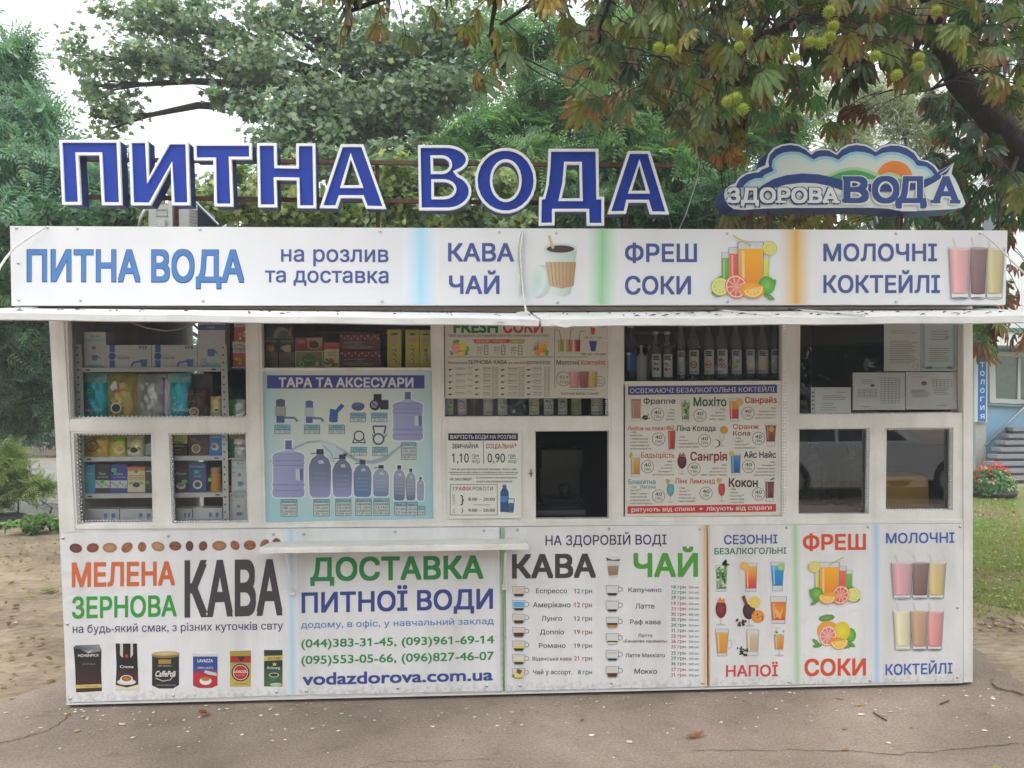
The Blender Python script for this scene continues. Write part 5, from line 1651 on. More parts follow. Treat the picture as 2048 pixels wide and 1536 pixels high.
for a in ("В", 1012, 1205, [(1005, 312, 1060, 338), (1002, 486, 1060, 508)]), ("О", 1228, 1438, []), ("Д", 1410, 1640, [(1405, 500, 1450, 540), (1600, 500, 1645, 545), (1480, 318, 1590, 342)]), ("А", 1690, 1890, [(1672, 492, 1748, 518), (1820, 492, 1900, 520)]):
    serif(a[0], a[1], a[2], 312, 508, H('#2c4686', 1.05), H('#d6d9d4', 1.1), 18, a[3], ow=.03)
pr.line(G([(1745, 300), (1790, 268), (1852, 214)]), 2.0, H('#c6d0cb', 1.1), 20)
pr.build("printed_picture", lg)
for (xa, ya, xb, yb) in ((1503, 428, 1500, 466), (1537, 430, 1537, 468), (1797, 428, 1792, 468), (1803, 428, 1803, 468)):
    MB().tube([P(xa, ya - 8, YG + .1), P(xb, yb, YG + .1)], .009, seg=6).build("post", M_RUST, lg)

# ============================================================ cords on the front
def cord(pts, rad, label, col=None):
    ps = [P(x, y, Y) for x, y, Y in pts]
    b = ps[-1]
    o = MB().tube(ps, rad, (0.75, 0.75, 0.73), 6).build("cord", M_ROPE, None, smooth=True)
    return tag(o, label, "cord", "cords tied to the fascia")
cord([(90, 455, -.27), (60, 474, -.30), (30, 494, -.34), (12, 516, -.39), (0, 534, -.42), (-10, 560, -.5), (-20, 600, -.66)], .006, "white cord from the left end of the fascia sign down to the awning")
cord([(1041, 462, -.262), (1036, 490, -.262), (1034, 520, -.262), (1040, 555, -.264), (1041, 590, -.264)], .0065, "short loose white cord hanging on the middle of the fascia sign")
cord([(1046, 462, -.264), (1041, 500, -.266), (1043, 545, -.266), (1047, 590, -.27), (1052, 622, -.32), (1060, 628, -.35)], .006, "white cord down the middle of the fascia sign, tied to the awning joint")
cord([(1966, 468, -.265), (1990, 488, -.31), (2015, 513, -.36), (2048, 546, -.46), (2075, 590, -.62)], .005, "white cord from the right end of the fascia sign to the awning")
# cable sagging inside the first window
o = MB().tube([P(262, 645, .06), P(290, 655, .07), (P(330, 662, .08)), P(360, 659, .08), P(395, 644, .06)], .0045, (0.6, 0.6, 0.6), 6).build("inner_cable", M_ROPE, None, smooth=True)
tag(o, "thin grey cable sagging across the top of the left window", "cable")
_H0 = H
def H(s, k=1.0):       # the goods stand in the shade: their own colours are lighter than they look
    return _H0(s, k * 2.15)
# ============================================================ GOODS BEHIND THE GLASS
YR = .13        # front plane of the shelf rack
YB = .16        # front plane of the goods
rack = thing("shelf_rack", P(305, 1046, YR), "grey perforated steel shelf rack in the left windows, full of packs", "rack")
SILV = H('#b3bcc6')
def rpost(x0, x1, xb0, xb1, y0, y1, holes):
    mb = MB()
    mb.plate([(x0, y0), (x1, y0), (xb1, y1), (xb0, y1)], [], YR - .012, YR - .009, SILV)
    a, b = P((x0 + x1) / 2, y0, YR), P((xb0 + xb1) / 2, y1, YR)
    o = mb.build("post", M_FLAT, rack)
    mb = MB()
    for i in range(holes):
        t = (i + .5) / holes
        p = a.lerp(b, t)
        mb.box((p.x - .004, YR - .0126, p.z - .004), (p.x + .004, YR - .0121, p.z + .004), (0.03, 0.03, 0.035))
    mb.build("hole", M_FLAT, o)
rpost(150, 163, 154, 168, 688, 836, 10)
rpost(441, 453, 444, 458, 688, 836, 10)
rpost(158, 167, 164, 170, 866, 1046, 12)
rpost(443, 455, 447, 458, 866, 1046, 12)
for (xa, xb, y0, y1) in ((163, 442, 735.5, 744.5), (165, 448, 914, 923), (167, 450, 988, 997), (168, 452, 1043, 1049), (160, 446, 836, 842)):
    a, b, c = P(xa, y0, YR), P(xb, y0, YR), P(xa, y1, YR)
    mb = MB()
    mb.box((a.x, YR - .008, c.z), (b.x, YR, a.z), SILV)
    mb.box((a.x, YR + .0005, a.z - .004), (b.x, .5, a.z), SILV)
    for q in (.05, .95):
        x = a.x + (b.x - a.x) * q
        mb.box((x - .012, YR - .0086, (a.z + c.z) / 2 - .004), (x + .012, YR - .0081, (a.z + c.z) / 2 + .003), (0.04, 0.04, 0.045))
    mb.build("shelf", M_FLAT, rack)
mb = MB()
mb.plate([(453, 840), (497, 840), (497, 846), (453, 846)], [], YR, YR + .3, SILV)
mb.plate([(456, 916.5), (497, 916.5), (497, 919), (456, 919)], [], YR, YR + .3, SILV)
mb.plate([(458, 986), (498, 986), (498, 988), (458, 988)], [], YR, YR + .3, SILV)
mb.plate([(460, 1043), (499, 1043), (499, 1046), (460, 1046)], [], YR, YR + .3, SILV)
mb.plate([(464, 734), (492, 734), (492, 736), (464, 736)], [], YR, YR + .3, SILV)
mb.build("side_shelf", M_FLAT, rack)

def box_item(name, label, cat, r, col, draw=None, Y=YB, depth=.09, group=None, mat=None, lean=0):
    x0, y0, x1, y1 = r
    pr = Print(Y)
    pr.split = False
    c = col if isinstance(col, tuple) else H(col)
    pr.mb.plate([(x0 + lean, y0), (x1 + lean, y0), (x1, y1), (x0, y1)], [], Y, Y + depth, c)
    if draw:
        draw(pr, x0, y0, x1, y1)
    o = pr.mb.build(name, mat or M_PACK)
    return tag(o, label, cat, group)

def bag_item(name, label, cat, r, colf, draw=None, Y=YB, bulge=.03, group=None, mat=None, pinch=.08, seed=0, top=0.12):
    """soft pack: bulging front, crimped head; colf(u, v) gives the printed colour"""
    x0, y0, x1, y1 = r
    g = random.Random(seed + int(x0 * 7 + y0))
    nx, ny = 14, 22
    mb = MB()
    sc = [g.uniform(.6, 1.4) for _ in range(6)]
    fr, bk = [], []
    for j in range(ny + 1):
        v = j / ny
        for i in range(nx + 1):
            u = i / nx
            pin = pinch * max(0, 1 - v / .3) * 1.0
            xx = x0 + (x1 - x0) * (u + (0.5 - u) * pin * math.sin(u * math.pi) + .012 * math.sin(v * 17 * sc[0] + 1) * (1 if u > .5 else -1) * math.sin(v * math.pi))
            yy = y0 + (y1 - y0) * v
            b = bulge * (math.sin(math.pi * u) ** .6) * min(1, (v + .02) / top * .5 if v < top * 2 else 1) * (1 - .35 * max(0, (v - .8) / .2))
            b += bulge * .22 * math.sin(u * 9 * sc[1] + v * 6 * sc[2] + seed) * math.sin(v * 11 * sc[3] + u * 3) * math.sin(math.pi * u)
            b += bulge * .10 * math.sin(u * 23 * sc[4] - v * 15) * math.sin(math.pi * u)
            p = P(xx, yy, Y)
            fr.append(Vector((p.x, Y + bulge - b, p.z)))
            bk.append(Vector((p.x, Y + bulge + .02 + .03 * math.sin(math.pi * u) * min(1, v * 3), p.z)))
    c = [colf(i / nx, j / ny) for j in range(ny + 1) for i in range(nx + 1)]
    F = []
    W = nx + 1
    for j in range(ny):
        for i in range(nx):
            F.append((j * W + i, (j + 1) * W + i, (j + 1) * W + i + 1, j * W + i + 1))
    n = len(fr)
    G_ = [tuple(n + k for k in reversed(f)) for f in F]
    E = []
    for j in range(ny):
        a, b = j * W, (j + 1) * W
        E.append((a, n + a, n + b, b))
        a, b = j * W + nx, (j + 1) * W + nx
        E.append((a, b, n + b, n + a))
    for i in range(nx):
        E.append((i, i + 1, n + i + 1, n + i))
        a = ny * W + i
        E.append((a, n + a, n + a + 1, a + 1))
    mb.add(fr + bk, F + G_ + E, c + c)
    if draw:
        pr = Print(Y - .006)
        pr.split = False
        draw(pr, x0, y0, x1, y1)
        b0 = len(mb.v)
        mb.v += pr.mb.v; mb.c += pr.mb.c; mb.mi += pr.mb.mi
        mb.f += [[b0 + k for k in f] for f in pr.mb.f]
    o = mb.build(name, mat or M_FOIL, None, smooth=False)
    o.data.polygons.foreach_set("use_smooth", [len(p.vertices) == 4 for p in o.data.polygons])
    return tag(o, label, cat, group)

BX = H('#c6cdd6', 1.05); BXB = H('#3f5f9c'); INK = H('#3f4a66')
def pump_pic(pr, x0, y0, x1, y1):
    w_, h = x1 - x0, y1 - y0
    pr.rect(x0 + w_ * .42, y0, x0 + w_ * .95, y0 + h * .12, H('#8f9bb4'), 3)
    for k in range(3):
        pr.rect(x0 + w_ * (.46 + .17 * k), y0, x0 + w_ * (.54 + .17 * k), y0 + h * .14, H('#5a6a94'), 4)
    pr.rect(x0 + w_ * .42, y0 + h * .14, x0 + w_ * .95, y0 + h * .66, H('#d6dadf'), 3)
    pr.poly([(x0 + w_ * .5, y0 + h * .66), (x0 + w_ * .95, y0 + h * .66), (x0 + w_ * .9, y0 + h), (x0 + w_ * .6, y0 + h)], H('#5068a0'), 3)
    pr.line([(x0 + w_ * .6, y0 + h * .74), (x0 + w_ * .08, y0 + h * .82), (x0, y0 + h)], h * .09, H('#4a5c90'), 4)
def std_box(pr, x0, y0, x1, y1):
    w_, h = x1 - x0, y1 - y0
    pr.rect(x0 + w_ * .07, y0, x0 + w_ * .19, y1, BXB, 1)
    pr.ell(x0 + w_ * .13, (y0 + y1) / 2, 8.5, 8.5, H('#c6cdd6'), 2)
    pr.ell(x0 + w_ * .13, (y0 + y1) / 2, 7.3, 7.3, H('#3a5a96'), 3)
    pr.text("STANDARD", x0 + w_ * .24, x0 + w_ * .51, y0 + h * .52, y0 + h * .62, INK, .02)
    pr.text("водяна помпа", x0 + w_ * .24, x0 + w_ * .42, y0 + h * .44, y0 + h * .49, INK, .0)
    pump_pic(pr, x0 + w_ * .56, y0 + h * .04, x0 + w_ * .94, y0 + h * .95)
def tall_box(num=False, maxi=False):
    def d(pr, x0, y0, x1, y1):
        w_, h = x1 - x0, y1 - y0
        if maxi:
            pr.rect(x0, y0 + h * .2, x1, y0 + h * .3, H('#44538f'), 1)
            pr.text("MAXI", x0 + w_ * .36, x0 + w_ * .62, y0 + h * .225, y0 + h * .27, H('#d0d4e0'), .02)
        else:
            pr.rect(x0, y0 + h * .19, x1, y0 + h * .27, H('#8fb0cc'), 1)
        pr.text("Blue rain", x0 + w_ * .3, x0 + w_ * .72, y0 + h * .08, y0 + h * .14, H('#5a6a7c'), .01, shear=.25)
        pr.ell(x0 + w_ * .5, y0 + h * 1.0, w_ * .42, h * .10, H('#7fa2c6'), 2, 0, 16, None, 180, 360)
        pr.rect(x0 + w_ * .43, y0 + h * .78, x0 + w_ * .6, y0 + h * .92, H('#9fb6d0'), 3)
        pr.rect(x0 + w_ * .36, y0 + h * .66, x0 + w_ * .62, y0 + h * .79, H('#5f7299'), 4)
        pr.line([(x0 + w_ * .6, y0 + h * .68), (x0 + w_ * .72, y0 + h * .74)], 2.2, H('#5f7299'), 4)
        if not maxi:
            pr.rect(x0 + w_ * .36, y0 + h * .4, x0 + w_ * .54, y0 + h * .5, H('#6a7ca0'), 3)
        if num:
            pr.ell(x0 + w_ * .22, y0 + h * .9, 7, 7, H('#5a6a88'), 4)
            pr.ell(x0 + w_ * .22, y0 + h * .9, 6, 6, H('#c9cfd8'), 5)
            pr.text("29", x0 + w_ * .15, x0 + w_ * .29, y0 + h * .875, y0 + h * .925, INK, .02, L=6)
    return d
# -- top window, upper shelf
box_item("pump_box", "narrow white pump box at the left end of the upper shelf in the left window", "box", (168, 664, 211.5, 734.5), BX, tall_box())
box_item("pump_box", "wide white box with a blue stripe, right beside the narrow box on the upper shelf", "box", (212.5, 690, 302.5, 735), BX, std_box, group="wide pump boxes")
box_item("pump_box", "wide white box with a blue stripe, touching the tallest box on the upper shelf", "box", (304, 690, 394.5, 735), BX, std_box, group="wide pump boxes")
box_item("pump_box", "tallest white box with a dark blue band on the upper shelf of the left window", "box", (395.5, 628, 450, 734.5), BX, tall_box(True, True))
# -- bags on the lower shelf of that window
TQ, TQ2 = H('#2f97ae'), H('#7fb9c6')
tq = lambda u, v: mixc(TQ2 if v < .22 else TQ, H('#1f7a96'), max(0, v - .4) * .5)
def buardi(txt, crop=1.0):
    def d(pr, x0, y0, x1, y1):
        pr.text(txt, x0 + 6, x0 + 6 + 32 * crop, y0 + 71, y0 + 77, H('#d6e6ea'), .015)
        pr.text("Crema", x0 + 12, x0 + 38, y0 + 8, y0 + 13, H('#d2dde2'), .015, shear=.2)
        for i in range(26):
            t = rnd.random()
            pr.ell(x0 + 3 + rnd.uniform(0, 10) * (1 + t * 2), y0 + 48 + 38 * t, .9, .9, H('#cfe4ea'), 3, 0, 6)
    return d
bag_item("coffee_bag", "turquoise coffee bag with a green price tag at the left end of the lower shelf", "coffee bag", (165, 746, 212, 837), tq, lambda pr, a, b, c, d: (buardi("BUARDI")(pr, a, b, c, d), pr.ell(180, 782, 5.5, 4, H('#4fd24a'), 5), pr.text("87", 177, 183, 780, 784, H('#1f5a24'), .02, L=6)), seed=1)
gold = lambda u, v: mixc(H('#a3935c'), H('#8a7a48'), abs(u - .4))
def gbag(pr, x0, y0, x1, y1):
    pr.poly([(219, 775), (228, 762), (233, 764), (236, 779), (229, 778), (226, 785), (222, 779)], H('#d9d8d2'), 3)
    pr.line([(217, 781), (232, 784), (245, 779), (258, 783)], 2, H('#a25a3a'), 4)
    pr.ell(232, 816, 11, 10.5, H('#d6d2c0'), 3)
    pr.ell(232, 816, 8.5, 8, H('#3a2f2a'), 4)
    for a in range(8):
        pr.ell(232 + 15 * math.cos(a * .8), 816 + 14 * math.sin(a * .8), 2.2, 1.4, H('#4a3a2a'), 4, a * 46, 6)
bag_item("coffee_bag", "gold coffee bag with a round coffee bean emblem on the lower shelf", "coffee bag", (209, 746, 269, 837), gold, gbag, seed=4, bulge=.035)
bag_item("coffee_bag", "crumpled silver foil bag on the lower shelf of the left window", "coffee bag", (266, 747, 330, 837), lambda u, v: mixc(H('#9a9ca2'), H('#b9b8b4'), (math.sin(u * 9 + v * 4) + 1) / 2), None, seed=9, bulge=.05, mat=attr_mat("crumpled_foil", .33, .15, 14, metal=.55, bumpk=.5, bscale=34))
bag_item("coffee_bag", "narrow purple edged bag between the silver and turquoise bags on the lower shelf", "coffee bag", (322, 756, 336, 837), lambda u, v: H('#7a4fa0') if u < .55 else H('#b9b4c4'), None, seed=2, bulge=.015, Y=YB + .02)
bag_item("coffee_bag", "turquoise coffee bag without a price tag between the purple and brown bags", "coffee bag", (331, 746, 379, 837), lambda u, v: H('#aab6ba') if u < .2 else tq(u, v), lambda pr, a, b, c, d: buardi("BUARDI")(pr, a + 10, b, c, d), seed=5)
def bbag(pr, x0, y0, x1, y1):
    pr.text("movenpick", x0 + 4, x1 - 10, y0 + 9, y0 + 12, H('#8a6a5c'), .01)
    pr.text("Caffè Crema", x0 + 4, x0 + 20, y0 + 24, y0 + 27, H('#b09a8a'), .01)
    pr.ell(x0 + 16, y1 - 13, 10, 10, H('#d2c6b8'), 3)
    pr.ell(x0 + 16, y1 - 13, 7, 7, H('#6a3f2a'), 4)
    pr.ell(x0 + 15, y1 - 13, 5, 4.5, H('#b98a5c'), 5)
bag_item("coffee_bag", "dark brown coffee bag with a white cup picture on the lower shelf", "coffee bag", (372, 777, 411, 837), lambda u, v: mixc(H('#4f3630'), H('#3a2826'), v), bbag, seed=6, mat=M_PACK, bulge=.02)
box_item("coffee_carton", "tall shadowy brown carton standing behind the brown bag on the lower shelf", "carton", (379, 748, 425, 836), '#463c3e', None, Y=YB + .07)
bag_item("coffee_bag", "small cream coffee bag at the right end of the lower shelf", "coffee bag", (419, 790, 442, 837), lambda u, v: H('#7a2f3c') if v < .05 else H('#b5a468'), lambda pr, a, b, c, d: (pr.ell(433, 821, 6, 4, H('#e0d8b8'), 3), pr.ell(433, 820, 4, 2.5, H('#4a2f20'), 4)), seed=3, bulge=.015)
# -- packs right of the post in the top window
def redtea(pr, x0, y0, x1, y1):
    pr.rect(x0, y0, x1, y0 + (y1 - y0) * .22, H('#d2ccc0'), 1)
    pr.text("АКВА", x0 + 3, x1 - 3, y0 + 1.6, y0 + 5.4, H('#6a2a2a'), .01)
    for k in range(7):
        pr.ell(x0 + 4 + rnd.uniform(0, x1 - x0 - 8), y0 + (y1 - y0) * rnd.uniform(.45, .9), 3, 3, H(rnd.choice(['#d98a7a', '#e0c8a0', '#8aa04a', '#b03a30'])), 3, 0, 8)
box_item("tea_box", "red fruit tea box at the top of the stack beside the left window's right edge", "tea box", (468.5, 646, 493, 682), '#b0413a', redtea)
box_item("tea_box", "flat grey and white tea box under the red one by the left window's right edge", "tea box", (465, 683, 493, 697), '#a8a59a', lambda pr, a, b, c, d: pr.line([(a + 2, d - 5), (a + 14, d - 8), (c - 3, d - 4)], 1.6, H('#6a6f5a'), 2))
box_item("tea_box", "white and red fruit tea box, lowest of the stack by the left window's edge", "tea box", (466, 698, 493, 734), '#a83c36', redtea)
bag_item("coffee_bag", "green, white and red striped bag at the bottom right of the top left window", "coffee bag", (456, 799, 495, 840), lambda u, v: H('#2f7a46') if u < .36 else (H('#b9bcc2') if u < .82 else H('#b03a3c')), None, seed=8, bulge=.018)
# -- second row of windows: top shelf
GOLDF = H('#b89a4a')
bag_item("coffee_bag", "wide gold coffee pack with a ringed emblem in the lower left window", "coffee bag", (167, 869, 216, 914), lambda u, v: H('#cdbb5a') if (v < .1 or u < .1) else mixc(GOLDF, H('#a3883e'), v), lambda pr, a, b, c, d: (pr.ring(184, 892, 11.5, 1.8, H('#5a4424'), 3), pr.text("ОРО", 177, 191.5, 890, 895, H('#5a4424'), .02), pr.line([(168, 879.5), (214, 879.5)], 1, H('#6a5424'), 3)), bulge=.02, seed=3)
bag_item("coffee_bag", "yellow coffee pack with a green price tag next to the wide gold pack", "coffee bag", (216.5, 870, 250, 913.5), lambda u, v: mixc(H('#c6b852'), H('#b0a04a'), v), lambda pr, a, b, c, d: (pr.ell(240, 899, 9, 8, H('#d6cdb0'), 3), pr.ell(240, 898, 7, 5.5, H('#b5874a'), 4), pr.rect(234.5, 879, 244.5, 883.5, H('#4fd24a'), 4), pr.text("Gala", 220, 232, 877, 883, H('#5c5024'), .01, shear=.2)), bulge=.015, seed=5)
def cream(pr, x0, y0, x1, y1):
    w_, h = x1 - x0, y1 - y0
    pr.ell(x0 + w_ * .5, y0 + h * .68, w_ * .38, h * .09, H('#d9d4c0'), 3)
    pr.ell(x0 + w_ * .5, y0 + h * .60, w_ * .22, h * .11, H('#4a382c'), 4)
    for s in (-1, 1):
        pr.ell(x0 + w_ * (.5 + s * .3), y0 + h * .52, w_ * .12, h * .03, H('#6a5a3a'), 4, s * 25, 8)
    pr.line([(x0 + w_ * .2, y0 + h * .28), (x0 + w_ * .8, y0 + h * .28)], 1, H('#8a7a4a'), 3)
bag_item("coffee_bag", "cream coffee bag with a maroon base and a cup picture in the lower left window", "coffee bag", (250.5, 869, 285, 921), lambda u, v: H('#6f3038') if v > .86 else mixc(H('#c9b878'), H('#d3c795'), v), cream, bulge=.02, seed=2, Y=YB - .02)
t_ = thing("cup_stack", P(298, 913, YB + .03), "leaning stack of clear plastic cups right of the cream bag", "cups")
mb = MB()
for k in range(11):
    p = P(289 + k * 1.8, 911 - k * .7, YB + .04)
    mb.lathe([(.020 - k * .0002, 0), (.026, .058), (.0268, .060), (.024, .058)], (p.x, p.y, p.z - .002), 12, H('#8f98a0'))
mb.build("cup", M_PLASTIC, t_, smooth=True)
def tagp(pr, x, y, t):
    pr.ell(x, y, 5.6, 3.8, H('#55d850'), 6)
    pr.text(t, x - 3, x + 3, y - 1.6, y + 1.6, H('#1f5a24'), .02, L=7)
box_item("coffee_pack", "black and yellow coffee pack at the left end of the second lower window's top shelf", "coffee pack", (347, 867, 375, 912.5), '#2c2a28', lambda pr, a, b, c, d: (pr.rect(a, b, c - 1, b + 20, H('#c2ad4a'), 1), pr.text("mayr", a + 2, a + 22, b + 15, b + 19, H('#2f2a1c'), .02, mode='x'), pr.text("domo", a + 2, a + 20, b + 23, b + 27, H('#c9b860'), .02, mode='x'), pr.line([(a + 2, b + 33), (a + 16, b + 33)], 1, H('#b5a45a'), 2), pr.line([(a + 2, b + 38), (a + 14, b + 38)], 1, H('#8a7c44'), 2)), depth=.06)
bag_item("coffee_bag", "brown coffee bag with a white cup ring, centre of the second lower window's top shelf", "coffee bag", (375.5, 866, 418, 912.5), lambda u, v: mixc(H('#4a3a36'), H('#5a4640'), v), lambda pr, a, b, c, d: (pr.ring(392, 897, 9, 2.2, H('#c2b4a4'), 3), pr.ell(392, 897, 6, 6, H('#8a6a50'), 3), pr.text("Selection", 381, 392, 876, 879, H('#b0a090'), .01), pr.line([(383, 882), (392, 882)], .8, H('#8f8078'), 3)), mat=M_PACK, bulge=.012, seed=4)
box_item("coffee_pack", "bright blue pack with a white flower beside the post on the top shelf", "coffee pack", (418.5, 866, 442.5, 911), '#2f6aa8', lambda pr, a, b, c, d: (pr.text("jubilee", a + 3, c - 3, b + 6, b + 10, H('#d0dcea'), .015, mode='x', shear=.2), pr.text("Doka", a + 3, a + 17, b + 18, b + 22, H('#c2d0e4'), .01, shear=.2), pr.ell(430, 894, 8, 7, H('#c9c4bc'), 3, 20), pr.ell(428, 893, 4, 3.5, H('#7a4a30'), 4)), depth=.06)
def roma(pr, x0, y0, x1, y1):
    pr.text("ROMA", x0 + 13, x0 + 33, 888, 894.5, H('#3a3a38'), .0)
    pr.line([(x0 + 14, 900), (x0 + 32, 900)], 1, H('#77766f'), 3)
    pr.line([(x0 + 14, 904), (x0 + 32, 904)], .7, H('#77766f'), 3)
bag_item("coffee_bag", "coffee bag with a gold top and green, white and red stripes right of the post", "coffee bag", (456, 866, 497, 917), lambda u, v: H('#b9a86a') if v < .24 else (H('#2f7a46') if u < .32 else (H('#c6c8c8') if u < .84 else H('#b23a3c'))), roma, bulge=.02, seed=7)
# -- middle shelf
box_item("coffee_pack", "sky blue coffee pack with a green tag at the left end of the middle shelf", "coffee pack", (170, 929, 190, 988), '#3f8fc9', lambda pr, a, b, c, d: (pr.rect(a, b, c, b + 8, H('#3a7fb4'), 1), pr.text("Kafea", a + 2, c - 4, b + 16, b + 20, H('#b9d4ea'), .01, shear=.2), tagp(pr, 177, 962, "88")), depth=.07)
def kava(pr, x0, y0, x1, y1):
    h = y1 - y0
    pr.rect(x0, y0 + h * .54, x1, y0 + h * .80, H('#b3b6c4'), 2)
    for k in range(6):
        pr.ell(x0 + (x1 - x0) * (.1 + .16 * k), y0 + h * (.62 + .06 * (k % 3)), 3.4, 1.8, H('#83889c'), 3, k * 30, 8)
    pr.text("Kava", x0 + 7, x1 - 9, y0 + h * .26, y0 + h * .36, H('#c9cad4'), .01, shear=.25)
    pr.text("od Fabrika", x0 + 5, x1 - 3, y0 + h * .40, y0 + h * .46, H('#9a9cac'), .0)
box_item("coffee_pack", "black coffee pack with a grey band, next to the sky blue pack", "coffee pack", (190.5, 928, 219.5, 988), '#2f313c', lambda *a: (kava(*a), tagp(a[0], 204.5, 963.5, "90")), depth=.07)
box_item("coffee_pack", "violet blue coffee pack with a grey band and a green tag on the middle shelf", "coffee pack", (221, 929, 254, 988), '#33397f', lambda *a: (kava(*a), tagp(a[0], 228, 940.5, "88")), depth=.07)
box_item("coffee_pack", "cream coffee box with an orange top and base on the middle shelf", "coffee pack", (255, 934, 290, 988), '#c9b98a', lambda pr, a, b, c, d: (pr.rect(a, b, c, b + 8, H('#b8663a'), 1), pr.rect(a, d - 4, c, d, H('#a85f38'), 1), pr.ell(272.5, 942, 4, 4, H('#8a5a3a'), 3), pr.frame(a + 3, b + 17, c - 3, b + 25, 1, H('#a9663a'), 2), pr.text("Concordia", a + 5, c - 5, b + 19, b + 23, H('#8a5a38'), .0), cream(pr, a, b + 8, c, d)), depth=.07)
box_item("coffee_pack", "dark pack cut off by the window post at the right end of the middle shelf", "coffee pack", (291, 935, 309, 988), '#34373a', lambda pr, a, b, c, d: (pr.line([(a + 2, b + 8), (c - 3, b + 7)], 1.4, H('#b0b2b4'), 2), pr.text("Θ", a + 2, a + 7, b + 27, b + 33, H('#a9abac'), .02), pr.rect(a + 11, b + 9, a + 16, b + 14, H('#55d850'), 3)), depth=.07)
box_item("coffee_pack", "black coffee pack with white script and a cup, left on the second window's middle shelf", "coffee pack", (347, 936, 376.5, 986), '#2c2f36', lambda pr, a, b, c, d: (pr.text("Alberto", a + 3, a + 25, b + 8, b + 14, H('#c9cacc'), .01, shear=.3), pr.ell(362, 972, 9.5, 6.5, H('#b9bcc0'), 3), pr.ell(362, 970, 6.5, 3.4, H('#6a6e74'), 4), tagp(pr, 369, 963, "53")), depth=.06)
box_item("coffee_pack", "navy blue coffee box with a white cup on the second window's middle shelf", "coffee pack", (377, 925, 412.5, 986), '#33466f', lambda pr, a, b, c, d: (pr.text("movenpick", a + 4, c - 4, b + 7, b + 10, H('#8f9cba'), .01, mode='x'), tagp(pr, 393.5, 943.5, "130"), pr.text("decaf", a + 11, a + 24, b + 26, b + 29, H('#a9b4cc'), .0, mode='x'), pr.ell(395, 969, 9.5, 9, H('#c9cac8'), 3), pr.ell(395, 969, 6, 5.5, H('#4a3a34'), 4)), depth=.06)
t_ = thing("coffee_jar", P(431, 986, YB + .03), "amber coffee jar with a green tag beside the post on the middle shelf", "jar")
p = P(431.5, 986, YB + .035); k = 1 / pxm(YB + .035)
MB().lathe([(0, 0), (9.5 * k, 0), (10 * k, 2 * k), (10 * k, 36 * k), (9 * k, 39 * k), (8.6 * k, 41 * k), (0, 41 * k)], p, 16, H('#a8763a')).build("body", M_PACK, t_, smooth=True)
MB().lathe([(9.6 * k, 41 * k), (9.8 * k, 42 * k), (9.8 * k, 49 * k), (9 * k, 50 * k), (0, 50 * k)], p, 16, H('#8a7a5a')).build("lid", M_PLASTIC, t_, smooth=True)
MB().box((p.x - 11 * k, p.y - 10.6 * k, p.z + 23 * k), (p.x - 5 * k, p.y - 8.5 * k, p.z + 31 * k), H('#55d850')).build("price_tag", M_PAPER, t_)
def jugbox(pr, x0, y0, x1, y1):
    tall_box()(pr, x0, y0, x1, y1)
    pr.line([(x0 + 2, y0 + 26), (x0 + 9, y0 + 25)], 1, INK, 3)
box_item("pump_box", "white pump box, upper of the two right of the post in the second lower window", "box", (463, 919.5, 497.5, 986), BX, jugbox)
box_item("pump_box", "white pump box, lower of the two right of the post in the second lower window", "box", (459, 988, 498.5, 1043), BX, tall_box())
# -- bottom shelf
def lowbox(seed):
    def d(pr, x0, y0, x1, y1):
        g = random.Random(seed)
        w_ = x1 - x0
        for k in range(4):
            x = x0 + w_ * (.04 + .05 * k) if seed % 2 else x1 - w_ * (.05 + .06 * k)
            pr.line([(x, y0 + 3), (x + 2, y1)], .9, H('#8f98aa'), 2)
        for q in (.55, .78):
            pr.rect(x0 + w_ * q, y0 + 9, x0 + w_ * (q + .1), y0 + 17, H('#5468a8'), 2)
            pr.line([(x0 + w_ * (q + .04), y0 + 17), (x0 + w_ * (q + .02), y0 + 22)], 1.6, H('#6f80b4'), 2)
        pr.rect(x1 - w_ * .12, y0, x1 - w_ * .06, y1, H('#9ab4d0'), 1)
    return d
box_item("pump_box", "low white box at the left end of the bottom shelf, lower left window", "box", (170, 1018, 238, 1043), BX, lowbox(1))
box_item("pump_box", "low white box with blue splashes on the bottom shelf, lower left window", "box", (240, 1018, 309, 1043), H('#b6cad8'), lowbox(2))
box_item("pump_box", "small low white box at the left end of the bottom shelf, second lower window", "box", (349, 1017, 384, 1043), BX, lowbox(3))
box_item("pump_box", "low white box with two blue pumps beside the post, second lower window", "box", (386, 1016, 444, 1043), BX, lowbox(4))

# -- tea window
YT = .13
def tea1(c):
    def d(pr, x0, y0, x1, y1):
        w_, h = x1 - x0, y1 - y0
        pr.rect(x0, y0 + h * .48, x1, y1, H('#5f544a'), 1)
        pr.text("Greenfield", x0 + w_ * .12, x1 - w_ * .14, y0 + h * .08, y0 + h * .14, H('#8f9a9a'), .0, shear=.2)
        pr.ell(x0 + w_ * .5, y0 + h * .36, w_ * .3, h * .12, H(c), 3, 15, 12, H('#d9a070'))
        for k in range(6):
            pr.ell(x0 + w_ * rnd.uniform(.15, .85), y0 + h * rnd.uniform(.25, .45), 2.6, 1.8, H(c), 4, rnd.uniform(0, 180), 6)
    return d
box_item("tea_box", "dark tea box with an orange leaf at the left end of the tea shelf", "tea box", (527, 676, 556, 735), '#2f3a3c', tea1('#a8623c'), Y=YT, depth=.07)
box_item("tea_box", "dark tea box with a pale nut picture, second on the tea shelf", "tea box", (558, 676, 588.5, 735), '#2b3236', tea1('#b59a7c'), Y=YT, depth=.07)
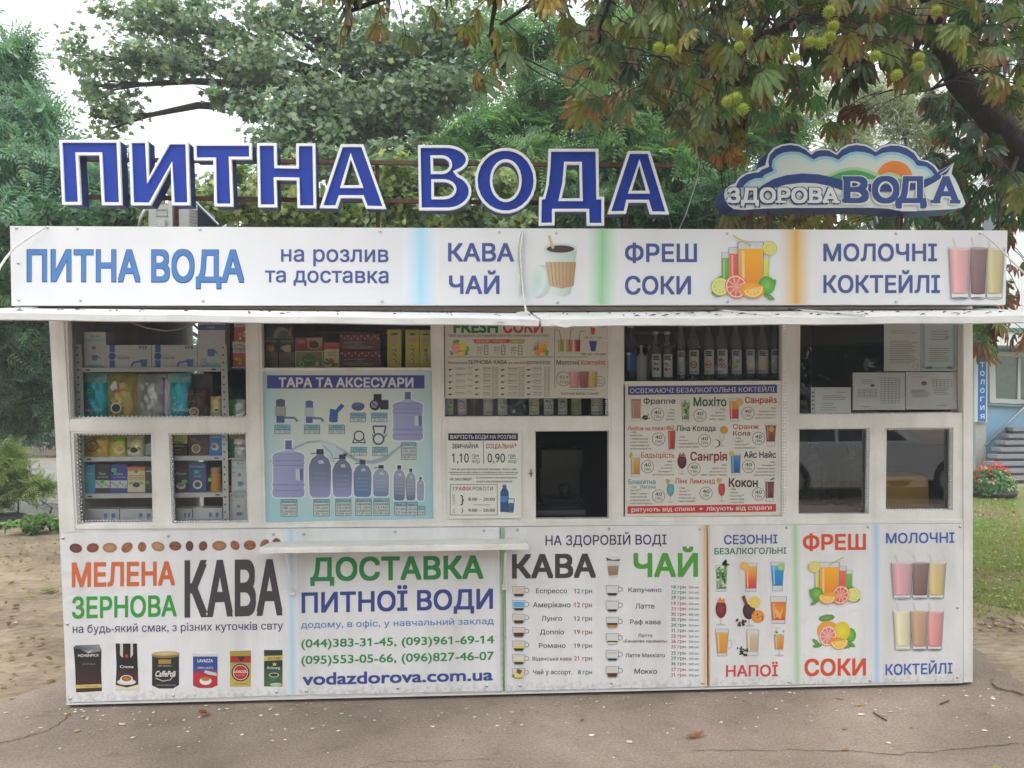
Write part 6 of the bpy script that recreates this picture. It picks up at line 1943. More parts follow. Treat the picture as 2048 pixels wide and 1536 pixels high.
box_item("tea_box", "dark box with a green arc lying on top of the two dark tea boxes", "tea box", (530, 652, 585, 675.5), '#34383a', lambda pr, a, b, c, d: (pr.ell(c - 22, d, 17, 21, H('#6f7c5a'), 2, 0, 16, None, 180, 360), pr.ell(c - 18, d, 12, 15, H('#454c40'), 3, 0, 16, None, 180, 360), pr.rect(c - 6, b + 4, c - 3, d - 2, H('#a9403a'), 3)), Y=YT + .005, depth=.06)
box_item("tea_box", "dark red tea box with a cup picture lying on the green tea box", "tea box", (590, 675.5, 644.5, 700.5), '#852c36', lambda pr, a, b, c, d: (pr.text("TESS", a + 4, a + 20, b + 5, b + 11, H('#cfa9a0'), .01), pr.vgrad(a + 24, c, b, d, [(0, H('#b98a70')), (1, H('#8a5040'))], 1), pr.ell(a + 37, b + 13, 11, 8, H('#5a2a26'), 3, 20), pr.ring(a + 38, b + 14, 12, 1.2, H('#c9a08a'), 3, 16, 9)), Y=YT, depth=.09)
box_item("tea_box", "green and cream tea box lying under the dark red one", "tea box", (590, 701.5, 647, 735), '#707055', lambda pr, a, b, c, d: (pr.frame(a + 1.2, b + 1.2, c - 1.2, d - 1.2, 1.6, H('#b9b48f'), 2), pr.ell(a + 28, b + 18, 15, 11, H('#4a6a3c'), 2), pr.text("Чемпіон", a + 18, a + 39, b + 17, b + 21, H('#c2d0a8'), .015), pr.ell(a + 28, b + 6.5, 5.5, 2.6, H('#4f5f40'), 3), pr.ring(a + 13, b + 26, 5, 1.4, H('#b9b694'), 3), pr.poly([(a + 40, b + 30), (a + 44, b + 20), (a + 49, b + 29)], H('#b9b694'), 3)), Y=YT, depth=.09)
box_item("tea_box", "cream tea box with a red top and leaves, right of the green tea box", "tea box", (648, 685, 678, 735), '#b5ab86', lambda pr, a, b, c, d: (pr.rect(a, b, c, b + 13, H('#a84a3a'), 1), pr.line([(a + 3, b + 11), (a + 14, b + 8), (c - 3, b + 12)], 1.6, H('#4a4a3a'), 2), pr.text("Звіробій", a + 6, c - 6, b + 18, b + 21, H('#6a4a2a'), .01), pr.text("і шипшина", a + 5, c - 5, b + 23, b + 26, H('#6a4a2a'), .01), [leafp(pr, a + rnd.uniform(3, 27), b + rnd.uniform(33, 47), 5, rnd.uniform(-80, 80), H(rnd.choice(['#4a6a34', '#6a7a3c', '#a8623a'])), 3) for _ in range(12)]), Y=YT, depth=.07)
def maroon(pr, x0, y0, x1, y1):
    w_, h = x1 - x0, y1 - y0
    pr.rect(x0, y0, x1, y0 + h * .45, H('#64242e'), 1)
    for k in range(12):
        pr.ell(x0 + w_ * (.04 + .083 * k), y0 + h * (.14 + .14 * (k % 2)), 2.6, 1.6, H('#b08a8c'), 2, 40 * (k % 3), 6)
    pr.line([(x0 + 8, y0 + h * .52), (x0 + w_ * .6, y0 + h * .49)], .9, H('#a89a94'), 2)
    pr.ell(x0 + w_ * .45, y0 + h * .8, w_ * .4, h * .09, H('#6f7058'), 2)
    pr.ell(x0 + w_ * .46, y0 + h * .7, w_ * .12, h * .12, H('#5c5f4c'), 3)
box_item("tea_box", "maroon tea box, upper of the two with white ornaments on the tea shelf", "tea box", (679, 668, 760, 701), '#54303a', maroon, Y=YT, depth=.1)
box_item("tea_box", "maroon tea box, lower of the two with white ornaments on the tea shelf", "tea box", (680.5, 702, 762, 735), '#54303a', maroon, Y=YT, depth=.1)
def yel(pr, x0, y0, x1, y1):
    w_, h = x1 - x0, y1 - y0
    pr.ell(x0 + w_ * .5, y0 + h * .12, w_ * .22, h * .03, H('#3a4468'), 2)
    pr.text("amelia", x0 + w_ * .24, x0 + w_ * .78, y0 + h * .1, y0 + h * .14, H('#2f3a6a'), .02, mode='x', shear=.2)
    pr.rect(x0 + w_ * .2, y0 + h * .22, x0 + w_ * .74, y0 + h * .31, H('#a9929a'), 2)
    pr.line([(x0 + w_ * .3, y0 + h * .42), (x0 + w_ * .64, y0 + h * .42)], .8, H('#6a6430'), 2)
    for k in range(3):
        pr.ell(x0 + w_ * .5, y0 + h * (.56 + .13 * k), w_ * .14, w_ * .14, H('#5f6c78'), 2)
        pr.ell(x0 + w_ * .48, y0 + h * (.57 + .13 * k), w_ * .08, w_ * .08, H('#a9b4ae'), 3)
YW = '#b0a23c'
box_item("tea_box", "yellow upright tea box, left of the three on the tea shelf", "tea box", (774.5, 659, 802.5, 734.5), YW, yel, Y=YT, depth=.06)
box_item("tea_box", "yellow upright tea box, middle of the three on the tea shelf", "tea box", (811, 659.5, 838, 734), YW, yel, Y=YT, depth=.06)
box_item("tea_box", "yellow upright tea box cut off by the window edge, rightmost of three", "tea box", (839, 660, 864, 733.5), YW, yel, Y=YT, depth=.06)
mb = MB()
a, b = P(628, 664, .5), P(775, 666, .5)
o = mb.tube([a, b], .008, (0.6, 0.63, 0.66), 8).build("hanging_rod", M_METAL, None, smooth=True)
tag(o, "thin steel rod high behind the tea boxes", "rod")

# -- syrup bottles
BOTT = {}
def bottle_item(label, x, ytop, ybot, wpx, neck, liquid, fill, labelcol, deco, capcol=None, Y=.17, lab=(.42, .84), name="syrup_bottle", group=None, cat="bottle", body=M_BOTTLE, opaque=None, text="СИРОП"):
    k = 1 / pxm(Y)
    b = P(x, ybot, Y)
    t_ = thing(name, b, label, cat, group)
    Hh, rb, rn = (ybot - ytop) * k, wpx * k / 2, neck * k / 2
    sh0, sh1 = .66, .78
    prof = [(0, 0), (rb * .92, 0), (rb, Hh * .02), (rb, Hh * sh0), (rb * .86, Hh * .70), (rn * 1.25, Hh * sh1), (rn, Hh * .84), (rn * .92, Hh * .955), (rn * 1.05, Hh * .96), (rn * 1.05, Hh)]
    if opaque:
        prof = [(r_, z, H(opaque)) for r_, z in prof]
        MB().lathe(prof, b, 18).build("body", M_PLASTIC, t_, smooth=True)
    else:
        MB().lathe(prof, b, 18).build("body", body, t_, smooth=True)
        if fill > 0:
            f = fill * Hh * .66
            MB().lathe([(0, .002), (rb * .9, .002), (rb * .93, f * .05), (rb * .93, f), (0, f)], b, 16, H(liquid)).build("syrup", M_PLASTIC, t_, smooth=True)
    if capcol:
        MB().lathe([(rn * 1.3, Hh * .955), (rn * 1.35, Hh * .96), (rn * 1.3, Hh * 1.02), (0, Hh * 1.022)], b, 14, H(capcol)).build("cap", M_PLASTIC, t_, smooth=True)
    if labelcol:
        z1, z0 = Hh * (1 - lab[0]), Hh * (1 - lab[1])
        lo = MB().lathe([(rb * 1.015, z0), (rb * 1.015, z1)], b, 12, H(labelcol), (R(212), R(328))).build("label", M_PAPER, t_, smooth=True)
        if deco:
            pr = Print(Y - rb * 1.03)
            pr.split = False
            ym, yb = ytop + (ybot - ytop) * lab[0], ytop + (ybot - ytop) * lab[1]
            c1 = x + .0
            deco(pr, c1, ym, yb, wpx)
            pr.build("print", lo, M_PAPER)
    return t_
CY = '#c9cac0'
def deco(kind, c, txt="СИРОП"):
    def d(pr, x, y0, y1, w_):
        h = y1 - y0
        for j in range(3):
            pr.line([(x - w_ * .26, y0 + h * (.08 + .07 * j)), (x + w_ * (.24 if j % 2 else .3), y0 + h * (.10 + .07 * j))], h * .05, H('#3f3f3c'), 2)
        cy = y0 + h * .6
        if kind == 'ring':
            pr.ring(x, cy, w_ * .3, w_ * .08, H(c), 2)
            pr.line([(x - w_ * .32, cy), (x + w_ * .2, cy)], h * .05, H('#a9503a'), 3)
        elif kind == 'cherry':
            for s in (-.14, .16):
                pr.ring(x + w_ * s, cy + h * .08, w_ * .17, w_ * .05, H(c), 2)
            pr.line([(x - w_ * .12, cy), (x + w_ * .12, cy - h * .2), (x + w_ * .16, cy)], 1, H('#4a5a34'), 2)
            pr.ell(x - w_ * .12, cy - h * .18, w_ * .16, h * .05, H('#4a6a34'), 2, -20, 8)
        elif kind == 'leaf':
            pr.ell(x, cy + h * .08, w_ * .24, h * .09, H('#6f9a44'), 2, 20, 8)
            pr.ring(x + w_ * .14, cy - h * .12, w_ * .14, w_ * .05, H('#3f3f3c'), 2)
            pr.ell(x - w_ * .16, cy - h * .08, w_ * .14, h * .06, H('#8aa86a'), 2, -30, 8)
        elif kind == 'berry':
            for q in range(8):
                pr.ell(x + w_ * rnd.uniform(-.22, .22), cy + h * rnd.uniform(-.12, .12), w_ * .08, w_ * .08, H(c), 2, 0, 8)
            for q in range(3):
                pr.ell(x + w_ * rnd.uniform(-.2, .2), cy - h * .17, w_ * .12, h * .03, H('#4a5a3a'), 3, rnd.uniform(-60, 60), 6)
        elif kind == 'banana':
            for q in range(3):
                pr.ring(x, cy - h * .06 + h * .09 * q, w_ * .26, w_ * .06, H(c), 2, 16, h * .07)
        elif kind == 'pear':
            pr.ring(x, cy + h * .06, w_ * .26, w_ * .06, H(c), 2, 18, h * .14)
            pr.ring(x + w_ * .04, cy - h * .12, w_ * .14, w_ * .05, H(c), 2, 14, h * .1)
        if txt:
            pr.text(txt, x - w_ * .3, x + w_ * .3, y1 - h * .14, y1 - h * .05, H('#3a3a38'), .02, L=4)
    return d
# upper shelf of the right window
bottle_item("dark bottle with a blue label and yellow cap, leftmost in the top bottle row", 1262, 650, 761, 22, 10, '#20242c', .95, '#2a4f80', lambda pr, x, y0, y1, w_: (pr.line([(x - 5, y0 + 3), (x - 5, y1 - 2)], 4, H('#3f7fc0'), 2), pr.ell(x - 5, y0 + 2, 4, 3, H('#d0cfa0'), 3), pr.line([(x + 1, y0 + 8), (x + 7, y0 + 14)], 3, H('#3a4a5a'), 2)), '#8a7f4a', Y=.14, lab=(.5, .82), opaque='#262b36')
bottle_item("white squeeze bottle with a pointed spout, second in the top bottle row", 1283, 690, 762, 22, 5, '', 0, None, None, None, Y=.14, opaque='#8b8d8c', name="squeeze_bottle")
bottle_item("pale squeeze bottle half hidden behind the first white-capped bottle", 1298, 688, 760, 15, 4, '', 0, None, None, None, Y=.22, opaque='#777c82', name="squeeze_bottle")
bottle_item("syrup bottle with a white cap and dark berry label, left of the two white-capped ones", 1312, 664, 760, 22, 9, '#262a34', .7, CY, deco('berry', '#3f4468', None), '#b3b8bc', lab=(.46, .94), Y=.14)
bottle_item("syrup bottle with a white cap and red berry label, right of the two white-capped ones", 1335, 664, 760, 21, 9, '#2a2226', .7, CY, deco('berry', '#a04048', None), '#b3b8bc', lab=(.46, .94), Y=.14)
bottle_item("syrup bottle with a faded green label behind the white-capped pair", 1362, 640, 758, 18, 10, '#2a2e3a', .6, '#aeb4ac', deco('banana', '#6f9a8a', 'СИР'), None, lab=(.52, .93), Y=.22)
bottle_item("syrup bottle with a brown ring label and red mark, centre of the top row", 1387, 640, 758, 23, 10, '#2a2c36', .6, CY, deco('ring', '#4f342c'), None, lab=(.51, .92))
bottle_item("syrup bottle with an orange brown ring label right of the brown ring one", 1417, 638, 757, 23, 10, '#2f2c30', .5, CY, deco('ring', '#a8764a'), None, lab=(.515, .93))
bottle_item("syrup bottle with a cherry label and red cherries in the top row", 1443.5, 640, 757, 24, 10, '#6a7288', .2, CY, deco('cherry', '#a8383c'), None, lab=(.50, .92))
bottle_item("syrup bottle with a green leaf label and black fruit in the top row", 1472, 641, 757, 23, 10, '#232a38', .5, CY, deco('leaf', '#5f8a44'), None, lab=(.50, .92))
bottle_item("syrup bottle of yellow syrup, third from the right end of the top row", 1500, 642, 756, 20, 10, '#7a5a24', .75, CY, deco('banana', '#b0953f', 'СИР'), None, lab=(.50, .92), Y=.20)
bottle_item("syrup bottle of reddish syrup with a pale orange label, second from the right end", 1525, 643, 756, 24, 10, '#5f2a22', .8, CY, deco('banana', '#c2a458'), None, lab=(.50, .92))
bottle_item("syrup bottle with a pear label at the right end of the top bottle row", 1551, 644, 755, 23, 10, '#3a2420', .7, CY, deco('pear', '#a8904a'), None, lab=(.49, .92))
for (xa, xb, y) in ((1270, 1350, 666), (1274, 1400, 693)):
    a, b = P(xa, y, .55), P(xb, y, .55)
    tag(MB().tube([a, b], .006, (0.6, 0.63, 0.66), 6).build("hanging_rod", M_METAL, None, smooth=True), "thin steel rod behind the bottle necks, %s" % ("upper of the two" if y < 680 else "lower of the two"), "rod")
# lower row, under the menu board
lowb = [(899, 18, '#b6c2c2', 'leaf', '#6aa89a', "with a pale turquoise label, leftmost under the menu board"), (924.5, 21, CY, 'cherry', '#a8383c', "with a dark red cherry label, second in the row under the menu board"),
        (976, 21, '#b9aaa4', 'banana', '#c9a0a0', "with a pinkish label in the row under the menu board"), (1005, 22, CY, 'leaf', '#8aa86a', "with a light green fruit label in the row under the menu board"),
        (1068, 23, '#b9b894', 'ring', '#c9963f', "with a yellow ring label, in the middle under the menu board"), (1097, 22, CY, 'cherry', '#b04040', "with a bright red fruit label, beside the yellow ring one"),
        (1125, 21, '#b4b8a4', 'berry', '#7a8a5a', "with a small grey green label, beside the bright red one"), (1152, 23, '#8f946a', 'banana', '#6a6f34', "with an olive banana label, near the right under the menu board"),
        (1193, 28, '#a9aea4', 'ring', '#8f9a7a', "with a wide pale label, rightmost under the menu board")]
for (x, w_, lc, kd, c, tx) in lowb:
    bottle_item("syrup bottle " + tx, x, 716, 832.5, w_, 9, '#3a3f48', .5, lc, deco(kd, c, "СИРОП"), None, lab=(.58, .97), Y=.15)
t_ = thing("cocktail_glass", P(948, 832, .2), "clear stemmed glass between two bottles under the menu board", "glass")
p = P(948, 832, .2); k = 1 / pxm(.2)
MB().lathe([(0, 0), (9 * k, 0), (9 * k, 1 * k), (1.2 * k, 3 * k), (1.2 * k, 18 * k), (6 * k, 24 * k), (10 * k, 45 * k)], p, 16).build("bowl", M_BOTTLE, t_, smooth=True)
box_item("dark_box", "dark box with small print standing in the middle under the menu board", "box", (1019, 790, 1051, 832.5), '#2c313e', lambda pr, a, b, c, d: (pr.rect(a + 6, d - 13, a + 12, d - 6, H('#8f98a4'), 2), pr.line([(a + 15, d - 14), (c - 5, d - 14)], 1, H('#6a7280'), 2)), Y=.16)

# -- papers in the right-hand window
def doc(name, label, r, col, draw, Y=.0485):
    return box_item(name, label, "document", r, col, draw, Y=Y, depth=.0012, mat=M_PAPER, group="papers in the window")
GT = H('#6a6c66')
def lines(pr, x0, y0, x1, y1, n, seed):
    g = random.Random(seed)
    for i in range(n):
        y = y0 + (y1 - y0) * (i + .5) / n
        pr.line([(x0 + g.uniform(0, 3), y), (x1 - g.uniform(0, (x1 - x0) * .3), y)], .8, GT, 2)
PC = '#b3b5ac'
doc("certificate", "white typed certificate with a round stamp, upper left of the papers", (1768, 630, 1841.5, 742.5), PC, lambda pr, a, b, c, d: (lines(pr, 1782, 660, 1838, 668, 2, 1), lines(pr, 1778, 680, 1836, 728, 13, 2), pr.ring(1831, 733, 6, 1, H('#8a8f94'), 3)))
doc("certificate", "pale green bordered certificate, upper right of the papers", (1842.5, 630, 1914.5, 742), '#a9b5ae', lambda pr, a, b, c, d: (pr.frame(a + 5, b + 4, c - 6, d - 6, 5, H('#8aa2a0'), 2), lines(pr, 1862, 660, 1903, 682, 4, 3), lines(pr, 1857, 695, 1900, 724, 7, 4), pr.ell(1893, 675, 4, 4, H('#8a9a98'), 3), pr.rect(1854, 733, 1864, 738, H('#6a7674'), 3), pr.rect(1894, 733, 1904, 738, H('#6a7674'), 3)))
def table(pr, a, b, c, d, n, m):
    for i in range(n + 1):
        pr.line([(a, b + (d - b) * i / n), (c, b + (d - b) * i / n)], .6, GT, 2)
    for i in range(m + 1):
        pr.line([(a + (c - a) * i / m, b), (a + (c - a) * i / m, d)], .6, GT, 2)
doc("price_table", "white sheet with a big table, left of the two sheets across the middle", (1705.5, 745, 1810, 820), PC, lambda pr, a, b, c, d: (lines(pr, 1720, 758, 1752, 768, 3, 5), pr.ell(1745, 771, 4, 3, H('#55575c'), 3), table(pr, 1717, 779, 1753, 794, 5, 3), table(pr, 1762, 756, 1799, 806, 11, 5), lines(pr, 1720, 811, 1748, 815, 1, 6)))
doc("price_table", "white sheet with a small round emblem, right of the two sheets across the middle", (1811.5, 744, 1914, 819), PC, lambda pr, a, b, c, d: (lines(pr, 1822, 752, 1855, 756, 1, 7), pr.ell(1848, 767, 6, 4.5, H('#77797c'), 3), pr.ell(1848, 765, 3.5, 2.2, H('#5a5c60'), 4), table(pr, 1866, 759, 1903, 774, 4, 5), lines(pr, 1822, 779, 1862, 795, 6, 8), lines(pr, 1866, 776, 1900, 790, 4, 9), lines(pr, 1872, 809, 1896, 812, 1, 10)))
doc("notice_sheet", "small white punched sheet standing at the foot of the dark pane", (1622, 774.5, 1702, 828), '#b9bbbd', lambda pr, a, b, c, d: (pr.line([(a + 7, b), (a + 7, d)], .8, GT, 2), [pr.rect(a + 2, b + 9 + 8 * k, a + 5, b + 12 + 8 * k, H('#33363c'), 3) for k in range(5)], lines(pr, 1672, 783, 1694, 786, 1, 11), lines(pr, 1645, 790, 1695, 800, 3, 12), lines(pr, 1640, 804, 1675, 822, 4, 13)))
# -- big water jugs and a carton in the lower right windows
def wjug(x, label):
    Y = .55; k = 1 / pxm(Y)
    b = P(x, 1025, Y)
    t_ = thing("water_jug", b, label, "water jug", "empty water jugs behind the lower right window")
    r_ = 27 * k
    prof = [(0, 0), (r_ * .9, 0), (r_, .02), (r_, .06), (r_ * .95, .075), (r_, .09), (r_, .2), (r_ * .94, .215), (r_, .23), (r_, .29), (r_ * .9, .33), (r_ * .45, .365), (r_ * .3, .375), (r_ * .3, .42), (r_ * .34, .422), (r_ * .34, .44)]
    MB().lathe(prof, b, 22).build("body", glass_mat_jug, t_, smooth=True)
    MB().lathe([(r_ * .36, .425), (r_ * .38, .43), (r_ * .36, .455), (0, .456)], b, 14, H('#3a4f8a')).build("cap", M_PLASTIC, t_, smooth=True)
glass_mat_jug = glass_mat("jug_plastic", 1.5, (0.72, 0.78, 0.86))
wjug(1629, "clear water jug, left of the two behind the lower right window's dark pane")
wjug(1705, "clear water jug, right of the two behind the lower right window's dark pane")
box_item("carton", "plain orange brown carton behind the rightmost lower window", "carton", (1766, 953, 1857, 1024), '#c98a3f', lambda pr, a, b, c, d: (pr.rect(a, b, c, b + 16, H('#c08038'), 1), pr.line([(a, b + 16), (c, b + 16)], .8, H('#9a642c'), 2)), Y=.22, depth=.25, mat=M_PAPER)
o = MB().tube([P(1881, 830, .3), P(1884, 870, .3), P(1883, 885, .28), P(1876, 892, .28), P(1868, 889, .28)], .012, H('#8f969c'), 8).build("water_pipe", M_PLASTIC, None, smooth=True)
tag(o, "grey bent water pipe at the top of the rightmost lower window", "pipe")
# a dark stand seen faintly through the service window
t_ = thing("coffee_machine", P(1120, 1018, .45), "dark coffee machine barely visible behind the service window", "coffee machine")
a = P(1085, 1016, .35); b = P(1165, 900, .35)
MB().box((a.x, .35, a.z), (b.x, .7, a.z + .05), H('#0e0f12')).build("base", M_PLASTIC, t_)
MB().box((a.x, .5, a.z + .052), (b.x, .7, b.z), H('#101115')).build("body", M_PLASTIC, t_)
MB().box((a.x, .36, b.z - .11), (b.x, .498, b.z), H('#131418')).build("head", M_PLASTIC, t_)
mb = MB(); c = P(1130, 1000, .43)
mb.lathe([(0, 0), (.028, 0), (.036, .075), (.03, .07)], (c.x, .43, a.z + .055), 12, H('#2a2a2a')).build("cup", M_PLASTIC, t_, smooth=True)

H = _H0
_before = set(bpy.data.objects)
# ============================================================ GROUND
def sheet_mesh(name, pts, mat, label=None, kind="structure", z=None):
    vs = [Vector(p) for p in pts]
    if z is not None:
        vs = [Vector((p.x, p.y, z)) for p in vs]
    tri = tessellate_polygon([vs])
    F = []
    for t in tri:
        a, b, c = (vs[i] for i in t)
        F.append(t if (b - a).cross(c - a).z > 0 else tuple(reversed(t)))
    mb = MB()
    mb.add(vs, F)
    o = mb.build(name, mat)
    return tag(o, label, None, None, kind)

def jag(pts, step=.12, amp=.03):
    out = []
    n = len(pts)
    for i in range(n):
        a, b = Vector(pts[i]), Vector(pts[(i + 1) % n])
        l = (b - a).length
        k = max(1, min(60, int(l / step)))
        nn = Vector((-(b - a).y, (b - a).x, 0)).normalized()
        for j in range(k):
            p = a.lerp(b, j / k)
            if j:
                p += nn * rnd.uniform(-amp, amp)
            out.append(p)
    return out

def dirt_mat():
    m, nt, bs = newmat("dry_earth")
    n1 = noise(nt, 1.3, 9, 0.62)
    n2 = noise(nt, 22.0, 8, 0.7, sc=(.5, 1, 1))
    c = ramp(nt, n1, [(0.3, H('#7d6e5c')), (0.5, H('#a3937d')), (0.72, H('#bfb09a'))])
    c = mix(nt, 0.8, c, ramp(nt, n2, [(0.3, (0.38, 0.34, 0.3)), (0.52, (0.85, 0.82, 0.78)), (0.75, (1.25, 1.2, 1.12))]), 'MULTIPLY')
    nt.links.new(c, bs.inputs["Base Color"])
    bs.inputs["Roughness"].default_value = 0.95
    bump(nt, bs, n2, 0.8, 0.03)
    return m
def asphalt_mat():
    m, nt, bs = newmat("old_asphalt")
    n1 = noise(nt, 0.8, 7, 0.6)
    n2 = noise(nt, 75.0, 8, 0.8)
    n3 = noise(nt, 6.0, 8, 0.7)
    c = ramp(nt, n1, [(0.30, H('#6c5f54')), (0.5, H('#8c7e71')), (0.70, H('#a5968a'))])
    c = mix(nt, 0.75, c, ramp(nt, n2, [(0.33, (0.42, 0.4, 0.38)), (0.48, (0.95, 0.94, 0.93)), (0.66, (1.6, 1.58, 1.54))]), 'MULTIPLY')
    c = mix(nt, 0.7, c, ramp(nt, n3, [(0.28, (0.62, 0.6, 0.58)), (0.45, (1, 1, 1))]), 'MULTIPLY')
    nt.links.new(c, bs.inputs["Base Color"])
    bs.inputs["Roughness"].default_value = 0.85
    add = N(nt, "ShaderNodeMath", operation='ADD')
    nt.links.new(n2, add.inputs[0]); nt.links.new(n3, add.inputs[1])
    bump(nt, bs, add.outputs[0], 0.9, 0.012)
    return m
def lawn_mat():
    m, nt, bs = newmat("thin_lawn")
    n1 = noise(nt, 0.9, 8, 0.6)
    n2 = noise(nt, 30.0, 6, 0.7)
    c = ramp(nt, n1, [(0.33, H('#7d6c52')), (0.45, H('#808048')), (0.58, H('#6a8240'))])
    c = mix(nt, 0.8, c, ramp(nt, n2, [(0.3, (0.45, 0.42, 0.38)), (0.6, (1, 1, 1)), (0.8, (1.3, 1.25, 1.1))]), 'MULTIPLY')
    nt.links.new(c, bs.inputs["Base Color"])
    bs.inputs["Roughness"].default_value = 0.95
    bump(nt, bs, n2, 0.7, 0.03)
    return m
M_DIRT, M_ASPH, M_LAWN = dirt_mat(), asphalt_mat(), lawn_mat()
M_PAVE = solid("grey_paving", H('#8f8c88'), .85, .25, 3, bumpk=.2)
M_CRACK = solid("crack_dirt", H('#54493f'), .95, .4, 40)
sheet_mesh("ground", [(-140, -140, -.012), (140, -140, -.012), (140, 140, -.012), (-140, 140, -.012)], M_DIRT)
edge = [PG(-160, 1440), PG(0, 1396), PG(85, 1365), PG(120, 1352), PG(128, 1340), Vector((-2.3, .6, 0)), Vector((2.3, .7, 0)), PG(1950, 1288), PG(1975, 1312), PG(2010, 1340), PG(2060, 1368), PG(2300, 1400), Vector((9, -3, 0)), Vector((30, -4, 0)), Vector((30, -7.2, 0)), Vector((-30, -7.2, 0)), Vector((-30, -3, 0)), Vector((-8, -2.4, 0))]
sheet_mesh("pavement", jag(edge, .10, .022), M_ASPH, z=0.0)
sheet_mesh("road", [(-60, -7.3, -.004), (-60, -60, -.004), (60, -60, -.004), (60, -7.3, -.004)], M_ASPH)
lawn_pts = [Vector((2.15, 2.0, 0)), PG(1950, 1195), PG(2060, 1215), Vector((7, .9, 0)), Vector((16, 1.5, 0)), Vector((16, 9.3, 0)), Vector((1.8, 9.3, 0))]
sheet_mesh("lawn", jag(lawn_pts, .2, .08), M_LAWN, z=-.006)
sheet_mesh("path", jag([Vector((-2.0, 7.2, 0)), Vector((-1.5, 17.5, 0)), Vector((-30, 17.5, 0)), Vector((-30, 7.6, 0))], .4, .05), M_PAVE, z=-.006)
def crack(pts, wd):
    vs = [PG(x, y, .004) for x, y in pts]
    path = []
    for a, b in zip(vs, vs[1:]):
        for j in range(8):
            p = a.lerp(b, j / 8)
            path.append(p + Vector((rnd.uniform(-.008, .008), rnd.uniform(-.012, .012), 0)))
    path.append(vs[-1])
    mb = MB()
    for a, b in zip(path, path[1:]):
        d = (b - a).normalized(); n_ = Vector((-d.y, d.x, 0)) * wd * rnd.uniform(.4, 1.2) / 2
        mb.quad(a - n_, b - n_, b + n_, a + n_)
    tag(mb.build("pavement_crack", M_CRACK), None, None, None, "structure")
crack([(1385, 1489), (1480, 1488), (1640, 1488), (1800, 1495), (1900, 1488), (1990, 1479), (2060, 1474)], .0045)
crack([(-20, 1478), (40, 1466), (95, 1450), (125, 1432), (140, 1416)], .006)
crack([(690, 1536), (760, 1512), (850, 1508), (1000, 1504)], .003)

# broken asphalt piece, chips and litter
def slab_thing(name, pts, h, mat, label, cat):
    vs = [PG(x, y, h) for x, y in pts]
    mb = MB()
    n_ = len(vs)
    lo = [Vector((p.x, p.y, -.01)) for p in vs]
    mb.add(vs + lo, [tuple(range(n_))] + [(i, n_ + i, n_ + (i + 1) % n_, (i + 1) % n_) for i in range(n_)])
    return tag(mb.build(name, mat), label, cat)
slab_thing("asphalt_slab", [(1984, 1355), (1989, 1344), (1997, 1338), (2004, 1333), (2017, 1331), (2023, 1338), (2027, 1346), (2040, 1353), (2062, 1369), (2063, 1380), (2044, 1377), (2026, 1370), (2008, 1368), (1993, 1363)], .014, M_ASPH, "broken pale asphalt slab lying at the edge of the grass, right of the kiosk", "slab")
mb = MB()
for i in range(460):
    x = rnd.uniform(-3.2, 3.2)
    y = -.03 - abs(rnd.gauss(0, .28)) if rnd.random() < .75 else rnd.uniform(-2.2, -.1)
    s = rnd.uniform(.003, .012) * (1 if rnd.random() < .9 else 1.7)
    n_ = rnd.randint(4, 6)
    z = .0035
    c = H(rnd.choice(['#d9d3c8', '#cfc6b8', '#b9ad9a', '#e0dcd4', '#8a7a66', '#a89070']))
    pts = [(x + s * rnd.uniform(.5, 1.3) * math.cos(6.283 * k / n_), y + s * rnd.uniform(.4, 1.1) * math.sin(6.283 * k / n_), z + rnd.uniform(0, .003)) for k in range(n_)]
    mb.add(pts + [(x, y, z + .004)], [(k, (k + 1) % n_, n_) for k in range(n_)], c)
tag(mb.build("debris", M_FLAT), "white paint chips and crumbs scattered on the asphalt along the kiosk foot", None, None, "stuff")
def fallen(px, py, ln, wd, ang, col, label, curl=.25):
    c = PG(px, py, .006)
    mb = MB()
    n_ = 8
    ca, sa = math.cos(ang), math.sin(ang)
    rows = []
    for i in range(n_ + 1):
        t = i / n_
        w_ = wd * (math.sin(math.pi * min(1, t * .95 + .03)) ** .8) / 2
        z = .006 + curl * ln * (t - .45) ** 2
        for s in (-1, 0, 1):
            x, y = (t - .5) * ln, s * w_
            rows.append((c.x + x * ca - y * sa, c.y + x * sa + y * ca, z + (.35 * w_ if s else 0)))
    F = []
    for i in range(n_):
        for s in range(2):
            a = i * 3 + s
            F.append((a, a + 3, a + 4, a + 1))
    mb.add(rows, F, H(col))
    tag(mb.build("fallen_leaf", M_LEAF, None, True), label, "leaf", "fallen leaves on the asphalt")
fallen(1390, 1462, .10, .045, .3, '#a8714a', "curled brown leaf lying on the open asphalt in front of the price list banner", .8)
fallen(405, 1413, .055, .03, -.4, '#a2452c', "small red leaf at the kiosk foot below the printed gold tins")
fallen(412, 1420, .06, .02, .9, '#8a5a38', "narrow brown leaf touching the small red leaf at the kiosk foot")
fallen(1718, 1400, .045, .02, .1, '#c2ab5a', "small yellow leaf on the asphalt below the orange СОКИ lettering")
fallen(1690, 1488, .04, .02, .1, '#b58a5c', "small tan leaf beside the long crack in the asphalt")
fallen(1164, 1430, .03, .015, .8, '#8a4a3c', "tiny reddish leaf in the middle of the asphalt")
fallen(95, 1176, .12, .07, .4, '#6f8f4a', "green leaf lying on the bare earth left of the kiosk", .6)
fallen(62, 1184, .08, .04, -.2, '#8a9a5a', "smaller green leaf lying beside the larger one on the bare earth", .6)
def twig(pts, label):
    tag(MB().tube([PG(x, y, .008) for x, y in pts], .004, (0.1, 0.08, 0.06), 5).build("twig", M_TWIG), label, "twig", "twigs on the asphalt")
twig([(1746, 1414), (1762, 1424), (1773, 1430)], "thin curved twig on the asphalt below the last banner panel")
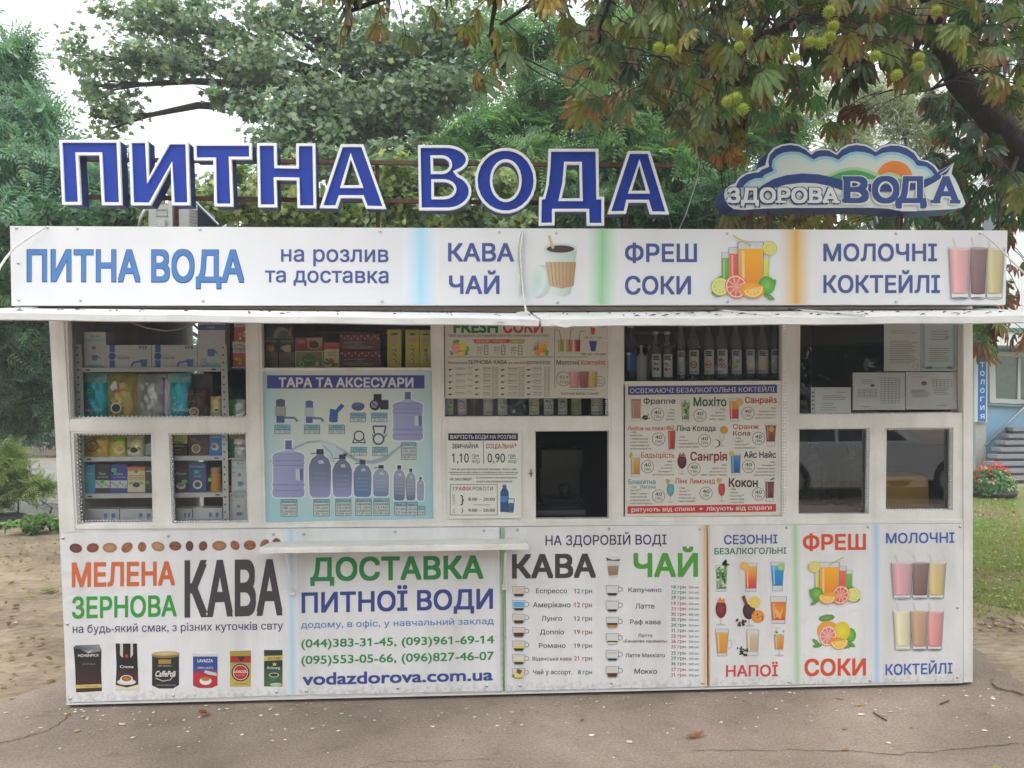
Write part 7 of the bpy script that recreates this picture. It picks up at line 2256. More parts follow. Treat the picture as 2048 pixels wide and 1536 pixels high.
twig([(1880, 1398), (1898, 1391)], "short twig on the asphalt near the kiosk's right foot")

# ============================================================ LEAVES
def build_np(name, V, F_list, Cc, mat, parent=None, smooth=False):
    """V (n,3); F_list: list of (m,k) index arrays; Cc (n,3)"""
    off = base_of(parent) if parent else Vector((0, 0, 0))
    V = V - np.array(off)[None, :]
    me = bpy.data.meshes.new(name)
    me.vertices.add(len(V))
    me.vertices.foreach_set("co", V.astype(np.float32).ravel())
    loops = np.concatenate([f.ravel() for f in F_list]).astype(np.int32)
    tot = np.concatenate([np.full(len(f), f.shape[1], np.int32) for f in F_list])
    st = np.concatenate([[0], np.cumsum(tot)[:-1]]).astype(np.int32)
    me.loops.add(len(loops))
    me.loops.foreach_set("vertex_index", loops)
    me.polygons.add(len(tot))
    me.polygons.foreach_set("loop_start", st)
    me.polygons.foreach_set("loop_total", tot)
    if smooth:
        me.polygons.foreach_set("use_smooth", np.ones(len(tot), bool))
    at = me.color_attributes.new("Col", 'FLOAT_COLOR', 'POINT')
    at.data.foreach_set("color", np.concatenate([np.clip(Cc, 0, 1), np.ones((len(Cc), 1))], 1).astype(np.float32).ravel())
    me.materials.append(mat)
    me.update(calc_edges=True)
    me.validate()
    o = bpy.data.objects.new(name, me)
    COL.objects.link(o)
    if parent:
        o.parent = parent
    return o

def rotmats(nrm, n):
    """random frames whose z axis is nrm (n,3)"""
    z = nrm / np.linalg.norm(nrm, axis=1, keepdims=True)
    a = RNG.normal(size=(n, 3))
    x = a - z * (a * z).sum(1, keepdims=True)
    x /= np.linalg.norm(x, axis=1, keepdims=True)
    y = np.cross(z, x)
    return np.stack([x, y, z], 2)

# leaf templates: verts in their own plane, quads/tris, per-vertex shade
def tpl_oval():
    v = np.array([(0, 0, 0), (.34, .22, .05), (.75, .2, .03), (1, 0, -.08), (.75, -.2, .03), (.34, -.22, .05)], float)
    return v, [np.array([(0, 1, 5)]), np.array([(1, 2, 4, 5)]), np.array([(2, 3, 4)])]
def tpl_maple():
    pts = [(0, 0), (.2, .1), (.18, .42), (.42, .26), (.62, .52), (.66, .2), (1.0, 0), (.66, -.2), (.62, -.52), (.42, -.26), (.18, -.42), (.2, -.1)]
    v = np.array([(x, y, .12 * abs(y) - .1 * x * x) for x, y in pts], float)
    t = [(0, 1, 11), (1, 2, 3), (1, 3, 9), (1, 9, 11), (11, 9, 10), (3, 4, 5), (3, 5, 7), (3, 7, 9), (9, 7, 8), (5, 6, 7)]
    return v, [np.array(t)]
def tpl_pinnate(pairs=7, w=.13, l=.30):
    V, T = [], []
    for k in range(pairs):
        x = .12 + .82 * k / (pairs - 1)
        ll = l * (1 - .45 * k / pairs)
        for s in (-1, 1):
            b = len(V)
            V += [(x, 0, -.25 * x * x), (x + ll * .35, s * ll * .35 + s * w * .2, -.25 * x * x + .01), (x + ll * .45, s * ll * .98, -.25 * x * x - .05), (x - ll * .02, s * ll * .5, -.25 * x * x + .01)]
            T.append((b, b + 1, b + 2, b + 3))
    b = len(V)
    V += [(.95, 0, -.22), (1.08, .05, -.26), (1.22, 0, -.34), (1.08, -.05, -.26)]
    T.append((b, b + 1, b + 2, b + 3))
    b = len(V)
    V += [(0, .008, 0), (1, .006, -.25), (1, -.006, -.25), (0, -.008, 0)]
    T.append((b, b + 1, b + 2, b + 3))
    return np.array(V, float), [np.array(T)]
def tpl_thin():
    v = np.array([(0, 0, 0), (.4, .07, .02), (1, 0, -.15), (.4, -.07, .02)], float)
    return v, [np.array([(0, 1, 2, 3)])]
TPL = {'oval': tpl_oval(), 'maple': tpl_maple(), 'pinnate': tpl_pinnate(), 'thin': tpl_thin()}

def leaves(name, pos, nrm, size, cols, tpl, mat=M_LEAF, parent=None, frames=None):
    v, fs = TPL[tpl]
    n = len(pos)
    Rm = rotmats(nrm, n) if frames is None else frames
    V = np.einsum('nij,kj->nki', Rm, v) * size[:, None, None] + pos[:, None, :]
    k = len(v)
    off = (np.arange(n) * k)[:, None, None]
    F = [(f[None] + off).reshape(-1, f.shape[1]) for f in fs]
    C = np.repeat(cols, k, axis=0)
    return build_np(name, V.reshape(-1, 3), F, C, mat, parent)

def clump_points(px, py, Y, rx, ry, ryd, n, shell=.45):
    c = P(px, py, Y)
    k = 1 / pxm(Y)
    u = RNG.normal(size=(n, 3))
    u /= np.linalg.norm(u, axis=1, keepdims=True)
    r = RNG.uniform(0, 1, n) ** shell
    # broken outline
    a = np.sin(u[:, 0] * 5 + px) * np.cos(u[:, 2] * 6 + py) * .25 + .85
    p = u * (r * a)[:, None] * np.array([rx * k, ryd, ry * k])[None]
    return p + np.array(c)[None], u

def palette(cols, n, jit=.18):
    c = np.array(cols)[RNG.integers(0, len(cols), n)]
    return c * RNG.uniform(1 - jit, 1 + jit, (n, 1))

def tree(name, label, base, clumps, tpl, size, cols, trunk_r, fork=None, group=None, mat=M_LEAF, twigs=True, up=.6, cat="tree", trunkmat=None):
    """clumps: (px, py, Y, rx, ry, depth radius, count). base: world (x, y)"""
    t = thing(name, (base[0], base[1], 0), label, cat, group)
    Ps, Ns, Cs, Ss = [], [], [], []
    for (px, py, Y, rx, ry, rd, n) in clumps:
        # every clump is itself made of sprays
        ns = max(1, n // 45)
        p, u = clump_points(px, py, Y, rx, ry, rd, ns, .6)
        cen = np.repeat(p, 45, axis=0)
        m = len(cen)
        spr = RNG.normal(size=(m, 3)) * np.array([1, 1, .55])[None] * (min(rx, ry) / pxm(Y)) * .26
        pos = cen + spr
        nr = np.repeat(u, 45, axis=0) * .5 + RNG.normal(size=(m, 3)) * .6 + np.array([0, -.15, up])[None]
        tint = np.repeat(RNG.uniform(.75, 1.25, (ns, 1)), 45, axis=0)
        Ps.append(pos); Ns.append(nr); Cs.append(palette(cols, m) * tint); Ss.append(RNG.uniform(.7, 1.25, m) * size)
    pos = np.concatenate(Ps)
    leaves("crown", pos, np.concatenate(Ns), np.concatenate(Ss), np.concatenate(Cs), tpl, mat, t)
    mb = MB()
    f = Vector(fork) if fork else Vector((base[0], base[1], 2.6))
    b = Vector((base[0], base[1], -.05))
    mid = b.lerp(f, .5) + Vector((rnd.uniform(-.1, .1), rnd.uniform(-.1, .1), 0))
    mb.tube([b, b.lerp(mid, .2), mid, f], [trunk_r * 1.35, trunk_r, trunk_r * .9, trunk_r * .75], seg=10)
    for (px, py, Y, rx, ry, rd, n) in clumps:
        e = P(px, py, Y)
        m1 = f.lerp(e, .35) + Vector((rnd.uniform(-.2, .2), rnd.uniform(-.2, .2), .15))
        m2 = f.lerp(e, .7) + Vector((rnd.uniform(-.2, .2), rnd.uniform(-.2, .2), .12))
        r0 = trunk_r * rnd.uniform(.22, .4)
        mb.tube([f, m1, m2, e], [r0, r0 * .75, r0 * .5, r0 * .2], seg=6)
        if twigs:
            k = 1 / pxm(Y)
            for q in range(6):
                d = Vector((rnd.gauss(0, 1) * rx * k, rnd.gauss(0, 1) * rd, rnd.gauss(0, 1) * ry * k)) * .34
                mb.tube([m2.lerp(e, .5), e + d * .5, e + d], [r0 * .22, r0 * .15, r0 * .05], seg=4)
    mb.build("trunk", trunkmat or M_BARK, t, smooth=True)
    return t

GRN = [H(c, 1.75) for c in ('#5a7058', '#6c8068', '#4e6154', '#838f76', '#607262')]
DGR = [H(c, 1.7) for c in ('#33503a', '#3f5c42', '#2a4334', '#4a6a4a')]
LGR = [H(c, 1.35) for c in ('#5a7c56', '#688e5e', '#4c6e4e', '#7a9a66')]
YGR = [H(c, 1.3) for c in ('#7f8f5a', '#93a066', '#6a8050', '#5d7650', '#a3a878')]
PAL = [H(c) for c in ('#a3ad92', '#8f9c80', '#b5bba0', '#7d8c70')]

X = lambda px, Y: P(px, 700, Y).x
# T1 compound-leaved tree on the far left
tree("sumac_tree", "feathery green tree at the left edge behind the kiosk, below open sky", (X(-120, 5.0), 5.0),
     [(15, 150, 4.6, 50, 70, .6, 320), (0, 260, 4.6, 80, 90, .7, 750), (60, 340, 4.6, 80, 60, .7, 650), (-60, 130, 5.0, 90, 120, .8, 600), (120, 310, 4.4, 70, 45, .5, 260),
      (60, 420, 4.6, 120, 70, .7, 1000), (200, 350, 4.4, 70, 30, .4, 260), (110, 210, 4.5, 50, 50, .4, 90), (60, 80, 4.6, 30, 30, .4, 45), (170, 420, 4.6, 110, 50, .6, 700), (-100, 480, 5, 120, 120, .8, 600), (-160, -60, 5, 120, 120, .8, 300)],
     'pinnate', .28, [H(c, 2.0) for c in ('#5a7a68', '#648470', '#526e60', '#749078')], .10)
# T2 the big ivy-clad maple in the middle left
tree("maple_tree", "tall maple with small lobed leaves rising behind the letters left of the roof's middle", (X(770, 7.5), 7.5),
     [(260, 110, 6.6, 100, 60, .7, 650), (350, 125, 6.6, 110, 45, .6, 800), (215, 170, 6.6, 80, 60, .6, 420), (230, 240, 6.6, 60, 50, .6, 270), (170, 110, 6.6, 60, 60, .5, 180), (440, 190, 6.6, 50, 26, .4, 270), (300, 40, 6.8, 120, 50, .6, 600), (420, 60, 6.8, 120, 70, .7, 900), (520, 130, 6.6, 110, 90, .7, 1200), (540, 40, 6.8, 120, 60, .7, 900), (640, 70, 6.8, 110, 80, .8, 1000),
      (600, 230, 6.4, 90, 90, .7, 2000), (560, 290, 6.2, 70, 50, .6, 1000), (700, 230, 6.4, 110, 100, .8, 2300), (760, 110, 6.8, 110, 90, .8, 2000), (680, 330, 6.0, 120, 50, .6, 1600), (820, 220, 6.4, 100, 90, .8, 2200), (870, 80, 6.8, 110, 90, .8, 2100),
      (900, 180, 6.4, 100, 80, .8, 1800), (800, 320, 6.0, 110, 50, .6, 1600), (960, 90, 6.8, 110, 90, .8, 1800), (350, 20, 7, 110, 40, .6, 500), (480, -90, 7, 160, 90, 1, 900), (760, -90, 7, 200, 90, 1.2, 1500), (500, 215, 6.4, 40, 40, .5, 320)],
     'maple', .098, GRN, .26, fork=P(750, 215, 7.5))
# T3 locust
tree("locust_tree", "bright green tree with feathery leaflets behind the letters right of the roof's middle", (X(1230, 5.6), 5.6),
     [(900, 330, 5.2, 100, 50, .6, 500), (1000, 270, 5.2, 110, 60, .6, 700), (1100, 330, 5.0, 110, 60, .6, 800), (1080, 200, 5.4, 110, 70, .7, 700), (1210, 270, 5.0, 110, 80, .7, 800), (1300, 340, 5.0, 110, 70, .7, 800), (1190, 130, 5.6, 120, 80, .8, 700),
      (1320, 210, 5.4, 110, 80, .8, 800), (1430, 300, 5.2, 110, 80, .7, 800), (1400, 400, 5.0, 110, 50, .6, 700), (1180, 400, 5.0, 110, 50, .6, 700), (1060, 90, 5.8, 110, 70, .8, 500), (1450, 150, 5.6, 120, 90, .8, 600), (1560, 260, 5.6, 100, 80, .8, 500), (1300, 60, 5.8, 140, 90, .9, 600), (1540, 380, 5.4, 110, 60, .7, 500)],
     'pinnate', .28, LGR, .14, fork=P(1230, 430, 5.6))
# T4 ivy thicket right behind the roof
def thicket(name, label, clumps, tpl, size, cols, up=.5, cat="shrub", stems=True, mat=M_LEAF, base=None):
    c0 = P(clumps[len(clumps) // 2][0], 700, clumps[0][2])
    b = base or (c0.x, c0.y)
    low = clumps[0][1] > 600
    return tree(name, label, b, clumps, tpl, size, cols, .014 if low else .05, fork=(b[0], b[1], .3 if low else 1.2), cat=cat, up=up, mat=mat)
thicket("ivy_shrub", "dull green ivy shrub behind the left part of the roof letters", [(330, 430, 3.6, 60, 40, .4, 500), (420, 410, 3.6, 70, 60, .4, 900), (520, 420, 3.6, 80, 50, .4, 1000), (610, 400, 3.6, 80, 60, .4, 1000), (560, 345, 3.8, 70, 50, .4, 700), (460, 350, 3.9, 40, 40, .4, 300)], 'maple', .085, YGR)
thicket("ivy_shrub", "yellowish ivy shrub behind the middle gap between the two words of roof letters", [(700, 420, 3.6, 80, 50, .4, 1000), (790, 370, 3.6, 70, 70, .4, 1100), (790, 430, 3.6, 80, 40, .4, 900), (900, 430, 3.6, 80, 40, .4, 900), (880, 380, 3.7, 60, 40, .4, 500), (980, 370, 3.7, 70, 60, .4, 700), (1010, 440, 3.6, 80, 40, .4, 700)], 'maple', .085, YGR + GRN[:2])
thicket("dark_shrub", "dark green shrub behind the roof under the letters Д and А", [(1110, 430, 3.6, 80, 40, .4, 700), (1220, 420, 3.8, 80, 50, .4, 500), (1330, 430, 3.8, 80, 45, .4, 700), (1440, 420, 3.8, 80, 60, .4, 800)], 'pinnate', .2, DGR)
thicket("dark_shrub", "dark blue green shrub behind the roof's left end", [(60, 470, 3.8, 90, 60, .5, 900), (160, 440, 3.8, 90, 50, .5, 900), (250, 430, 3.8, 80, 45, .5, 800), (30, 560, 3.8, 70, 70, .5, 700)], 'oval', .10, DGR)
# T5 the dark mass to the left of the kiosk
thicket("dark_tree", "dark leafy tree behind the kiosk's left edge, under the awning end", [(60, 640, 7.5, 110, 80, .8, 1700), (20, 740, 7.5, 110, 90, .8, 1700), (100, 760, 7.8, 70, 90, .8, 1200), (-80, 700, 7.5, 120, 140, 1, 1200), (60, 560, 7.5, 120, 70, .8, 1200), (70, 830, 8.2, 60, 40, .6, 600), (150, 700, 8, 60, 120, .8, 500)], 'pinnate', .30, DGR + GRN[:1], cat="tree", base=(X(-40, 8), 8.0))
thicket("yellow_green_shrub", "yellow green leafy shrub left of the kiosk beside the path", [(5, 925, 6.5, 32, 40, .35, 540), (-40, 950, 6.5, 60, 70, .5, 700), (38, 968, 6.5, 28, 28, .3, 270), (0, 985, 6.6, 36, 26, .3, 300), (84, 962, 6.5, 20, 14, .2, 90)], 'pinnate', .18, [H(c, 1.35) for c in ('#6f8a4a', '#8aa05a', '#5a7644', '#9aab62')])
thicket("ground_ivy", "low ivy plants spreading over the earth by the tyre", [(70, 1035, 5.9, 40, 14, .35, 420), (105, 1038, 5.8, 30, 14, .3, 360), (62, 1056, 5.6, 14, 9, .15, 90)], 'oval', .085, [H(c) for c in ('#6f9450', '#5a7f48', '#86a55e')], up=1.2, cat="plant")
thicket("dark_shrub", "dark hedge-like shrub growing behind the low garden fence", [(20, 850, 19, 60, 34, .8, 700), (110, 855, 19, 60, 32, .8, 800), (170, 850, 19, 50, 34, .8, 600)], 'oval', .22, DGR)
# far tree belt that closes the view behind everything
for i, (a, lab) in enumerate((((-300, 150), "distant tree belt, leftmost part behind the low fence"), ((150, 760), "distant dark trees behind the maple"), ((760, 1400), "distant dark trees behind the locust"), ((1400, 1900), "distant dark trees behind the logo sign"), ((-1500, -300), "distant tree belt well to the left of the low fence"), ((2350, 3400), "distant tree belt right of the blue building"))):
    cl = []
    x = a[0]
    while x < a[1]:
        cl += [(x, 560 + 40 * math.sin(x), 21, 110, 130, 1.6, 500), (x + 50, 760, 21, 110, 110, 1.5, 500), (x + 20, 400 if i else 470, 22, 110, 100, 1.6, 380)]
        x += 120
    tree("distant_tree", lab, (X((a[0] + a[1]) / 2, 22), 22.5), cl, 'oval', .34, DGR + GRN[:2], .2, fork=(X((a[0] + a[1]) / 2, 22), 22.5, 3.0), group="distant trees", twigs=False)
# pale willow on the right
tree("willow_tree", "pale grey green willow seen above the logo sign, beyond the chestnut", (X(1800, 9.5), 9.5),
     [(1720, 190, 9, 80, 60, .8, 1500), (1800, 220, 9, 90, 70, .8, 1900), (1700, 270, 9, 70, 50, .7, 1000), (1860, 260, 9, 60, 70, .7, 1000), (1640, 210, 9, 60, 60, .7, 700), (1900, 420, 9, 90, 50, .8, 500)],
     'thin', .2, PAL, .15, up=-.2)

# ============================================================ THE CHESTNUT
def tpl_chestnut():
    V, F, U = [], [], []          # U: (along, across, leaflet)
    rows = 9
    for a, l in ((0, 1.0), (27, .95), (-27, .95), (56, .78), (-56, .78), (92, .5), (-92, .5)):
        ca, sa = math.cos(R(a)), math.sin(R(a))
        b = len(V)
        for i in range(rows + 1):
            t = i / rows
            w_ = .150 * l * (math.sin(math.pi * min(1.0, t ** 1.55)) ** .85 if t < 1 else 0) + .006
            zz = -.30 * l * t * t + .02 * (1 if i % 2 else -1) * (1 - t)
            for s in (-1, 0, 1):
                x, y = l * t, s * w_
                V.append((x * ca - y * sa, x * sa + y * ca, zz + (.09 * l * math.sin(math.pi * t) if s else 0)))
                U.append((t, abs(s), i % 2))
        for i in range(rows):
            for s in range(2):
                q = b + i * 3 + s
                F.append((q, q + 3, q + 4, q + 1))
    return np.array(V), np.array(F), np.array(U, float)
CV, CF, CU_ = tpl_chestnut()
def chestnut_leaves(name, pos, frames, size, base, rustp, parent):
    n = len(pos)
    k = len(CV)
    V = np.einsum('nij,kj->nki', frames, CV) * size[:, None, None]
    # each leaf droops and curls differently
    V += pos[:, None, :]
    V[:, :, 2] -= (CU_[None, :, 0] ** 2) * size[:, None] * RNG.uniform(.0, .35, (n, 1))
    V += RNG.normal(size=V.shape) * size[:, None, None] * .012
    F = (CF[None] + (np.arange(n) * k)[:, None, None]).reshape(-1, 4)
    rust = np.array([H('#7f4a33'), H('#6f432f'), H('#94583a'), H('#8a6044')])[RNG.integers(0, 4, n)]
    t, e, alt = CU_[:, 0][None], CU_[:, 1][None], CU_[:, 2][None]
    leaflet = np.repeat(np.arange(7), 30)[None]
    rr = RNG.uniform(-.25, .3, (n, 7))
    m = t ** 1.6 * .75 + e * .22 + np.take_along_axis(rr, np.broadcast_to(leaflet, (n, k)), 1) + rustp[:, None] - .74
    m = np.clip(m * 5 + RNG.normal(size=(n, k)) * .25, 0, 1)[:, :, None]
    g = base[:, None, :] * (1 - .22 * alt * e + .12 * (e == 0))[:, :, None]
    C = g * (1 - m) + rust[:, None, :] * m
    return build_np(name, V.reshape(-1, 3), [F], C.reshape(-1, 3), M_LEAF_CH, parent)

CB = Vector((6.6, 2.6, 0))
chest = thing("chestnut_tree", CB, "horse chestnut with browning leaves and spiky green fruits hanging over the kiosk's right half", "tree")
mb = MB()
limb0 = P(2110, 380, 1.2)
mb.tube([CB + Vector((0, 0, -.1)), CB + Vector((0, 0, .4)), CB + Vector((-.1, -.1, 1.2)), P(2330, 560, 2.0), limb0], [.36, .29, .26, .24, .21], seg=12)
mb.tube([limb0, P(2040, 290, 1.1), P(1975, 215, 1.0), P(1915, 150, .8), P(1880, 80, .6), P(1850, -40, .2)], [.15, .122, .10, .085, .07, .055], seg=10)
mb.tube([P(2330, 560, 2.0), P(2280, 300, 1.6), P(2200, 60, 1.2), P(2100, -250, .8)], [.2, .16, .13, .1], seg=9)
boughs = [[P(1850, -40, .2), P(1700, -70, -.3), P(1500, -60, -.7), P(1250, -90, -.9), P(1000, -70, -1.0), P(800, -30, -1.0), P(700, 10, -1.0)],
          [P(1880, 80, .6), P(1780, 40, .1), P(1650, 20, -.3), P(1520, 60, -.5), P(1440, 140, -.4)],
          [P(1915, 150, .8), P(1860, 170, .3), P(1800, 180, -.2)],
          [P(1850, -40, .2), P(1600, -160, .4), P(1350, -120, .6), P(1150, -60, .4), P(1000, 40, .3)],
          [P(1250, -90, -.9), P(1200, 40, -.7), P(1190, 160, -.6)],
          [P(1000, -70, -1.0), P(980, 60, -.9), P(1000, 130, -.9)],
          [P(2040, 290, 1.1), P(2000, 400, .7), P(1990, 560, .5), P(1990, 660, .5)],
          [P(1640, -100, .3), P(1480, 60, 1.0), P(1420, 220, 1.3)]]
for b_ in boughs:
    n_ = len(b_)
    r_ = .045 if b_[0].x > 2.0 and len(b_) > 4 and b_[-1].z > 3 else .014
    mb.tube(b_, [r_ * (1 - .8 * i / (n_ - 1)) for i in range(n_)], seg=6)
bough_pts = [a.lerp(b, q / 8) for b_ in boughs for a, b in zip(b_, b_[1:]) for q in range(8)]
BPA = np.array([tuple(p) for p in bough_pts])

ylow = lambda x: np.interp(x, [650, 690, 760, 830, 860, 900, 930, 960, 1000, 1050, 1090, 1130, 1160, 1200, 1260, 1320, 1370, 1400, 1440, 1480, 1520, 1560, 1620, 1660, 1700, 1740, 1780, 1820, 1870, 1930, 1960, 2000, 2060],
                                [20, 115, 150, 120, 80, 40, 140, 215, 190, 130, 60, 110, 265, 285, 260, 230, 330, 350, 300, 320, 250, 150, 130, 200, 240, 150, 190, 235, 200, 210, 300, 420, 440])
def anchors(n, x0, x1, Y0, Y1, top=-240, rat=1.0, tail=62):
    out = []
    while len(out) < n:
        x = rnd.uniform(x0, x1)
        hi = float(ylow(x)) - tail
        if hi < top: continue
        y = rnd.uniform(top, hi)
        Y = rnd.uniform(Y0, Y1)
        out.append((x, y, Y))
    return out
def frames_for(n, lean=.5):
    """leaf lying in a plane whose x axis (middle leaflet) hangs down and outwards"""
    ang = RNG.uniform(0, 2 * np.pi, n)
    dn = RNG.uniform(.35, 1.3, n)
    x = np.stack([np.cos(ang) * .7, np.sin(ang) * .6 - .15, -dn], 1)
    x /= np.linalg.norm(x, axis=1, keepdims=True)
    up = np.stack([RNG.normal(size=n) * .45, RNG.normal(size=n) * .45 - .5, np.ones(n) * .9], 1)
    z = up - x * (up * x).sum(1, keepdims=True)
    z /= np.linalg.norm(z, axis=1, keepdims=True)
    y = np.cross(z, x)
    return np.stack([x, y, z], 2)
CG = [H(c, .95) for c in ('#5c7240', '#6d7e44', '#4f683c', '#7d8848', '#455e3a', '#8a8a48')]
CY_ = [H(c, .85) for c in ('#8a9440', '#a39a3c', '#7a8a40', '#b08a38')]
sets = [([(rnd.uniform(560, 2400), rnd.uniform(-1100, -250), rnd.uniform(-1.3, 2.0)) for _ in range(420)], CG, .1, (.14, .18)),  # unseen leaves overhead, added to block sky light
        ([(rnd.uniform(1200, 2900), rnd.uniform(-1900, -300), rnd.uniform(-3.0, .5)) for _ in range(430)], CG, .1, (.15, .19)),  # unseen canopy towards the camera, added to darken the kiosk's right side
        (anchors(84, 660, 1110, -1.15, -.6), CG + CY_[:2], .12, (.09, .122)),
        (anchors(160, 1110, 1400, -1.1, .3), CG, .0, (.09, .122)),
        (anchors(430, 1380, 2080, -1.2, .5), CG, .02, (.085, .122)),
        (anchors(200, 1180, 2080, .3, 1.2, tail=50), CG + CY_[:1], -.05, (.10, .14)),
        (anchors(420, 1250, 2060, .6, 1.7, tail=66), [tuple(v * .62 for v in c) for c in CG], -.1, (.14, .18)),  # deeper layer in darkened leaf colours, painting the shade inside the canopy
        ([(rnd.uniform(1385, 1490), rnd.uniform(90, 300), rnd.uniform(.9, 1.6)) for _ in range(75)], CY_, .12, (.10, .13)),
        ([(rnd.uniform(1500, 1640), rnd.uniform(120, 260), rnd.uniform(.8, 1.5)) for _ in range(22)], LGR, .05, (.12, .16)),
        ([(rnd.uniform(1640, 1760), rnd.uniform(200, 265), rnd.uniform(.6, 1.2)) for _ in range(9)], CG, .4, (.11, .14)),
        ([(rnd.uniform(1860, 2110), rnd.uniform(170, 440), rnd.uniform(1.5, 2.6)) for _ in range(240)], DGR, .05, (.12, .17)),  # lower crown in darker greens that paint in its backlit shade
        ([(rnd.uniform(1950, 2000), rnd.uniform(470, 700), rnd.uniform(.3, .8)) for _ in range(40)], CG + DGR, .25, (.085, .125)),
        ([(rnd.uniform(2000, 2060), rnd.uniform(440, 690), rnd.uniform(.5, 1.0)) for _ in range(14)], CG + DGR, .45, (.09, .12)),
        ([(rnd.uniform(1440, 1720), rnd.uniform(400, 455), rnd.uniform(1.2, 2.4)) for _ in range(60)], CG + CY_[:1], .2, (.10, .14)),
        ([(rnd.uniform(1720, 1960), rnd.uniform(395, 455), rnd.uniform(1.2, 2.6)) for _ in range(26)], CG + DGR, .1, (.10, .14))]
POS, BASE, RUST, SZ = [], [], [], []
LIMB = [(2110, 380), (2040, 290), (1975, 215), (1915, 150), (1880, 80), (1850, -40)]
def near_limb(x, y):
    d = 1e9
    for (x0, y0), (x1, y1) in zip(LIMB, LIMB[1:]):
        t = max(0, min(1, ((x - x0) * (x1 - x0) + (y - y0) * (y1 - y0)) / ((x1 - x0) ** 2 + (y1 - y0) ** 2)))
        d = min(d, math.hypot(x - x0 - t * (x1 - x0), y + 22 - y0 - t * (y1 - y0)))
    return d
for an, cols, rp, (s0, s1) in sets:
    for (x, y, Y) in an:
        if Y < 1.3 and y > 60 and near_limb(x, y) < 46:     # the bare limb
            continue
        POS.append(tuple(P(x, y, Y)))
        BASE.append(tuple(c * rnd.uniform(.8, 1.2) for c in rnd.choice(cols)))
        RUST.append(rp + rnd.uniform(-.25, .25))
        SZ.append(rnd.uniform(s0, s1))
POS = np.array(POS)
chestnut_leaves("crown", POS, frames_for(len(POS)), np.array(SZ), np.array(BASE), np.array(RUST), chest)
# leaf stalks to the nearest bough
for i, p in enumerate(POS):
    d = np.linalg.norm(BPA - p[None], axis=1)
    j = int(np.argmin(d))
    q = BPA[j]
    a = Vector(p)
    e = a + (Vector(q) - a) * min(1.0, .22 / max(.05, d[j])) + Vector((0, 0, .05))
    mb.tube([a, a.lerp(e, .5) + Vector((0, 0, .02)), e], [.0022, .0026, .003], seg=4, cap=False)
    if i % 3 == 0 and d[j] < .55:
        mb.tube([e, e.lerp(Vector(q), .5) + Vector((0, 0, .05)), Vector(q)], [.003, .006, .01], seg=4, cap=False)
mb.build("trunk", M_BARK, chest, smooth=True)
# fruits
def burr_mesh():
    mb = MB()
    r = .024
    mb.sphere((0, 0, 0), r, H('#98a83a', 1.0), 12, 8)
    g = random.Random(3)
    for i in range(70):
        z = 1 - 2 * (i + .5) / 70
        a = i * 2.39996
        d = Vector((math.sqrt(1 - z * z) * math.cos(a), math.sqrt(1 - z * z) * math.sin(a), z))
        o = d.orthogonal().normalized() * .0026
        o2 = d.cross(o)
        b = d * r * .96
        mb.add([b + o, b - o * .5 + o2 * .8, b - o * .5 - o2 * .8, d * (r * 1.42)], [(0, 1, 3), (1, 2, 3), (2, 0, 3)], H('#aeb848', 1.1))
    return mb
first = None
for (x, y, Y) in [(1657, 10, -1.28), (1666, 39, -1.28), (1660, 60, -1.28), (1641, 73, -1.28), (1619, 70, -1.28), (1471, 183, -1.28), (1455, 189, -1.28), (1485, 204, -1.28), (1793, 137, -1.28), (1838, 118, -1.28), (1837, 102, -1.28), (1589, 102, -1.28), (1478, 79, -1.28), (1750, 99, -1.28), (1495, 51, -1.28), (1873, 8, -1.28), (1317, 82, -1.28), (1340, 86, -1.28)]:
    p = P(x, y, Y) - CB
    if first is None:
        first = burr_mesh().build("spiky_fruit", M_LEAF_CH, None, smooth=False)
        o = first
    else:
        o = first.copy(); COL.objects.link(o)
    o.parent = chest
    o.location = p
    o.rotation_euler = (rnd.uniform(0, 3), rnd.uniform(0, 3), 0)
    o.scale = (rnd.uniform(.72, .98),) * 3
o = first.copy(); COL.objects.link(o)
o.parent = None
o.name = "fallen_burr"
o.location = PG(1995, 1530, .024)
o.scale = (.8, .8, .8)
tag(o, "yellow green chestnut burr lying on the asphalt at the lower right", "burr")

# ============================================================ ROOF: AC UNIT
YA = .45
ac = thing("air_conditioner", (P(345, 500, YA).x, YA, 2.52), "pale grey air conditioner outdoor unit on the roof behind the letters", "air conditioner")
ACG = H('#b9bab6'); 
mb = MB()
mb.plate([(297, 409), (395, 409), (395, 520), (297, 520)], [], YA, YA + .32, ACG)
mb.build("casing", M_PLASTIC, ac)
mb = MB()
mb.plate([(312, 418), (335, 418), (335, 432), (312, 432)], [inset([(312, 418), (335, 418), (335, 432), (312, 432)], 1.5)], YA - .004, YA - .001, H('#a9aaa6'))
mb.plate([(336, 404), (344, 401), (347, 520), (338, 520)], [], YA - .012, YA - .001, H('#c6c6c2'))
mb.plate([(347, 409), (353, 409), (353, 520), (347, 520)], [], YA - .010, YA - .001, H('#55504d'))
mb.build("front_panel", M_PLASTIC, ac)
mb = MB()
for k in range(7):
    mb.plate([(378, 418 + 6 * k), (394, 421 + 6 * k), (394, 423 + 6 * k), (378, 420 + 6 * k)], [], YA - .005, YA - .001, H('#9a9b98'))
mb.build("grille", M_PLASTIC, ac)
q = P(322, 446, YA - .03)
MB().box((q.x - .016, YA - .035, q.z - .02), (q.x + .02, YA - .002, q.z + .02), H('#d0d0cc')).build("valve_cover", M_PLASTIC, ac)
t = thing("roof_brace", P(410, 470, .4), "dark sloping metal brace beside the air conditioner on the roof", "brace")
MB().plate([(395, 408), (398, 410), (432, 448), (436, 470), (395, 470)], [], .42, .44, H('#4a5058')).build("sheet", M_METAL, t)
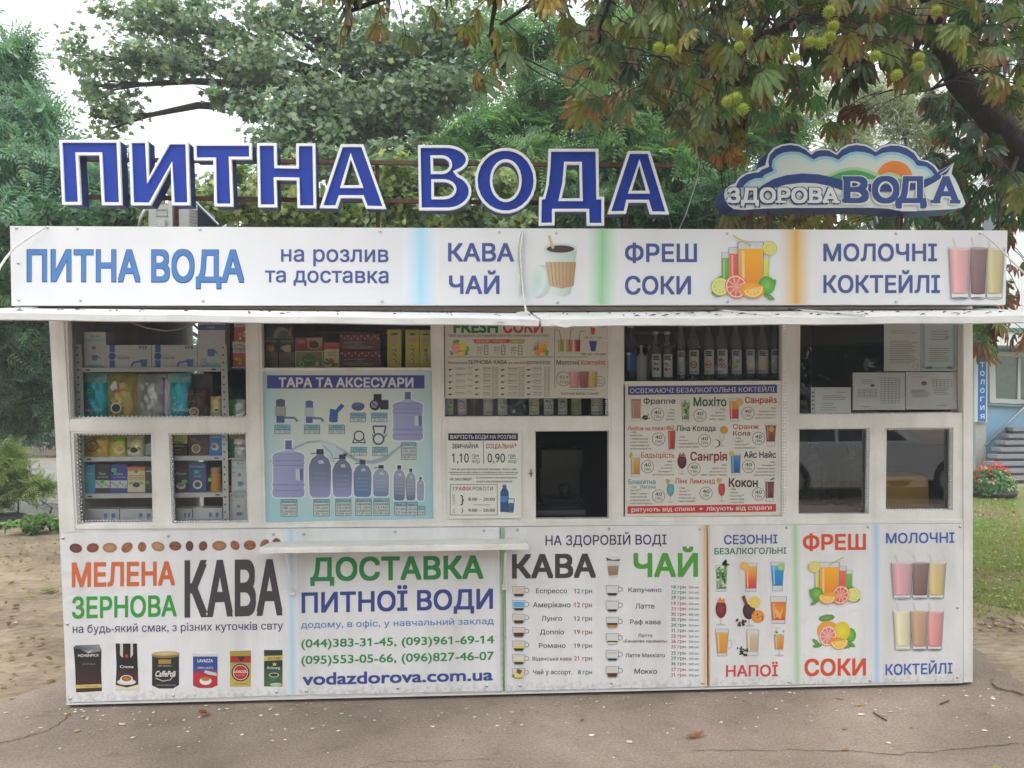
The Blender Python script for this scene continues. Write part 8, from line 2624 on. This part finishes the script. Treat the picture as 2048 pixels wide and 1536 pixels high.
MB().tube([P(392, 405, .40), P(437, 450, .40)], .009, H('#8f979c'), 6).build("strut", M_METAL, t)
o = MB().tube([P(277, 456, .3), P(281, 436, .3), P(290, 418, .32), P(305, 410, .4)], .008, H('#b5b9ba'), 6).build("hose", M_PLASTIC, None, smooth=True)
tag(o, "pale bent hose running up to the air conditioner on the roof", "hose")
o = MB().tube([P(1357, 462, .3), P(1372, 428, .6), P(1394, 360, 1.2), P(1402, 300, 2.0)], .004, H('#7a7f7c'), 5).build("guy_wire", M_PLASTIC, None, smooth=True)
tag(o, "thin pale wire rising from the roof left of the logo sign into the trees", "wire")

# ============================================================ RIGHT: BLUE BUILDING, STAIRS, PLANTER
YW_ = 11.0
bb = thing("blue_building", (P(2150, 900, YW_).x, YW_, 0), "pale blue building with a white roof band right of the kiosk", "building")
xa, xb = P(1928, 800, YW_).x, P(1928, 800, YW_).x + 9
zr = P(2000, 694, YW_).z
MB().box((xa, YW_, -.05), (xb, YW_ + 5, zr), (0.5, 0.5, 0.5)).build("wall", solid("blue_plaster", H('#8fb6d4'), .85, .08, 2, bumpk=.1), bb)
def siding():
    m, nt, bs = newmat("white_siding")
    tc = nt.nodes.new("ShaderNodeTexCoord")
    wv = N(nt, "ShaderNodeTexWave", Scale=2.6, Distortion=0.0)
    wv.wave_profile = 'SAW'
    nt.links.new(tc.outputs["Object"], wv.inputs["Vector"])
    nt.links.new(ramp(nt, wv.outputs["Fac"], [(0.0, H('#9fa4a6')), (0.12, H('#e3e6e6')), (1, H('#eceeee'))]), bs.inputs["Base Color"])
    bs.inputs["Roughness"].default_value = .5
    return m
M_SIDE = siding()
a = P(1900, 660, YW_ - .9); b = P(1900, 688, YW_ - .9)
MB().box((xa - .4, YW_ - .9, b.z), (xb + .4, YW_ + 5.2, a.z)).build("roof_band", M_SIDE, bb)
MB().box((xa - .45, YW_ - .95, a.z + .001), (xb + .45, YW_ + 5.3, a.z + .06)).build("roof", solid("green_trim", H('#4f8a7a'), .5), bb)
MB().box((xa - .38, YW_ - .88, b.z - .03), (xb + .38, YW_ - .003, b.z - .002)).build("soffit", solid("grey_soffit", H('#9a9b9a'), .8), bb)
wf = MB().plate([(1978, 699), (2062, 703), (2062, 806), (1980, 803)], [[(1990, 708), (2037, 711), (2035, 796), (1992, 794)], [(2041, 711), (2058, 712), (2058, 798), (2041, 796)]], YW_ - .05, YW_ - .002, H('#cfd2d2')).build("window", M_PLASTIC, bb)
MB().quad(P(1980, 800, YW_ - .02), P(2060, 803, YW_ - .02), P(2060, 706, YW_ - .02), P(1980, 702, YW_ - .02), H('#6f7f72')).build("pane", attr_mat("curtained_glass", .08, .4, 6, spec=.8), wf)
MB().plate([(1976, 804), (2064, 808), (2064, 812), (1976, 808)], [], YW_ - .09, YW_ - .003, H('#8f989e')).build("window_sill", M_PLASTIC, bb)
MB().plate([(1951, 690), (1972, 690), (1972, 985), (1951, 985)], [], YW_ - .14, YW_ - .003, H('#b3b3b0')).build("pillar", M_FLAT, bb)
for i in range(8):
    z1 = .125 * (i + 1)
    y0 = 9.75 + .14 * i
    x0 = P(1978 + max(0, i - 1) * 8.2, 900, y0).x
    st = MB().box((x0, y0, z1 - .07), (x0 + 4, y0 + .30, z1), H('#8f9094')).build("step", M_FLAT, bb)
    MB().box((x0 + .05, y0 + .05, max(-.02, z1 - .125)), (x0 + 4, y0 + .13, z1 - .071), H('#55565a')).build("riser", M_FLAT, st)
hr = thing("handrail", P(2010, 985, YW_ - .12), "steel handrail sloping up along the blue wall", "handrail")
MB().tube([P(1972, 888, YW_ - .16), P(2100, 760, YW_ - .16)], .022, H('#c2c6c8'), 8).build("rail", M_METAL, hr, smooth=True)
MB().tube([P(2012, 849, YW_ - .16), P(2014, 856, YW_ - .10), P(2012, 853, YW_ - .002)], .012, H('#9a9ea0'), 6).build("bracket", M_METAL, hr, smooth=True)
ys_ = YW_ - .2
vs_ = thing("vertical_sign", P(1962, 843, ys_), "blue vertical sign with white letters СТОМАТОЛОГИЯ on the pillar of the blue building", "sign")
MB().plate([(1951, 655), (1976, 656), (1974, 842), (1950, 841)], [], ys_, ys_ + .05, H('#d6d9da')).build("board", M_PLASTIC, vs_)
pr = Print(ys_, .002)
pr.poly([(1956.5, 656), (1973.5, 657), (1971.5, 841), (1955.5, 840)], H('#1f6fc0'), 1)
ww = "СТОМАТОЛОГИЯ"
for i, ch in enumerate(ww):
    y = 834.5 - 17.2 * (len(ww) - 1 - i)
    if y < 664: continue
    pr.text(ch, 1960.5, 1969, y - 9.5, y, H('#e6ecf2'), .03, L=2)
pr.build("lettering", vs_)
def tyre(c, Ro, rt, sq, label, name="tyre_planter"):
    mb = MB()
    prof = []
    for k in range(15):
        a = math.pi * 2 * k / 14
        prof.append((Ro - rt + rt * math.cos(a), sq * math.sin(a) + sq))
    mb.lathe(prof, c, 32, (0.03, 0.03, 0.03))
    return mb
tb = PG(1984, 990); tb.z = -.006
tp = thing("tyre_planter", tb, "old tyre planter on the lawn right of the kiosk", "planter")
tyre(tb, .36, .11, .075, "").build("tyre", M_RUBBER, tp, smooth=True)
MB().lathe([(0, .12), (.2, .11), (.25, .09)], tb, 20).build("soil", M_DIRT, tp)
fl = thing("flower_clump", tb + Vector((0, 0, .1)), "clump of red salvia and white flowers growing in the tyre planter", "flowers")
n = 2600
u = RNG.normal(size=(n, 3)); u /= np.linalg.norm(u, axis=1, keepdims=True); u[:, 2] = np.abs(u[:, 2])
pos = u * (RNG.uniform(.3, 1, (n, 1)) ** .5) * np.array([.38, .34, .40]) + np.array(tb) + np.array([-.02, 0, .10])
leaves("foliage", pos, u + RNG.normal(size=(n, 3)) * .4, RNG.uniform(.05, .085, n), palette([H(c, 1.3) for c in ('#4f7a44', '#5f8a50', '#3f6a3c')], n), 'oval', M_LEAF, fl)
def blooms(name, cols, k, spike, zmin):
    for i in range(k):
        a = RNG.normal(size=3); a /= np.linalg.norm(a); a[2] = abs(a[2]) * .8 + zmin
        a /= np.linalg.norm(a)
        c = np.array(tb) + np.array([-.02, 0, .10]) + a * np.array([.37, .34, .40])
        m = 16
        q = RNG.normal(size=(m, 3)) * (np.array([.012, .012, .04]) if spike else np.array([.028, .028, .018])) + c + np.array([0, 0, .035 if spike else 0.01])
        leaves(name, q, RNG.normal(size=q.shape) + np.array([0, -.5, .4]), RNG.uniform(.022, .04, m), palette(cols, m), 'oval', M_LEAF, fl)
blooms("red_flower", [H('#d8402f', 1.2), H('#e05040', 1.2), H('#c23230', 1.2)], 34, True, .25)
blooms("white_flower", [H('#d9d9cf'), H('#e6e6dc')], 30, False, .1)
tl_ = PG(2, 1046); tl_.z = -.012
t3 = thing("tyre_planter", tl_, "old black tyre half buried by weeds at the left edge", "planter")
tyre(tl_, .34, .11, .075, "").build("tyre", M_RUBBER, t3, smooth=True)
MB().lathe([(0, .10), (.2, .095), (.24, .08)], tl_, 20).build("soil", M_DIRT, t3)
# white building far behind the trees on the right
wb = thing("white_building", (P(2080, 600, 24).x, 24, 0), "tall white ribbed building showing through the leaves at the upper right", "building")
xa = P(1870, 400, 24).x
MB().box((xa, 24, -.05), (xa + 14, 30, P(2000, 60, 24).z)).build("wall", M_SIDE, wb)
for k in range(4):
    c = P(1960 + 0, 120 + 110 * k, 24)
    f = MB().box((c.x, 23.97, c.z - .5), (c.x + 1.3, 23.999, c.z + .5), H('#c9ccce')).build("window", M_PLASTIC, wb)
    MB().box((c.x + .08, 23.955, c.z - .43), (c.x + 1.22, 23.968, c.z + .43), H('#59666e')).build("pane", M_PLASTIC, f)
# low garden fence at the far left
f0, f1 = PG(-30, 912), PG(112, 912)
ff = thing("garden_fence", (f0 + f1) / 2, "low pale lattice fence at the far end of the path, left of the kiosk", "fence")
mb = MB()
for k in range(26):
    x = f0.x + (f1.x - f0.x) * k / 25
    mb.box((x - .012, f0.y - .012, 0), (x + .012, f0.y + .012, .36), H('#b3ada0'))
mb.build("pickets", M_FLAT, ff)
mb = MB()
for z in (.06, .20, .32):
    mb.box((f0.x, f0.y - .02, z - .012), (f1.x, f0.y - .0125, z + .012), H('#aaa498'))
mb.build("rails", M_FLAT, ff)
for k, (px, py, w_) in enumerate(((92, 990, .5), (88, 975, .35), (115, 1012, .3))):
    p = PG(px, py)
    mb = MB(); mb.box((p.x - w_, p.y, -.008), (p.x + w_, p.y + .18, .07), H('#b3b2ae'))
    tag(mb.build("kerb_stone", M_FLAT), ["pale kerb stone on the far path, widest of the three", "pale kerb stone just behind the widest one on the far path", "pale kerb stone nearest the kiosk's left wall on the path"][k], "kerb stone", "kerb stones on the far path")

# grass on the lawn
n = 26000
yy = RNG.uniform(0, 1, n) ** 1.3 * 8.0 + 1.3
xl = 2.1 + (yy + .0) * .56
xx = xl + RNG.uniform(-.1, 1.0, n) * (1.1 + yy * .11)
keep = (np.sin(xx * 1.7 + yy * .9) + np.sin(yy * 1.3 - xx * .6) + RNG.normal(size=n) * .9) > -.75 + 1.5 * (yy < 2.6)
xx, yy = xx[keep], yy[keep]
n = len(xx)
pos = np.stack([xx, yy, np.full(n, -.004)], 1)
d = RNG.normal(size=(n, 3)) * .45 + np.array([0, 0, 1.0])
x_ = d / np.linalg.norm(d, axis=1, keepdims=True)
a = RNG.normal(size=(n, 3)); z_ = a - x_ * (a * x_).sum(1, keepdims=True); z_ /= np.linalg.norm(z_, axis=1, keepdims=True)
fr = np.stack([x_, np.cross(z_, x_), z_], 2)
o = leaves("grass", pos, None, RNG.uniform(.025, .06, n), palette([H(c) for c in ('#7a9a44', '#88a04c', '#909050', '#ab9b62', '#688a40', '#7f9c48')], n), 'thin', M_LEAF, None, fr)
tag(o, "thin patchy grass with straw on the lawn right of the kiosk", None, None, "stuff")
n = 2600
yy = RNG.uniform(.9, 9, n); xx = 2.1 + yy * .56 + RNG.uniform(-.1, 1, n) * (1.1 + yy * .11)
x2 = RNG.uniform(-7, -2.7, 1500); y2 = RNG.uniform(.1, 5.5, 1500)
pos = np.stack([np.concatenate([xx, x2]), np.concatenate([yy, y2]), np.full(n + 1500, .004)], 1)
n = len(pos)
o = leaves("leaf_litter", pos, RNG.normal(size=(n, 3)) * .35 + np.array([0, 0, 1.0]), RNG.uniform(.02, .07, n), palette([H(c) for c in ('#8a6a48', '#a3885c', '#6f543c', '#b5a078', '#c2b59a')], n), 'oval', M_LEAF)
tag(o, "dry leaf litter and bits of straw on the bare earth", None, None, "stuff")

# ============================================================ THE STREET BEHIND THE CAMERA (partly seen in the panes)
def car(x0, x1, Yc, label):
    """silver saloon standing along x; nose towards +x"""
    L = x1 - x0
    t = thing("parked_car", ((x0 + x1) / 2, Yc, 0), label, "car")
    hw = .86
    def sec(pts, w0, w1, col, name, mat, par):
        mb = MB()
        n_ = len(pts)
        vs = []
        for s, w_ in ((-1, 1), (1, 1)):
            for (u, z) in pts:
                f = (z - .3) / 1.2
                ww = w0 + (w1 - w0) * max(0, min(1, f))
                vs.append((x0 + u * L, Yc + s * ww, z))
        mb.add(vs, [tuple(range(n_)), tuple(range(2 * n_ - 1, n_ - 1, -1))] + [(i, n_ + i, n_ + (i + 1) % n_, (i + 1) % n_) for i in range(n_)], col)
        return mb.build(name, mat, par)
    arch = lambda c: [(c + .075 * math.cos(a), .30 + .34 * math.sin(a)) for a in [math.pi * k / 10 for k in range(11)]]
    low = [(0.01, .35), (0.0, .55), (.02, .82), (.16, .90), (.60, .90), (.72, .90), (.95, .78), (1.0, .62), (.995, .30)] + arch(.83) + arch(.18) + [(.03, .28)]
    body = sec(low, .86, .84, H('#d6d8da'), "body", attr_mat("silver_car_paint", .25, .03, 4, metal=.1, coat=.6), t)
    sec([(.14, .90), (.25, 1.36), (.32, 1.44), (.50, 1.45), (.57, 1.38), (.735, .90)], .80, .60, H('#d6d8da'), "cabin", bpy.data.materials["silver_car_paint"], t)
    for (a, b, c, d) in (((.20, .93), (.27, 1.34), (.375, 1.37), (.375, .93)), ((.39, .93), (.39, 1.37), (.55, 1.35), (.675, .93))):
        mb = MB()
        for s in (-1, 1):
            vs = []
            for (u, z) in (a, b, c, d):
                f = (z - .3) / 1.2
                vs.append((x0 + u * L, Yc + s * (.80 - .20 * f + .004), z))
            mb.add(vs, [(0, 1, 2, 3) if s > 0 else (3, 2, 1, 0)], (0.02, 0.025, 0.03))
        mb.build("side_window", M_GLOSS, t)
    for c in (.18, .83):
        for s in (-1, 1):
            mb = MB()
            ctr = Vector((x0 + c * L, Yc + s * .76, .31))
            prof = [(.13, -.1), (.30, -.1), (.315, -.06), (.315, .06), (.30, .1), (.20, .1), (.19, .06), (.0, .07)]
            pts, F = [], []
            for (r_, h) in prof:
                for k in range(20):
                    th = 2 * math.pi * k / 20
                    pts.append(ctr + Vector((r_ * math.cos(th), s * h, r_ * math.sin(th))))
            for i in range(len(prof) - 1):
                for k in range(20):
                    F.append((i * 20 + k, i * 20 + (k + 1) % 20, (i + 1) * 20 + (k + 1) % 20, (i + 1) * 20 + k))
            cl = []
            for (r_, h) in prof:
                cl += [(0.02, 0.02, 0.02) if r_ > .195 else (0.4, 0.41, 0.42)] * 20
            mb.add(pts, F, cl)
            mb.build("wheel", M_PLASTIC, t, smooth=True)
    return t
car(P(1560, 900, 9.0).x - 1.0, P(1560, 900, 9.0).x + 3.05, -8.6, "silver parked car across the street, mirrored in the lower right windows")
def back_tree(i, x, y, h, w_):
    t = thing("street_tree", (x, y, 0), ["leafy street tree opposite the kiosk's left end, mirrored in its panes", "leafy street tree left of the middle across the street", "leafy street tree straight across the street from the service window", "leafy street tree behind the parked silver car", "unseen tree added right of the parked silver car to block sky"][i], "tree", "trees across the street")
    n = 6000
    u = RNG.normal(size=(n, 3)); u /= np.linalg.norm(u, axis=1, keepdims=True)
    pos = u * (RNG.uniform(0, 1, (n, 1)) ** .4) * np.array([w_, w_ * .7, h * .46]) + np.array([x, y, h * .5])
    leaves("crown", pos, u + RNG.normal(size=(n, 3)) * .5, RNG.uniform(.35, .55, n), palette(DGR, n), 'oval', M_LEAF, t)
    MB().tube([(x, y, -.05), (x + .05, y, h * .3), (x, y, h * .6)], [.2, .16, .08], seg=9).build("trunk", M_BARK, t, smooth=True)
for i, (x, y, h, w_) in enumerate(((-12.6, -23, 8, 4.8), (-5, -22, 8, 4.8), (3.5, -17, 9, 4.6), (11, -18, 10, 4.8), (16.5, -10, 10, 4.8))):  # right-hand trees made taller, the last one added, to block sky light
    back_tree(i, x, y, h, w_)

# the kiosk stands a little above the ground on its rusty base
for o in bpy.data.objects:
    if o not in _before and o.parent is None and o.name not in ("air_conditioner", "roof_brace", "hose", "guy_wire"):
        o.location.z -= .028

# ============================================================ haze volume added in place of lens glare
hm = bpy.data.materials.new("glare_haze")
hm.use_nodes = True
hm.node_tree.nodes.clear()
ho = hm.node_tree.nodes.new("ShaderNodeOutputMaterial")
hv = hm.node_tree.nodes.new("ShaderNodeVolumePrincipled")
hv.inputs["Color"].default_value = (0.9, 0.95, 0.97, 1)
hv.inputs["Density"].default_value = 0.0045
hm.node_tree.links.new(hv.outputs[0], ho.inputs["Volume"])
hz = MB().box((-142, -142, -1.0), (142, 142, 15)).build("haze", hm)
tag(hz, "thin haze volume added in place of lens glare", None, None, "stuff")
